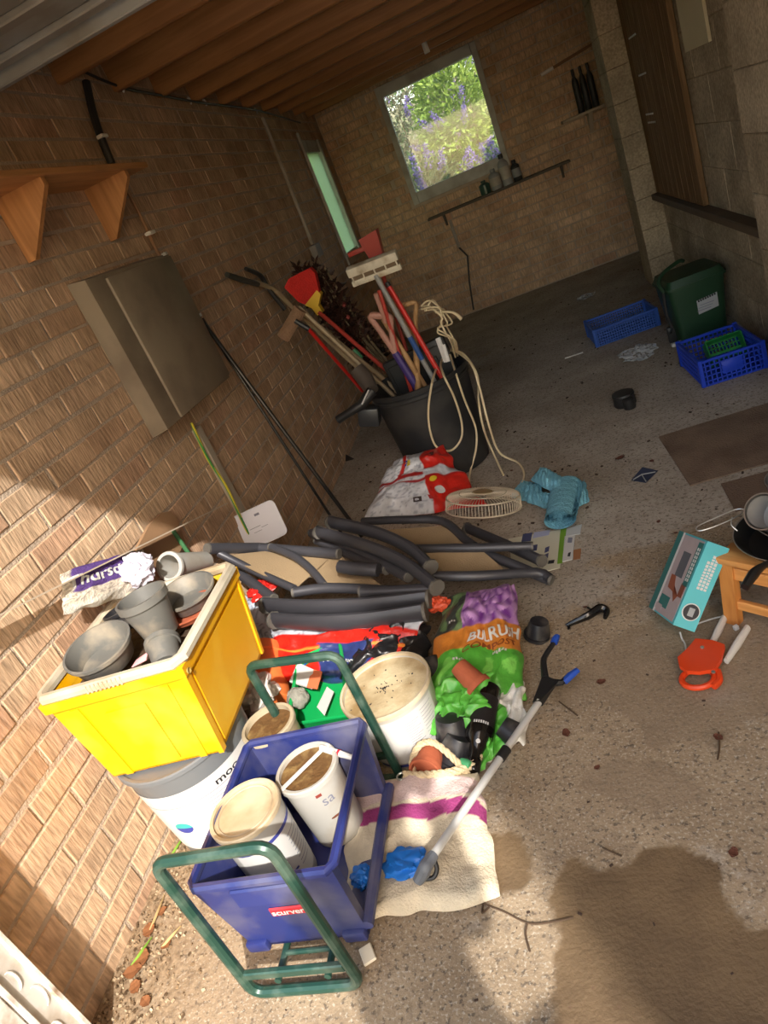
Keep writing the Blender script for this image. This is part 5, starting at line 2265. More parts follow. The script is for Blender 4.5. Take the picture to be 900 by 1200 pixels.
m_alu = mat('brushed_aluminium', (.66, .66, .65), .4, metal=.35, var=.05)
m_bplast = mat('matt_black_plastic', lin(30, 30, 32), .5, var=.1)
m_ggrip = mat('grey_grip', lin(96, 100, 108), .5, var=.08)
h0, h1 = Z(501, 1012, .115), Z(632, 822, .085)
lp = thing('litter_picker', 'aluminium litter picker with black jaws and blue tips lying over the canvas bag', 'litter picker', (h0.x, h0.y, .06))
b_ = MB()
b_.tube([h0, h1], .0095, 12)
part('shaft', b_, m_alu, lp, world=True)
d = (h1 - h0).normalized()
j0 = h0 + (h1 - h0) * .60
b_ = MB()
b_.tube([j0, j0 + d * .035], .013, 12)
part('joint_collar', b_, m_bplast, lp, world=True)
b_ = MB()
b_.tube([h0 + d * .025, h0 - d * .005, Z(496, 1022, .10), Z(489, 1033, .085)], [.012, .015, .016, .012], 10, smooth=4)
gp = part('handle_grip', b_, m_ggrip, lp, world=True)
b_ = MB()
b_.tube([Z(508, 1006, .10), Z(512, 1018, .085), Z(508, 1028, .075), Z(498, 1030, .075)], .0055, 8, smooth=5)
part('trigger', b_, m_bplast, lp, world=True)
b_ = MB()
b_.hexa([h1 - d * .01 + Vector((-.011, 0, -.01)), h1 - d * .01 + Vector((.011, 0, -.01)), Z(655, 798, .06), Z(636, 790, .06)],
        [h1 - d * .01 + Vector((-.011, 0, .01)), h1 - d * .01 + Vector((.011, 0, .01)), Z(655, 798, .075), Z(636, 790, .075)])
part('jaw_head', b_, m_bplast, lp, 30, world=True)
b_ = MB()
b_.tube([Z(639, 795, .068), Z(637, 775, .07), Z(641, 765, .07), Z(650, 752, .072)], [.011, .009, .008, .007], 8, smooth=3)
part('jaw', b_, m_bplast, lp, world=True)
b_ = MB()
b_.tube([Z(648, 800, .066), Z(658, 800, .062), Z(664, 794, .06)], [.012, .009, .007], 8)
part('jaw', b_, m_bplast, lp, world=True)
m_tip = mat('blue_rubber_tip', lin(32, 74, 170), .5)
for a, b in (((649, 754, .072), (653, 745, .074)), ((661, 799, .06), (677, 785, .065))):
    b_ = MB()
    b_.tube([Z(*a), (Z(*a) + Z(*b)) / 2 + Vector((0, 0, .002)), Z(*b)], [.0085, .009, .007], 8, flat=1.3)
    part('jaw_tip', b_, m_tip, lp, world=True)
# ------------------------------------------------------------------ black bin full of tools
BC = Vector((.755, 3.47, 0))
m_bin = mat('black_bin_plastic', lin(34, 35, 38), .55, var=.1, scale=8, dirt=lin(60, 58, 56), damt=.15)
bn = thing('dustbin', 'large round black bin packed with garden tools', 'bin', BC)
b_ = MB()
b_.lathe([(.205, 0), (.215, .006), (.255, .50), (.268, .505), (.270, .525), (.262, .527), (.255, .515), (.250, .50), (.21, .02)], 48, cap0=True, cap1=True)
part('bin_body', b_, m_bin, bn)
b_ = MB()
b_.lathe([(.256, .47), (.262, .475), (.262, .49), (.257, .495)], 48)
part('rim_band', b_, m_bin, bn)
# dark crate lid standing in the bin
P = [Z(440, 455, .50), Z(530, 425, .50)]
t = thing('tool_case', 'flat black case with ribbed panel standing in the bin', 'case', (.76, 3.60, .2))
b_ = MB()
b_.rbox((.77, 3.62, .42), (.36, .05, .42), .012, 2, rot=R3(y=-.10))
part('case_body', b_, mat('dark_case', lin(30, 31, 32), .5, var=.1), t, world=True)
for k in (.10, .16):
    b_ = MB()
    c = Vector((.77, 3.591, .47))
    q = R3(y=-.10)
    b_.tube([c + q @ Vector((sx_ * k, 0, sz_ * k * .8)) for sx_, sz_ in ((-1, -1), (1, -1), (1, 1), (-1, 1))], .004, 6, closed=True)
    part('panel_rib', b_, mat('dark_case_rib', lin(48, 46, 44), .5), t, world=True)

m_ash = wood('ash_handle', lin(150, 112, 70), lin(190, 150, 104), along=2)
m_redp = mat('red_plastic', lin(204, 40, 34), .35, var=.08)
m_dred = mat('dull_red_tube', lin(168, 56, 44), .5, var=.1)
m_tan = mat('tan_tube', lin(150, 132, 104), .5, var=.12)
m_pinkw = mat('pinkish_handle', lin(176, 130, 116), .6, var=.08)
m_purpsock = mat('purple_socket', lin(66, 52, 118), .45)
m_bluegrip = mat('blue_grip', lin(44, 84, 150), .45)
m_greyp = mat('grey_pole', lin(150, 150, 148), .45, var=.06)
m_yelneck = mat('yellow_neck', lin(222, 182, 50), .45)
gt = 'tools standing in the black bin'


def foot(top, rimp, zend=.06):
    """carry a tool's line on down into the bin"""
    d = (rimp - top).normalized()
    q = rimp + d * .16
    c = Vector((BC.x, BC.y, 0))
    o = Vector((q.x, q.y, 0)) - c
    if o.length > .19:
        o = o.normalized() * .19
    return Vector((c.x + o.x, c.y + o.y, q.z))


def rim(u, v):
    return Z(u, v, .525)


def pole(parent, name, a, b, r, m):
    mb = MB()
    mb.tube([a, b], r, 10)
    return part(name, mb, m, parent, world=True)


# white headed broom
top = W(440, 322, 'y', 3.42)
rp = rim(503, 436)
ft = foot(top, rp)
t = thing('broom', 'broom with a white slotted head on a grey and blue pole', 'broom', ft, group=gt)
mid1, mid2 = top + (rp - top) * .62, top + (rp - top) * .86
pole(t, 'pole', top, mid1, .0125, m_greyp)
pole(t, 'blue_grip', mid1, mid2, .0135, m_bluegrip)
pole(t, 'lower_pole', mid2, ft, .0125, m_greyp)
hl, hr = W(409, 324, 'y', 3.42), W(467, 302, 'y', 3.42)
hx = (hr - hl).normalized()
hz = Vector((0, -.25, 1)) - hx * hx.dot(Vector((0, -.25, 1)))
hz.normalize()
hy = hz.cross(hx)
hc = (hl + hr) / 2
Rm = Matrix((hx, hy, hz)).transposed()
L = (hr - hl).length
b_ = MB()
b_.rbox(hc + hz * .018, (L, .05, .042), .005, 2, rot=Rm)
part('broom_head', b_, mat('off_white_plastic', lin(212, 204, 186), .5, var=.06, dirt=lin(150, 130, 100), damt=.15, dscale=12), t, world=True)
b_ = MB()
b_.rbox(hc - hz * .040, (L * .99, .03, .028), .004, 2, rot=Rm)
part('lower_bar', b_, MATS['off_white_plastic'], t, world=True)
b_ = MB()
b_.rbox(hc - hz * .014, (L * .93, .02, .03), .002, 1, rot=Rm)
part('slot_bar', b_, mat('slot_brown', lin(110, 92, 72), .8), t, world=True)
for i in range(5):
    b_ = MB()
    b_.rbox(hc - hz * .012 + hx * ((i - 2) * L * .22) - hy * .012, (.006, .014, .05), .001, 1, rot=Rm)
    part('slot_rib', b_, MATS['off_white_plastic'], t, world=True)

# red pole
top, rp = W(456, 336, 'y', 3.50), rim(513, 434)
t = thing('rake_handle', 'plain bright red tubular tool handle', 'handle', foot(top, rp), group=gt)
pole(t, 'tube', foot(top, rp), top, .013, m_redp)
b_ = MB()
b_.lathe([(.0135, 0), (.0135, .02), (.008, .026)], 12, c=top, rot=(top - rp).to_track_quat('Z', 'Y').to_matrix(), cap1=True)
part('end_plug', b_, m_blk, t, world=True)


def dhandle(name, label, l, r, neck, rp, mh, ms, yv, rt=.012):
    a, b, c = W(*l, 'y', yv), W(*r, 'y', yv), W(*neck, 'y', yv)
    ft = foot(c, rp)
    t = thing(name, label, 'spade', ft, group=gt)
    mb = MB()
    mb.tube([c, a + (c - a) * .35, a, (a + b) / 2 + (a - c) * .02, b, b + (c - b) * .35, c], [rt * 1.1, rt, rt * 1.1, rt * 1.2, rt * 1.1, rt, rt * 1.1], 10, smooth=4)
    part('d_grip', mb, mh, t, world=True)
    pole(t, 'shaft', c, ft, rt * 1.35, ms)
    return t


dhandle('spade', 'garden spade with a pinkish handle loop and purple socket', (434, 371), (456, 371), (463, 413), rim(483, 445), m_pinkw, m_purpsock, 3.42, .015)
dhandle('garden_fork', 'garden fork with a tan wooden handle loop', (460, 362), (487, 355), (487, 396), rim(489, 442), m_ash, m_ash, 3.56, .012)
top, rp = W(448, 374, 'y', 3.45), rim(490, 441)
t = thing('hoe', 'bare wooden tool shaft beside the spade', 'hoe', foot(top, rp), group=gt)
mb = MB()
mb.tube([top, W(468, 404, 'y', 3.45), rp, foot(top, rp)], [.009, .012, .017, .017], 10)
part('shaft', mb, m_ash, t, world=True)
top, rp = W(444, 340, 'y', 3.40), rim(478, 446)
t = thing('hand_tool', 'dull red forked hand tool beside the broom pole', 'tool', foot(top, rp), group=gt)
pole(t, 'shaft', foot(top, rp), top, .010, m_dred)
pole(t, 'side_prong', W(440, 344, 'y', 3.38), W(452, 378, 'y', 3.42), .011, m_pinkw)
# red scoop high behind the broom head
c = W(436, 288, 'y', 3.72)
rp = rim(470, 420)
t = thing('dustpan', 'dull red dustpan held up behind the white broom head', 'dustpan', foot(c, rp), group=gt)
b_ = MB()
b_.hexa([c + Vector((-.035, 0, -.07)), c + Vector((.035, 0, -.07)), c + Vector((.035, .06, -.07)), c + Vector((-.035, .06, -.07))],
        [c + Vector((-.055, -.01, .05)), c + Vector((.05, -.01, .065)), c + Vector((.05, .07, .065)), c + Vector((-.055, .07, .05))])
part('pan', b_, m_dred, t, 30, world=True)
b_ = MB()
b_.rbox(c + Vector((-.09, .04, .0)), (.10, .04, .025), .005, 2)
part('lip', b_, m_dred, t, world=True)
pole(t, 'handle', c + Vector((0, .03, -.06)), foot(c, rp), .010, m_dred)

# tools leaning towards the wall
rp = rim(438, 447)
yv = 3.85
# red broom with yellow neck
a = W(374, 366, 'y', yv)
rpr = rim(446, 433)
ft = foot(a, rpr)
t = thing('broom', 'broom with a red bristle fan and yellow neck leaning to the wall', 'broom', ft, group=gt)
pole(t, 'handle', a, ft, .012, m_dred)
b_ = MB()
pts = [W(u, v, 'y', yv) for u, v in ((333, 337), (338, 327), (363, 314), (369, 320), (374, 343), (360, 358), (350, 354))]
b_.poly(pts, .05, Vector((0, 1, 0)))
part('bristle_fan', b_, mat('red_bristle', lin(196, 34, 28), .8, var=.2, scale=40, bump=.6, bscale=120), t, 30, world=True)
b_ = MB()
pts = [W(u, v, 'y', yv - .004) for u, v in ((371, 340), (376, 345), (373, 358), (378, 366), (372, 370), (365, 361), (357, 358))]
b_.poly(pts, .055, Vector((0, 1, 0)))
part('yellow_neck', b_, m_yelneck, t, 30, world=True)
# brown brush with tan handle
a = W(350, 360, 'y', 3.6)
rpr = rim(436, 450)
ft = foot(a, rpr)
t = thing('yard_brush', 'stiff brown yard brush with its head turned up by the wall', 'brush', ft, group=gt)
b_ = MB()
h0_, h1_ = W(352, 362, 'y', 3.58), W(332, 396, 'y', 3.58)
b_.tube([h0_, h1_], .036, 10, flat=.7)
part('brush_head', b_, mat('brown_brush', lin(138, 108, 84), .9, var=.2, scale=30, bump=.5, bscale=90), t, world=True)
pole(t, 'handle', a, ft, .012, m_tan)
# strimmer like tool with bent tube
P = [W(300, 331, 'x', .06), W(322, 340, 'x', .09), W(345, 362, 'x', .17), rim(432, 445) + Vector((0, 0, .03))]
ft = foot(P[2], P[3])
t = thing('strimmer', 'bent tan tubed strimmer with black grips leaning on the wall', 'strimmer', ft, group=gt)
mb = MB()
mb.tube(P[:3] + [P[3], ft], .013, 10, smooth=5)
part('tube', mb, m_tan, t, world=True)
mb = MB()
mb.tube([W(266, 322, 'x', .05), W(284, 328, 'x', .055), W(302, 333, 'x', .06)], [.014, .016, .015], 10)
part('grip', mb, mat('grey_grip_rubber', lin(62, 64, 60), .7), t, world=True)
mb = MB()
mb.tube([W(288, 315, 'x', .05), W(305, 323, 'x', .06), W(316, 340, 'x', .07), W(334, 363, 'x', .10)], [.011, .014, .013, .012], 10, smooth=4)
part('throttle_grip', mb, m_blk, t, world=True)
# bright red short pole with black collar
a, rpr = W(362, 386, 'y', 3.5), rim(417, 440)
t = thing('bow_saw', 'bright red tube tool with a black collar against the wall', 'tool', foot(a, rpr), group=gt)
pole(t, 'tube', a, rpr + Vector((0, 0, -.1)), .010, m_redp)
pole(t, 'collar', W(346, 376, 'y', 3.5), a, .013, m_blk)
a, rpr = W(404, 402, 'y', 3.7), rim(441, 443)
t = thing('hoe', 'slim green capped tan hoe shaft leaning to the wall', 'hoe', foot(a, rpr), group=gt)
pole(t, 'shaft', W(352, 364, 'y', 3.72), foot(a, rpr), .012, m_tan)
pole(t, 'green_collar', W(414, 410, 'y', 3.7), W(424, 420, 'y', 3.7), .014, mat('green_collar', lin(50, 120, 80), .5))

# dry brown brushwood bundle behind
c = W(396, 372, 'y', 3.95)
rng = random.Random(5)
t = thing('brushwood', 'dry dark brown twiggy plant with dull red pods behind the tools', 'dried plant', (c.x, c.y, .35))


def twig_shape(rg):
    s = rg.uniform(-.30, .30)
    o = Vector((rg.gauss(0, 1), rg.gauss(0, 1), rg.gauss(0, .6))).normalized()
    p = c + Vector((-.30 * s + .0, .05, s)) + Vector((o.x * .10, o.y * .05, o.z * .05)) * rg.uniform(.3, 1)
    return p, o


part('dry_leaves', leaf_mass(1500, twig_shape, .05, 77), leafmat('dry_leaf', lin(46, 30, 24), lin(84, 52, 42)), t, 0, world=True, kind='stuff')
for i in range(7):
    b_ = MB()
    o = Vector((rng.uniform(-.08, .08), 0, 0))
    b_.tube([Vector((.66 + o.x * .3, 3.62, .42)), c + Vector((.05 + o.x, .02, -.18)), c + Vector((-.08 + o.x * 1.6, .03, .28))], [.008, .006, .003], 6, smooth=4)
    part('twig', b_, m_stem, t, world=True)
for i in range(9):
    p, o = twig_shape(rng)
    b_ = MB()
    b_.lathe([(.001, -.014), (.012, -.006), (.013, .004), (.004, .014)], 10, c=p + Vector((0, -.07, 0)), cap0=True, cap1=True)
    part('pod', b_, mat('dull_pod', lin(120, 48, 44), .7), t, world=True)

# black hand vacuum hanging over the bin edge
p0, p1 = W(396, 492, 'y', 3.28), W(424, 474, 'y', 3.28)
t = thing('hand_vacuum', 'black cordless hand vacuum hooked over the bin edge', 'vacuum', W(445, 500, 'y', 3.3))
mb = MB()
mb.tube([p0, (p0 + p1) / 2, p1, W(436, 458, 'y', 3.32)], [.022, .021, .026, .03], 12)
part('handle', mb, m_blk, t, world=True)
mb = MB()
mb.rbox(W(433, 487, 'y', 3.36), (.11, .09, .10), .012, 2, rot=R3(y=.3))
part('motor_box', mb, mat('grey_black_plastic', lin(52, 54, 58), .4, var=.3, scale=16), t, world=True)
mb = MB()
mb.tube([W(418, 432, 'y', 3.42), W(428, 444, 'y', 3.40), W(436, 458, 'y', 3.34)], [.04, .045, .035], 12)
part('dust_cup', mb, mat('smoky_plastic', lin(84, 76, 70), .3), t, world=True)
mb = MB()
mb.tube([W(424, 474, 'y', 3.25), W(432, 457, 'y', 3.28)], .004, 6)
part('white_trim', mb, m_paper, t, world=True)

# cream extension lead and plugs
m_lead = mat('cream_cable', lin(222, 204, 168), .5, var=.05)
yy = 3.17


def bz(u, v, extra=.0):
    """a point on the front skin of the bin, seen at (u, v)"""
    best = None
    for k in range(240):
        yv = 3.0 + k * .004
        p = W(u, v, 'y', yv)
        r = math.hypot(p.x - BC.x, p.y - BC.y)
        rs_ = .215 + .05 * max(0, min(p.z, .52)) / .52
        if r <= rs_ + .012:
            best = p
            break
    return best if best else W(u, v, 'y', 3.42)


t = thing('extension_lead', 'cream extension lead hanging in loops over the black bin', 'cable', bz(520, 480))
runs = [[rim(512, 434) + Vector((0, 0, .01)), bz(506, 450), bz(502, 480), bz(504, 505), bz(512, 524), bz(528, 528), bz(540, 515), bz(541, 495), bz(532, 465), bz(520, 440), rim(518, 428) + Vector((0, 0, .015)), rim(528, 416) + Vector((0, 0, .03))],
        [rim(529, 420) + Vector((0, 0, .02)), bz(535, 440), bz(545, 470), bz(557, 500), bz(558, 525), bz(551, 553), Z(550, 575, .01), Z(556, 590, .008)],
        [rim(530, 417) + Vector((0, 0, .03)), rim(545, 418) + Vector((0, -.02, .02)), bz(555, 440) + Vector((.02, -.02, 0)), W(561, 470, 'y', 3.25), W(566, 500, 'y', 3.2), Z(575, 524, .10), Z(590, 557, .008)],
        [rim(531, 415) + Vector((0, 0, .03)), W(551, 425, 'y', 3.3), W(562, 455, 'y', 3.22), W(572, 495, 'y', 3.15), Z(585, 530, .08), Z(608, 543, .008), Z(614, 560, .008), Z(600, 577, .008), Z(570, 582, .008)]]
for P in runs:
    b_ = MB()
    b_.tube(P, .0055, 8, smooth=6)
    part('cable', b_, m_lead, t, world=True)
for k in range(5):
    b_ = MB()
    rg_ = random.Random(k + 3)
    j = lambda a: rg_.uniform(-a, a)
    P = [W(496 + j(5), 362 + j(4), 'y', 3.5 + j(.06)), W(512 + j(9), 359 + j(7), 'y', 3.5 + j(.06)), W(524 + j(7), 372 + j(9), 'y', 3.5 + j(.06)), W(518 + j(9), 384 + j(6), 'y', 3.48 + j(.05)), W(529 + j(5), 398 + j(4), 'y', 3.45), rim(536 + j(4), 416 + j(3))]
    b_.tube(P, .0045, 8, smooth=6)
    part('cable', b_, m_lead, t, world=True)
b_ = MB()
b_.tube([W(510, 366, 'y', 3.48), W(530, 366, 'y', 3.46), W(541, 374, 'y', 3.45)], [.006, .006, .010], 8, smooth=4)
part('plug_end', b_, m_lead, t, world=True)
t = thing('plug_adaptor', 'white plug adaptor resting on the bin rim', 'adaptor', rim(521, 420))
a, b = W(513, 396, 'y', 3.30), W(523, 424, 'y', 3.27)
b_ = MB()
b_.tube([a, b], .013, 8, flat=.7)
part('body', b_, m_paper, t, world=True)
b_ = MB()
b_.tube([W(519, 404, 'y', 3.28), W(525, 424, 'y', 3.26)], .012, 8, flat=.7)
part('socket', b_, m_paper, t, world=True)

# ------------------------------------------------------------------ floor items
# fan guard
fc = Z(571, 607, .0)
t = thing('fan_guard', 'cream wire fan guard lying by the compost sack', 'fan guard', fc)
m_fan = mat('cream_wire', lin(206, 192, 168), .5)
rad = .165
for r_, z_, th in ((rad, .0, .004), (rad * .97, .052, .0035), (rad * .62, .066, .0025), (rad * .28, .07, .003)):
    b_ = MB()
    b_.tube([Vector((math.cos(a) * r_, math.sin(a) * r_, z_)) for a in [2 * PI * i / 48 for i in range(48)]], th, 6, closed=True)
    part('ring', b_, m_fan, t)
b_ = MB()
for i in range(72):
    a = 2 * PI * i / 72
    d = Vector((math.cos(a), math.sin(a), 0))
    b_.tube([d * rad, d * rad * .99 + Vector((0, 0, .04)), d * rad * .93 + Vector((0, 0, .058)), d * rad * .6 + Vector((0, 0, .067)), d * rad * .28 + Vector((0, 0, .07))], .0015, 4, cap=False)
part('guard_wires', b_, m_fan, t, kind='stuff')
b_ = MB()
b_.lathe([(.001, .070), (rad * .26, .070), (rad * .26, .074), (.001, .076)], 24)
part('centre_badge', b_, mat('tan_badge', lin(176, 150, 110), .5), t)
t.location.z = .055
t.rotation_euler = (-.22, .26, 0)

# blue towel
m_tow = mat('blue_towel', lin(128, 190, 212), .95, var=.14, scale=8, bump=1.0, bscale=110, spec=.1)
m_tow2 = m_tow
t = thing('towel', 'ribbed blue towel half rolled up on the concrete floor', 'towel', Z(650, 600, 0))
a0, a1 = Z(655, 609, .072), Z(664, 566, .042)
ax = (a1 - a0).normalized()
sx_ = ax.cross(Vector((0, 0, 1))).normalized()
up_ = sx_.cross(ax)
mb = MB()


def roll(s, k):
    turns = 3.0
    th = s * turns * 2 * PI
    r = .008 + .044 * s
    q = a0 + (a1 - a0) * k
    rib = .0018 * math.cos(k * 46) if s > .5 else 0
    sq = .82
    return q + sx_ * (math.cos(th) * (r + rib) * (1.25 + .2 * k)) + up_ * (math.sin(th) * (r + rib) * sq)


mb.grid(roll, 90, 34)
nb0 = len(mb.v)
mb2 = MB()
mb2.grid(lambda s, k: roll(s, k) + (a0 + (a1 - a0) * k - roll(s, k)).normalized() * .013, 90, 34)
mb.add(mb2.v, mb2.f)
part('roll', mb, m_tow, t, 60, world=True)


def ribs(s, k):
    return 0


def drape(name, pts, thick, m, seed, nribs, amp=.003):
    f, n = bag_surface(*[Z(*q) for q in pts], thick, seed, .006, 1, .35, 5)
    if n.z < 0:
        f, n = bag_surface(*[Z(*q) for q in pts], thick, seed, .006, -1, .35, 5)
    g_ = lambda s, k, side=1: f(s, k, side) + (Vector((0, 0, 1)) * (amp * math.cos(s * nribs * 2 * PI)) if side > 0 else Vector((0, 0, 0)))
    mb = bag_mesh(g_, 90, 24, lambda s, k: (1, 1, 1), zmin=.002)
    mb.c = None
    part(name, mb, m, t, 60, world=True)


drape('folded_flap', [(622, 563, .05), (668, 588, .06), (664, 562, .055), (634, 548, .045)], .035, m_tow2, 4, 9)
drape('tail', [(598, 582, .004), (640, 596, .02), (634, 568, .03), (612, 563, .012)], .018, m_tow, 5, 7)
drape('spread_end', [(664, 600, .03), (690, 588, .01), (686, 566, .012), (662, 560, .03)], .035, m_tow2, 6, 8)
drape('inner_fold', [(628, 592, .006), (644, 598, .02), (648, 578, .045), (626, 576, .02)], .02, m_tow, 7, 6)

# flattened carton
t = thing('flat_carton', 'flattened printed cardboard carton on the floor beside the chair legs', 'carton', Z(650, 650, .0))


def flat(parent, name, pts, z, th, m):
    mb = MB()
    P = [Z(u, v, z) for u, v in pts]
    mb.poly(P, th, Vector((0, 0, 1)))
    return part(name, mb, m, parent, 0, world=True)


m_cart = mat('carton_pale', lin(206, 204, 186), .8, var=.05)
m_cgreen = mat('carton_green', lin(112, 156, 48), .7)
flat(t, 'card_panel', ((596, 632), (664, 620), (656, 666), (636, 671), (600, 662)), .002, .003, m_cart)
flat(t, 'green_band', ((657, 620), (664, 619), (659, 660), (653, 661)), .0052, .0008, m_cgreen)
flat(t, 'white_flap', ((662, 629), (674, 628), (671, 656), (659, 659)), .003, .003, m_paper)
flat(t, 'top_flap', ((664, 620), (682, 615), (680, 626), (662, 629)), .002, .003, mat('carton_grey', lin(186, 188, 190), .8))
flat(t, 'brown_flap', ((672, 645), (681, 643), (680, 655), (672, 656)), .002, .002, mat('carton_brown', lin(150, 102, 66), .9))
m_navy = mat('carton_navy', lin(70, 76, 116), .7)
m_lilac = mat('carton_lilac', lin(168, 174, 206), .7)
for pts, mm in ((((613, 626), (624, 624), (622, 634), (611, 635)), m_navy), (((626, 624), (645, 621), (643, 627), (624, 631)), m_lilac),
                (((624, 639), (630, 638), (629, 645), (623, 646)), m_navy), (((639, 642), (644, 640), (643, 646), (638, 648)), m_navy), (((638, 650), (643, 648), (642, 654), (637, 655)), m_navy),
                (((643, 657), (650, 656), (649, 660), (642, 661)), m_dark), (((666, 630), (671, 630), (670, 636), (665, 636)), m_print), (((666, 648), (669, 647), (668, 652), (665, 652)), m_dark)):
    flat(t, 'print_block', pts, .0062, .0006, mm)

# small black things on the floor
c = Z(733, 474, 0)
t = thing('drain_cap', 'black rubber drain plunger cup standing on the floor', 'plunger', c)
b_ = MB()
b_.lathe([(.052, 0), (.056, .008), (.052, .05), (.056, .056), (.054, .066), (.03, .068)], 28, cap0=True, cap1=True)
part('cup', b_, m_blk, t)
b_ = MB()
b_.lathe([(.028, 0), (.03, .004), (.030, .05), (.024, .056)], 20, c=(.012, -.065, 0), cap0=True, cap1=True)
part('spout', b_, m_blk, t)

t = thing('face_mask', 'small dark blue folded face mask on the floor', 'mask', Z(755, 557, 0))
mm = mat('navy_cloth', lin(44, 50, 72), .9, var=.15)
P = [Z(740, 563, .008), Z(757, 566, .004), Z(771, 552, .006), Z(753, 548, .022)]
b_ = MB()
b_.poly(P[:3], .003, Vector((0, 0, 1)))
b_.poly([P[0], P[2], P[3]], .003, Vector((0, 0, 1)))
part('cloth', b_, mm, t, 0, world=True)
for a, b in (((742, 562), (752, 556)), ((752, 556), (768, 553)), ((752, 556), (757, 564))):
    b_ = MB()
    b_.tube([Z(*a, .014), Z(*b, .018)], .0022, 6)
    part('ear_loop', b_, m_gry, t, world=True)

t = thing('black_clip', 'glossy black claw hair clip lying on the floor', 'clip', Z(688, 724, 0))
m_gloss = mat('gloss_black', lin(16, 16, 18), .15)
b_ = MB()
b_.tube([Z(664, 733, .010), Z(675, 728, .016), Z(690, 721, .022), Z(703, 713, .022), Z(711, 716, .014), Z(709, 724, .010)], [.006, .010, .014, .016, .013, .008], 10, smooth=4, flat=.8)
part('jaw', b_, m_gloss, t, world=True)
b_ = MB()
b_.tube([Z(666, 737, .006), Z(668, 729, .008)], .004, 6)
part('prong', b_, m_gloss, t, world=True)
b_ = MB()
b_.tube([Z(689, 712, .012), Z(695, 716, .02)], .004, 6)
part('lever', b_, m_gloss, t, world=True)

p = Z(672, 416, .004)
b_ = MB()
b_.tube([Z(662, 420, .004), Z(683, 413, .004)], .004, 8)
single('paper_straw', b_, m_paper, 'white straw lying on the shaded floor', 'straw', p, world=True)
m_film = mat('clear_film', lin(206, 210, 216), .12, var=.2, scale=20, alpha=.38)
w_ = spiky_wad('plastic_wrapper', 'crumpled clear plastic wrapper near the blue trays', 'wrapper', Z(748, 414, .025), .08, m_film, 22, (1.1, 1.0, .42), zmin=.003, k=.5)
w_ = spiky_wad('plastic_wrapper', 'small scrap of clear film by the end wall', 'wrapper', Z(687, 347, .012), .06, m_film, 23, (1.2, .9, .25), zmin=.003, k=.5)
b_ = MB()
b_.poly([Z(395, 530, .0), Z(404, 541, .0), Z(415, 538, .004), Z(402, 531, .03)], .003, Vector((0, 0, 1)))
single('black_shard', b_, m_blk, 'black plastic shard on the floor at the wall foot', 'shard', Z(405, 537, 0), world=True)
b_ = MB()
c = Z(432, 1120, 0)
b_.rbox((0, 0, .006), (.03, .04, .008), .002, 1)
single('plastic_tile', b_, mat('off_white_tile', lin(226, 216, 196), .5), 'small off-white square tile on the floor by the kneeler', 'tile', c, rot=(.08, 0, .5))

# floor mats
m_mat = mat('brown_mat', lin(134, 114, 98), .95, var=.12, scale=30, bump=.8, bscale=140, spec=.1, dirt=lin(116, 97, 82), damt=.3)
t = thing('floor_mat', 'large brown rubber backed mat lying by the block wall', 'mat', Z(840, 525, 0))
P = [Z(772, 513, .001), Z(809, 570, .001), Z(905, 546, .001), Z(930, 468, .001)]
P[3] = Vector((2.29, P[0].y + .02, .001))
P[2] = Vector((2.29, P[1].y + .02, .001))
b_ = MB()
b_.poly(P, .006, Vector((0, 0, 1)))
part('mat_sheet', b_, m_mat, t, 0, world=True)
t = thing('floor_mat', 'smaller brown mat overlapping behind the wooden stool', 'mat', Z(880, 590, 0))
P = [Z(845, 568, .001), Z(862, 600, .001)]
P = [P[0], P[1], Vector((2.35, P[1].y, .001)), Vector((2.35, P[0].y - .0, .001))]
b_ = MB()
b_.poly(P, .005, Vector((0, 0, 1)))
part('mat_sheet', b_, mat('dark_brown_mat', lin(124, 104, 90), .95, var=.12, scale=30, bump=.8, bscale=140, spec=.1), t, 0, world=True)

# perforated trays
m_btray = mat('blue_tray', lin(40, 84, 170), .5, var=.08)
m_btray2 = mat('deep_blue_tray', lin(26, 62, 190), .45, var=.06)


def tray(name, label, c, sx_, sy_, h, m, rz, nxh, nzh, low=None, group='plastic trays'):
    """open tray with lattice sides: each side a rail, a base strip and upright and level bars"""
    t = thing(name, label, 'tray', c, (0, 0, rz), group)
    b_ = MB()
    b_.rbox((0, 0, .004), (sx_, sy_, .008), .002, 1)
    part('tray_floor', b_, m, t)
    for ax_, sg in (('x', -1), ('x', 1), ('y', -1), ('y', 1)):
        L = sx_ if ax_ == 'x' else sy_
        off = (sy_ if ax_ == 'x' else sx_) / 2 * sg
        hh = h if not (low and ax_ == low) else h * .8
        k = nxh if ax_ == 'x' else max(5, int(nxh * sy_ / sx_))
        b_ = MB()
        for i in range(k + 1):
            q = -L / 2 + L * i / k
            p = (q, off, hh / 2) if ax_ == 'x' else (off, q, hh / 2)
            b_.box(p, (.006, .006, hh))
        for j in range(nzh + 1):
            z = hh * j / nzh
            s_ = (L, .006, .007) if ax_ == 'x' else (.006, L, .007)
            p = (0, off, z) if ax_ == 'x' else (off, 0, z)
            b_.box(p, s_)
        part('lattice_side', b_, m, t, 0, kind='stuff')
        b_ = MB()
        p = (0, off, hh) if ax_ == 'x' else (off, 0, hh)
        s_ = (L + .012, .016, .014) if ax_ == 'x' else (.016, L + .012, .014)
        b_.rbox(p, s_, .003, 1)
        part('rail', b_, m, t)
    for sx2 in (-1, 1):
        for sy2 in (-1, 1):
            b_ = MB()
            b_.rbox((sx2 * sx_ / 2, sy2 * sy_ / 2, h * .55), (.022, .022, h * 1.1), .004, 1)
            part('corner_post', b_, m, t)
    return t


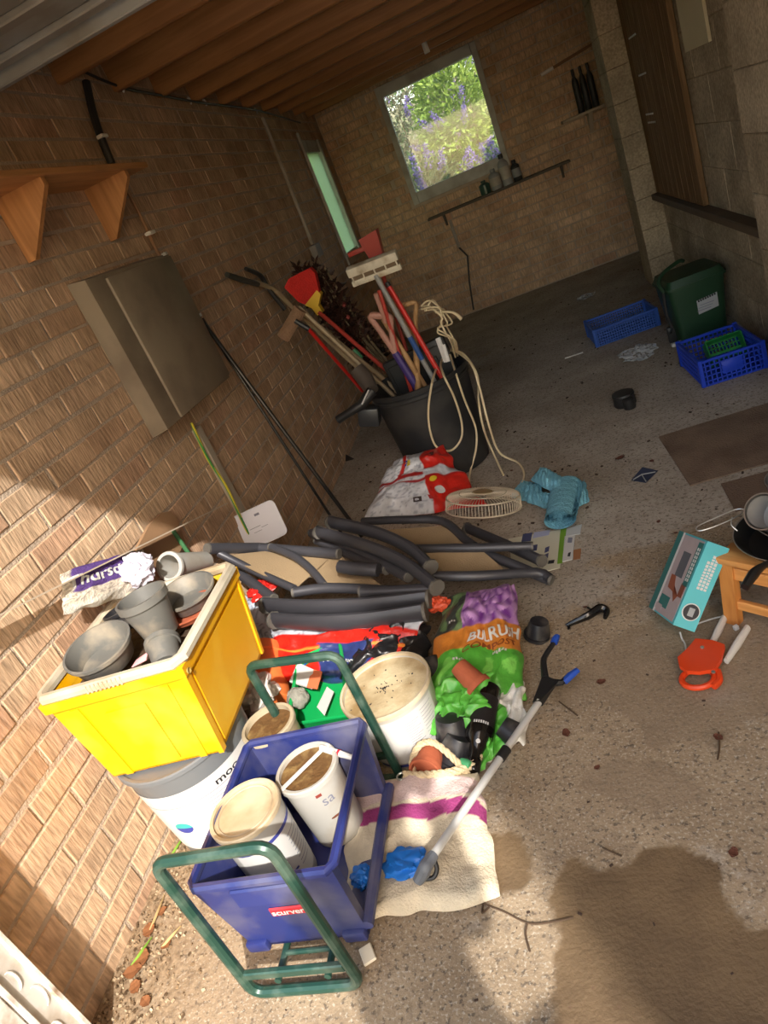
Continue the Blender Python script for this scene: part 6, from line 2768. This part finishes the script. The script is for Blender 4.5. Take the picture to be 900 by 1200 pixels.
tray('mushroom_tray', 'blue perforated plastic tray alone on the floor by the end wall', (1.90, 4.83, 0), .40, .30, .11, m_btray, .06, 26, 6)
T2 = tray('mushroom_tray', 'deep blue perforated tray beside the green caddy', (2.20, 3.645, 0), .285, .385, .128, m_btray2, .03, 13, 5)
b_ = MB()
b_.rbox((0, -.19, .07), (.10, .012, .07), .01, 2)
part('front_badge', b_, m_btray2, T2)
# green basket inside
t = thing('green_basket', 'small green plastic basket tipped inside the deep blue tray', 'basket', (2.235, 3.70, .055), (.95, 0, .05))
m_gb = mat('leaf_green_plastic', lin(42, 140, 66), .45)
for y_, z_ in ((.0, 0),):
    pass
W_, D_, H_ = .17, .12, .07
for sz in (0,):
    for i in range(11):
        b_ = MB()
        b_.box((-W_ / 2 + W_ * i / 10, 0, 0), (.005, D_, .005))
        part('bar', b_, m_gb, t, 0)
    for j in range(5):
        b_ = MB()
        b_.box((0, -D_ / 2 + D_ * j / 4, 0), (W_, .012 if j in (0, 2, 4) else .005, .006))
        part('bar', b_, m_gb, t, 0)
for s_, c_ in (((W_, .005, H_), (0, -D_ / 2, H_ / 2)), ((W_, .005, H_), (0, D_ / 2, H_ / 2)), ((.005, D_, H_), (-W_ / 2, 0, H_ / 2)), ((.005, D_, H_), (W_ / 2, 0, H_ / 2))):
    b_ = MB()
    b_.rbox(c_, s_, .002, 1)
    part('basket_side', b_, m_gb, t)

# green food caddy
m_cad = mat('dark_green_caddy', lin(30, 62, 42), .45, var=.08)
cd_ = thing('food_caddy', 'dark green lidded food caddy with a white label against the block wall', 'caddy', (2.245, 4.27, 0), (0, 0, .08))
hx_, hy_, hh = .15, .15, .33


def taper(z0, z1, a0, a1, m, name, parent):
    mb = MB()
    k = .02

    def ring(a, z):
        o = []
        for sx2, sy2, b0 in ((1, -1, -PI / 2), (1, 1, 0), (-1, 1, PI / 2), (-1, -1, PI)):
            for q in range(4):
                an = b0 + q * PI / 6
                o.append(Vector((sx2 * (hx_ * a - .03) + math.cos(an) * .03, sy2 * (hy_ * a - .03) + math.sin(an) * .03, z)))
        return o
    A, B = ring(a0, z0), ring(a1, z1)
    n = len(A)
    mb.add(A + B, [tuple(reversed(range(n))), tuple(range(n, 2 * n))] + [(i, (i + 1) % n, n + (i + 1) % n, n + i) for i in range(n)])
    return part(name, mb, m, parent, 40)


taper(0, hh, .82, 1.0, m_cad, 'caddy_body', cd_)
taper(hh, hh + .012, 1.07, 1.07, m_cad, 'rim_flange', cd_)
taper(hh + .012, hh + .05, 1.05, .95, m_cad, 'caddy_lid', cd_)
b_ = MB()
b_.tube([(-.16, -.10, hh + .0), (-.175, -.08, hh + .05), (-.13, -.03, hh + .085), (-.02, .05, hh + .10), (.02, .09, hh + .085)], .011, 8, smooth=5)
part('carry_handle', b_, m_cad, cd_)
b_ = MB()
b_.tube([(-.165, -.09, hh), (-.175, -.10, .2), (-.16, -.10, .12), (-.185, -.13, .10)], .009, 8)
part('side_clip', b_, m_blk, cd_)
b_ = MB()
b_.poly([Vector((-.02, -hy_ * .955 - .0, .155)), Vector((.09, -hy_ * .955, .165)), Vector((.09, -hy_ * 1.0 - .001, .245)), Vector((-.02, -hy_ * 1.0 - .001, .235))], .0015, Vector((0, -1, 0)))
lb = part('white_label', b_, mat('grey_label', lin(170, 172, 178), .5, var=.05), cd_, 0)
for i in range(8):
    b_ = MB()
    b_.box((-.010 + i * .0125, -hy_ * 1.0 - .003, .230 + i * .0012), (.009, .001, .011))
    part('print_mark', b_, m_dark, lb, 0)
for i in range(3):
    b_ = MB()
    b_.box((.03 - i * .01, -hy_ * .985 - .006, .205 - i * .014), (.075, .001, .003))
    part('print_line', b_, m_print, lb, 0)
t = thing('hand_brush', 'black and white brush wedged beside the green caddy', 'brush', Z(792, 408, 0))
b_ = MB()
b_.rbox(Z(788, 392, .05), (.05, .04, .10), .008, 2)
part('brush_block', b_, m_blk, t, world=True)
b_ = MB()
b_.rbox(Z(793, 403, .02), (.06, .03, .02), .003, 1)
part('white_strip', b_, m_paper, t, world=True)
# ------------------------------------------------------------------ teal boxed gadget leaning on the stool
m_teal = mat('teal_card', lin(84, 176, 184), .5, var=.03)
m_dteal = mat('dark_teal_card', lin(52, 112, 108), .55, var=.05)
o = Vector((1.530, 1.623, .096))
va, vb, vc = Vector((.591, .372, .716)) * .247, Vector((.775, -.016, -.632)) * .063, Vector((-.224, .928, -.298)) * .189
bt = thing('gadget_box', 'teal cardboard gadget box with a window picture leaning on the wooden stool', 'box', (1.537, 1.797, 0))
b_ = MB()
b_.hexa([o, o + vb, o + vb + vc, o + vc], [o + va, o + va + vb, o + va + vb + vc, o + va + vc])
part('carton', b_, m_teal, bt, 0, world=True)


def decal(parent, name, org, e1, e2, n, pts, m, off=.0008, th=.0006):
    mb = MB()
    mb.poly([org + e1 * p[0] + e2 * p[1] + n * off for p in pts], th, n)
    return part(name, mb, m, parent, 0, world=True)


nf = -vb.normalized()
R_ = lambda x0, y0, x1, y1: ((x0, y0), (x1, y0), (x1, y1), (x0, y1))
m_mauve = mat('mauve_print', lin(176, 160, 160), .5, var=.12, scale=30)
decal(bt, 'window_print', o, va, vc, nf, R_(.02, .05, .98, .78), m_mauve)
decal(bt, 'white_border', o, va, vc, nf, R_(.0, .76, 1.0, .82), m_paper, .0012)
decal(bt, 'side_strip', o, va, vc, nf, R_(.0, .82, 1.0, 1.0), m_dteal, .001)
decal(bt, 'print_block', o, va, vc, nf, R_(.50, .30, .80, .56), mat('grey_picture', lin(92, 94, 100), .5), .0016)
decal(bt, 'print_block', o, va, vc, nf, ((.22, .28), (.30, .20), (.34, .62), (.50, .66), (.50, .50), (.36, .40)), mat('brown_picture', lin(150, 84, 60), .5), .0016)
decal(bt, 'print_block', o, va, vc, nf, R_(.10, .40, .24, .72), m_dteal, .0016)
decal(bt, 'print_block', o, va, vc, nf, R_(.44, .04, .96, .20), m_dteal, .0016)
decal(bt, 'print_block', o, va, vc, nf, R_(.30, .08, .46, .22), mat('rust_picture', lin(128, 70, 52), .5), .0016)
decal(bt, 'print_block', o, va, vc, nf, R_(.05, .55, .12, .78), m_mauve, .0018)
nt_ = -vc.normalized()
ea, eb = va.normalized(), vb.normalized()
rg2 = random.Random(12)
for y0, w_ in ((.44, .075), (.28, .10), (.12, .085)):
    x_ = .115
    while x_ < .115 + w_:
        l_ = rg2.uniform(.005, .009)
        b_ = MB()
        q = o + vb * (1 - y0 - .12) + ea * x_ + nt_ * .0012
        b_.poly([q, q + ea * l_, q + ea * l_ - eb * .0075, q - eb * .0075], .0006, nt_)
        part('print_mark', b_, m_paper, bt, 0, world=True)
        x_ += l_ + .0025
cx_, cy_ = .20, .50
for r_, mm, of in ((.025, m_paper, .0012), (.022, m_dark, .0022)):
    b_ = MB()
    b_.poly([o + va * cx_ + vb * cy_ + ea * (math.cos(a) * r_) + eb * (math.sin(a) * r_) + nt_ * of for a in [2 * PI * i / 24 for i in range(24)]], .0005, nt_)
    part('round_window', b_, mm, bt, 0, world=True)
b_ = MB()
q = o + va * cx_ + vb * cy_ + nt_ * .003
b_.poly([q + ea * x + eb * y for x, y in ((-.012, -.008), (.012, -.008), (.012, .008), (-.012, .008))], .0005, nt_)
part('device_print', b_, m_gry, bt, 0, world=True)
for r0 in (.07, .13):
    for k in range(9):
        b_ = MB()
        q = o + va * (.50 + k * .045) + vc * r0 + nf * .0024
        b_.poly([q, q + va * .034, q + va * .034 + vc * .035, q + vc * .035], .0005, nf)
        part('print_mark', b_, m_paper, bt, 0, world=True)
t = thing('white_cord', 'thin white cord trailing out from under the teal box', 'cord', Z(797, 742, 0))
b_ = MB()
b_.tube([Z(797, 741, .03), Z(799, 748, .006), Z(803, 755, .004), Z(804, 765, .012)], .0025, 6, smooth=5)
part('cord', b_, m_paper, t, world=True)
b_ = MB()
b_.tube([Z(817, 731, .02), Z(835, 725, .006), Z(848, 722, .006), Z(856, 718, .006)], .0025, 6, smooth=5)
part('cord', b_, m_paper, t, world=True)

# ------------------------------------------------------------------ wooden stool with pans and tins
m_stool = wood('honey_pine', lin(176, 108, 48), lin(206, 138, 70), along=2, scale=3)
m_stool2 = wood('honey_pine_top', lin(186, 120, 58), lin(214, 150, 84), along=0, scale=3)
st = thing('wooden_stool', 'low honey pine step stool carrying the frying pans', 'stool', (1.93, 1.70, 0), (0, 0, -PI / 4))
S_ = .155
for sx_ in (-1, 1):
    for sy_ in (-1, 1):
        b_ = MB()
        b_.hexa([Vector((sx_ * (S_ + .012) + dx, sy_ * (S_ + .012) + dy, 0)) for dx, dy in ((-.02, -.014), (.02, -.014), (.02, .014), (-.02, .014))],
                [Vector((sx_ * S_ + dx, sy_ * S_ + dy, .205)) for dx, dy in ((-.02, -.014), (.02, -.014), (.02, .014), (-.02, .014))])
        part('leg', b_, m_stool, st, 0)
for i in range(4):
    b_ = MB()
    b_.rbox((0, -.135 + i * .09, .215), (.35, .082, .02), .004, 2)
    part('top_slat', b_, m_stool2, st)
for sy_ in (-1, 1):
    b_ = MB()
    b_.rbox((0, sy_ * S_, .17), (.29, .018, .04), .003, 1)
    part('apron', b_, m_stool2, st)
    b_ = MB()
    b_.rbox((0, sy_ * (S_ + .006), .065), (.30, .018, .03), .003, 1)
    part('stretcher', b_, m_stool2, st)
for sx_ in (-1, 1):
    b_ = MB()
    b_.rbox((sx_ * S_, 0, .17), (.018, .29, .04), .003, 1)
    part('apron', b_, m_stool2, st)

m_iron = mat('black_pan', lin(24, 24, 25), .35, var=.2, scale=12)
m_bake = mat('black_pan_handle', lin(20, 20, 21), .45)


def pan(name, label, c, r, h, ha, hl, tilt=(0, 0, 0)):
    t = thing(name, label, 'frying pan', c, tilt, 'frying pans on the stool')
    b_ = MB()
    b_.lathe([(r * .76, 0), (r * .80, .003), (r * .97, h), (r, h + .002), (r * .985, h + .003), (r * .94, h - .004), (r * .77, .005)], 44, cap0=True, cap1=True)
    part('pan_body', b_, m_iron, t)
    b_ = MB()
    d = Vector((math.cos(ha), math.sin(ha), 0))
    b_.tube([d * (r * .95) + Vector((0, 0, h * .8)), d * (r + .03) + Vector((0, 0, h + .006)), d * (r + hl * .6) + Vector((0, 0, h + .012)), d * (r + hl) + Vector((0, 0, h + .004))], [.008, .010, .015, .012], 10, smooth=4, flat=.8)
    part('handle', b_, m_bake, t)
    b_ = MB()
    b_.tube([Vector((math.cos(a) * r * .99, math.sin(a) * r * .99, h + .002)) for a in [2 * PI * i / 44 for i in range(44)]], .0016, 6, closed=True)
    part('rim_edge', b_, mat('worn_rim', lin(150, 146, 140), .35, metal=.7), t)
    return t


pan('frying_pan', 'larger black frying pan lowest on the wooden stool with its handle over the edge', (1.885, 1.685, .226), .150, .035, 3.95, .115)
pan('frying_pan', 'smaller black frying pan nested on the larger one', (1.915, 1.71, .245), .118, .035, .4, .10)
m_tin = mat('tin_plate', lin(176, 172, 168), .28, metal=.85, var=.06)


def tin(name, label, c, r, h, rot, bands):
    t = thing(name, label, 'tin', c, rot, 'empty tins on the pans')
    b_ = MB()
    b_.lathe([(r * .97, 0), (r, .003), (r, h), (r + .0025, h + .001), (r + .0025, h + .004), (r - .001, h + .004), (r - .0015, .006)], 36, cap0=True, cap1=True)
    part('tin_body', b_, m_tin, t)
    b_ = MB()
    b_.lathe([(r - .004, h - .002), (r - .005, .02), (.002, .018)], 36, cap1=True)
    part('inside', b_, mat('dull_tin_inside', lin(160, 156, 152), .5, metal=.3, var=.06), t)
    for z0, z1, mm in bands:
        b_ = MB()
        b_.lathe([(r + .0006, z0 * h), (r + .0006, z1 * h)], 36)
        part('label_band', b_, mm, t)
    return t


m_vio = mat('violet_label', lin(120, 44, 140), .4)
tin('food_tin', 'open tin with a white and violet label tipped towards the floor', Z(918, 606, .29), .046, .10, Vector((-.55, -.50, .62)).to_track_quat('Z', 'Y').to_euler(), ((.08, .30, m_paper), (.30, .42, m_vio), (.42, .62, m_paper)))
tin('food_tin', 'violet labelled tin standing behind the open one', Z(934, 600, .27), .046, .12, (.1, -.15, 0), ((.1, .45, m_paper), (.45, .9, m_vio)))
t = thing('wire_bail', 'thin bent wire loop sticking out over the pan edge', 'wire', Z(866, 604, .30))
b_ = MB()
b_.tube([Z(874, 597, .30), Z(862, 597, .30), Z(838, 607, .30), Z(817, 617, .30), Z(820, 622, .30), Z(840, 616, .30), Z(862, 606, .30), Z(874, 598, .295)], .0018, 6, smooth=4)
part('loop', b_, m_wire, t, world=True)
b_ = MB()
b_.tube([Z(858, 606, .295), Z(857, 615, .285), Z(864, 622, .27)], .0016, 6, smooth=4)
part('hook', b_, m_wire, t, world=True)

# orange gadget with white arms
m_or = mat('orange_red_gadget', lin(214, 66, 24), .4, var=.04)
m_arm = mat('pale_grey_arm', lin(206, 202, 196), .45, var=.03)
og = thing('hose_guide', 'orange plastic holder with a ring and two pale arms on the floor by the stool', 'holder', Z(822, 778, 0))
b_ = MB()
P = [Z(u, v, .026) for u, v in ((795, 774), (797, 784), (806, 790), (820, 791), (838, 788), (846, 776), (850, 759), (836, 754), (816, 752), (808, 762))]
b_.poly(P, .012, Vector((0, 0, 1)))
part('plate', b_, m_or, og, 30, world=True)
b_ = MB()
c = Z(818, 795, .016)
b_.tube([c + Vector((math.cos(a) * .040, math.sin(a) * .034, 0)) for a in [2 * PI * i / 32 for i in range(32)]], .008, 8, closed=True)
part('ring', b_, m_or, og, world=True)
b_ = MB()
b_.tube([Z(841, 786, .018), Z(843, 797, .016), Z(836, 805, .016)], .009, 8, smooth=3)
part('hinge_arm', b_, m_or, og, world=True)
for a, b in (((833, 757), (849, 724)), ((851, 775), (876, 736))):
    b_ = MB()
    b_.tube([Z(*a, .014), (Z(*a, .018) + Z(*b, .018)) / 2, Z(*b, .014)], [.010, .014, .012], 10, flat=.7)
    part('arm', b_, m_arm, og, world=True)
b_ = MB()
b_.tube([Z(833, 755, .018), Z(848, 759, .018)], .006, 8)
part('pivot_bar', b_, m_arm, og, world=True)
for (u, v) in ((823, 759), (836, 788)):
    b_ = MB()
    b_.lathe([(.0001, 0), (.005, 0), (.005, .003), (.0001, .004)], 12, c=Z(u, v, .038))
    part('screw', b_, MATS['steel'], og, world=True)
b_ = MB()
b_.rbox((0, 0, .008), (.014, .012, .014), .002, 1)
single('plastic_cube', b_, m_paper, 'tiny white plastic cube between the stool and the pale arms', 'cube', Z(863, 738, 0), rot=(0, 0, .4))

# ------------------------------------------------------------------ leaves, twigs and grit
m_dl = mat('dead_leaf', lin(128, 82, 48), .85, var=.25, scale=20)
m_dl2 = mat('rust_leaf', lin(92, 52, 36), .85, var=.25, scale=20)
lm = []
for k in range(3):
    rg = random.Random(90 + k)
    mb = MB()
    n = 11
    L = .05
    top, bot = [], []
    for i in range(n):
        s = i / (n - 1)
        w = math.sin(s * PI) ** .7 * L * .34 * (1 + rg.uniform(-.25, .25))
        z = .004 + .012 * (s - .5) ** 2 * 4 * rg.uniform(.3, 1)
        top.append(Vector((s * L - L / 2, w, z + w * .25)))
        bot.append(Vector((s * L - L / 2, -w, z + w * .2)))
    mid = [(a + b) / 2 - Vector((0, 0, .003)) for a, b in zip(top, bot)]
    vs = top + mid + bot
    fs = []
    for i in range(n - 1):
        fs += [(i, i + 1, n + i + 1, n + i), (n + i, n + i + 1, 2 * n + i + 1, 2 * n + i)]
    vs2 = [p + Vector((0, 0, .0012)) for p in vs]
    mb.add(vs, fs)
    mb.add(vs2, fs)
    me = mesh_of(mb, 'dead_leaf', 0)
    me.materials.append((m_dl, m_dl2, m_dl)[k])
    lm.append(me)
spots = [(705, 800, 1, .55), (664, 860, 1, .6), (727, 538, 1, .9), (764, 541, 1, .5), (700, 900, 1, .35), (842, 865, 1, .5), (645, 806, 1, .35),
         (600, 552, 1, .4), (860, 1000, 1, .5), (686, 712, 1, .3), (772, 612, 1, .4), (792, 625, 1, .3), (640, 500, 1, .3), (612, 520, 1, .3),
         (168, 1126, 0, 1.1), (158, 1140, 2, 1.0), (176, 1092, 0, .9), (190, 1070, 2, .7), (160, 1158, 0, .8), (196, 1108, 2, .6), (172, 1175, 0, .7)]
for i, (u, v, k, s) in enumerate(spots):
    o_ = bpy.data.objects.new('dead_leaf', lm[k])
    o_.location = Z(u, v, .002)
    o_.scale = (s, s, s)
    o_.rotation_euler = (0, 0, i * 1.7)
    link(o_)
    if k == 1:
        tag(o_, 'small dark rusty dead leaf scrap lying on the concrete', 'leaf', 'leaf scraps on the concrete')
    else:
        tag(o_, 'tan dead leaf in the dirt by the brick wall foot', 'leaf', 'dead leaves at the wall foot')
# grass blades at the wall foot
m_blade = mat('grass_blade', lin(120, 160, 60), .6, var=.15)
m_straw = mat('dry_straw', lin(186, 160, 112), .8, var=.15)
for (a, b, mm, lab, nm) in (((152, 1135), (178, 1098), m_blade, 'green grass blade lying along the wall foot', 'grass_blade'), ((196, 1010), (218, 976), m_blade, 'green grass blade below the big paint bucket', 'grass_blade'),
                            ((176, 1090), (193, 1048), m_straw, 'pale straw stem lying along the wall foot', 'straw_stem'), ((190, 1110), (212, 1085), m_straw, 'short pale straw stem among the dead leaves', 'straw_stem')):
    b_ = MB()
    b_.tube([Z(*a, .006), (Z(*a, .012) + Z(*b, .012)) / 2 + Vector((.004, 0, .004)), Z(*b, .006)], [.004, .004, .0015], 6, flat=.4, smooth=3)
    single(nm, b_, mm, lab, 'grass', Z(*a, .0), world=True)
m_twig = mat('dark_twig', lin(78, 60, 44), .9)
for lab, chains in (('thin curved twig lying in the sunlit strip of floor', [[(555, 1055), (590, 1068), (620, 1082), (650, 1080), (672, 1075)], [(618, 1082), (616, 1095), (621, 1115)], [(566, 1060), (565, 1070), (574, 1062)]]),
                    ('dark twig stub lying upright on the pale concrete', [[(842, 858), (843, 875), (841, 890)]]),
                    ('short twig lying near the litter picker jaws', [[(655, 822), (668, 832), (676, 838)]]),
                    ('short bent twig on the damp patch edge', [[(706, 993), (716, 998), (728, 1003)]])):
    t = thing('twig', lab, 'twig', Z(*chains[0][0], 0))
    for ch in chains:
        b_ = MB()
        b_.tube([Z(u, v, .004) for u, v in ch], .0022, 6, smooth=4)
        part('stem', b_, m_twig, t, world=True)
# grit and earth along the wall foot
rg = random.Random(321)
b_ = MB()
n = 0
while n < 900:
    y = rg.uniform(.72, 1.35)
    x = abs(rg.gauss(0, .12)) + .005
    if x > .34 or (Vector((x, y, 0)) - Vector((cD.x, cD.y, 0))).length < .15:
        continue
    s = rg.uniform(.0015, .0055)
    a = rg.uniform(0, 3)
    b_.box((x, y, s * .4), (s * 1.4, s, s), R3(a, a * 1.3, a * 2))
    n += 1
go = single('grit', b_, masonry('grit_stones', [(0, lin(92, 74, 56)), (.5, lin(150, 126, 98)), (1, lin(196, 178, 150))], bump=.2), 'loose grit and earth along the brick wall foot', 'grit', (.1, 1.0, 0), world=True, smooth=0, kind='stuff')
b_ = MB()
for i in range(420):
    p = Vector((rg.uniform(.1, 2.35), rg.uniform(.75, 6.6), 0))
    s = rg.uniform(.0015, .005) * (1.0 if p.y < 2.5 else 1.7)
    b_.box((p.x, p.y, s * .3), (s * 1.8, s, s * .6), R3(0, 0, rg.uniform(0, 3)))
single('floor_crumbs', b_, mat('dark_crumbs', lin(66, 50, 40), .95), 'dark crumbs of dirt scattered over the concrete', 'dirt', (1.2, 3.0, 0), world=True, smooth=0, kind='stuff')

# ------------------------------------------------------------------ the photographer at the doorway
HP = Vector((1.45, -.36, 0))


def skinned(name, verts, edges, radii, m, parent, root=0, sub=2):
    me = bpy.data.meshes.new(name)
    me.from_pydata([tuple(v) for v in verts], edges, [])
    o_ = bpy.data.objects.new(name, me)
    link(o_, parent)
    sk = o_.modifiers.new('skin', 'SKIN')
    sk.use_smooth_shade = True
    if not me.skin_vertices:
        me.skin_vertices.new(name='skin')
    for i, r in enumerate(radii):
        r2 = r if isinstance(r, tuple) else (r, r)
        me.skin_vertices[0].data[i].radius = r2
        me.skin_vertices[0].data[i].use_root = (i == root)
    ss = o_.modifiers.new('subdivision', 'SUBSURF')
    ss.levels = ss.render_levels = sub
    me.materials.append(m)
    return o_


m_skin = mat('skin', lin(206, 160, 134), .55, var=.04)
m_cloth = mat('navy_jumper', lin(52, 58, 84), .9, var=.1, scale=20)
m_jean = mat('denim', lin(64, 78, 106), .9, var=.12, scale=30)
m_hair = mat('brown_hair', lin(66, 46, 32), .7, var=.2, scale=30)
pe = thing('person', 'person in a navy jumper and jeans photographing from the doorway', 'person', HP)
V = [(0, 0, .88), (0, 0, 1.02), (0, .01, 1.18), (0, .0, 1.32), (.05, .02, 1.40), (.10, .045, 1.46),   # pelvis .. neck, head base
     (-.09, 0, .84), (-.10, .01, .46), (-.10, -.02, .09), (-.11, .12, .035),
     (.09, 0, .84), (.10, .01, .46), (.10, -.02, .09), (.11, .12, .035),
     (-.15, 0, 1.31), (-.19, .10, 1.10), (-.05, .27, 1.26),
     (.13, 0, 1.31), (.15, .09, 1.09), (.10, .27, 1.26)]
E_ = [(0, 1), (1, 2), (2, 3), (3, 4), (4, 5), (0, 6), (6, 7), (7, 8), (8, 9), (0, 10), (10, 11), (11, 12), (12, 13), (3, 14), (14, 15), (15, 16), (3, 17), (17, 18), (18, 19)]
Rr = [(.15, .11), (.135, .10), (.15, .11), (.13, .09), .052, .048, .085, .058, .042, .035, .085, .058, .042, .035, .062, .045, .030, .062, .045, .030]
skinned('body', V, E_, Rr, m_cloth, pe)
jv = [(0, 0, .90), (-.09, 0, .82), (-.10, .01, .46), (-.10, -.02, .11), (.09, 0, .82), (.10, .01, .46), (.10, -.02, .11)]
skinned('jeans', jv, [(0, 1), (1, 2), (2, 3), (0, 4), (4, 5), (5, 6)], [(.16, .12), .094, .067, .052, .094, .067, .052], m_jean, pe)
# head with face and hair
hd = MB()
hc_ = Vector((.11, .06, 1.545))


def headf(s, k):
    a, b = s * 2 * PI, (k - .5) * PI
    d = Vector((math.cos(a) * math.cos(b), math.sin(a) * math.cos(b), math.sin(b)))
    p = Vector((d.x * .074, d.y * .094, d.z * .115))
    if d.y > 0:
        f_ = max(0, d.y)
        p.y += .016 * f_ * math.exp(-((d.x / .16) ** 2) - (((d.z + .12) / .22) ** 2))       # nose
        p.y -= .008 * f_ * math.exp(-(((abs(d.x) - .38) / .15) ** 2) - (((d.z - .06) / .12) ** 2))   # eye sockets
        p.y -= .004 * f_ * math.exp(-((d.x / .3) ** 2) - (((d.z + .48) / .06) ** 2))        # mouth
    if d.z < -.3:
        p.x *= 1 - .25 * (-d.z - .3)
    return hc_ + p


hd.grid(headf, 48, 36, closed_u=True)
head = part('head', hd, m_skin, pe, 180)
for sx_ in (-1, 1):
    b_ = MB()
    b_.lathe([(.0001, -.010), (.009, -.004), (.009, .004), (.0001, .010)], 12, c=hc_ + Vector((sx_ * .028, .078, .008)), rot=R3(x=PI / 2))
    part('eye', b_, m_dark, head, 180)
    b_ = MB()
    b_.lathe([(.0001, -.006), (.02, -.004), (.024, .003), (.0001, .008)], 14, c=hc_ + Vector((sx_ * .076, -.005, -.005)), rot=R3(y=PI / 2), sx=1.35, sy=.8)
    part('ear', b_, m_skin, head, 180)
b_ = MB()
b_.tube([hc_ + Vector((-.024, .080, -.055)), hc_ + Vector((0, .086, -.057)), hc_ + Vector((.024, .080, -.055))], [.002, .005, .002], 8)
part('mouth', b_, mat('lips', lin(168, 96, 88), .5), head)
hb = MB()


def hairf(s, k):
    a, b = s * 2 * PI, -.25 + k * (PI / 2 + .25)
    d = Vector((math.cos(a) * math.cos(b), math.sin(a) * math.cos(b), math.sin(b)))
    p = Vector((d.x * .084, d.y * .102 - .008, d.z * .124 + .004))
    if d.y > .25 and d.z < .55:
        p = p * .88
    return hc_ + p


hb.grid(hairf, 40, 20, closed_u=True)
part('hair', hb, m_hair, pe, 180)


def hand(side, wrist, fwd, palm_n):
    """palm with four fingers of unequal length and a thumb, curled around the phone edge"""
    fwd, palm_n = Vector(fwd).normalized(), Vector(palm_n).normalized()
    across = fwd.cross(palm_n).normalized()
    w = Vector(wrist)
    V, E, Rd = [w, w + fwd * .035, w + fwd * .07], [(0, 1), (1, 2)], [(.024, .018), (.034, .016), (.036, .014)]
    for i, L in enumerate((.058, .068, .064, .050)):
        b0 = w + fwd * .078 + across * ((i - 1.5) * .019)
        k = len(V)
        V += [b0, b0 + fwd * L * .45 + palm_n * .010, b0 + fwd * L * .62 + palm_n * .034, b0 + fwd * L * .45 + palm_n * .050]
        E += [(2, k), (k, k + 1), (k + 1, k + 2), (k + 2, k + 3)]
        Rd += [.0095, .009, .0085, .0075]
    k = len(V)
    b0 = w + fwd * .03 - across * .030 * side
    V += [b0, b0 + fwd * .03 - across * .016 * side + palm_n * .012, b0 + fwd * .055 - across * .012 * side + palm_n * .03]
    E += [(1, k), (k, k + 1), (k + 1, k + 2)]
    Rd += [.013, .0105, .0085]
    skinned('hand', V, E, Rd, m_skin, pe, 0, 2)


hand(1, (-.05, .275, 1.265), (.10, .32, .75), (.8, .2, -.2))
hand(-1, (.10, .275, 1.265), (-.10, .32, .75), (-.8, .2, -.2))
for sx_ in (-1, 1):
    b_ = MB()
    b_.rbox((sx_ * .105, .05, .04), (.095, .27, .075), .03, 3)
    part('shoe', b_, m_blk, pe)
ph = MB()
Rp = Matrix((RX, -RY, -RZ)).transposed()
ph.rbox((0, 0, 0), (.074, .155, .008), .003, 2, rot=Rp)
pc_ = CAM - RZ * .012 + RY * .055
phone = thing('phone', 'black phone held up by the photographer', 'phone', pc_)
part('phone_body', ph, m_gloss, phone)
b_ = MB()
b_.lathe([(.0001, 0), (.006, 0), (.006, .0015)], 16, c=-RY * .03 + RX * .022 + RZ * .0045, rot=RZ.to_track_quat('Z', 'Y').to_matrix(), cap1=True)
part('lens', b_, m_glassblk, phone)
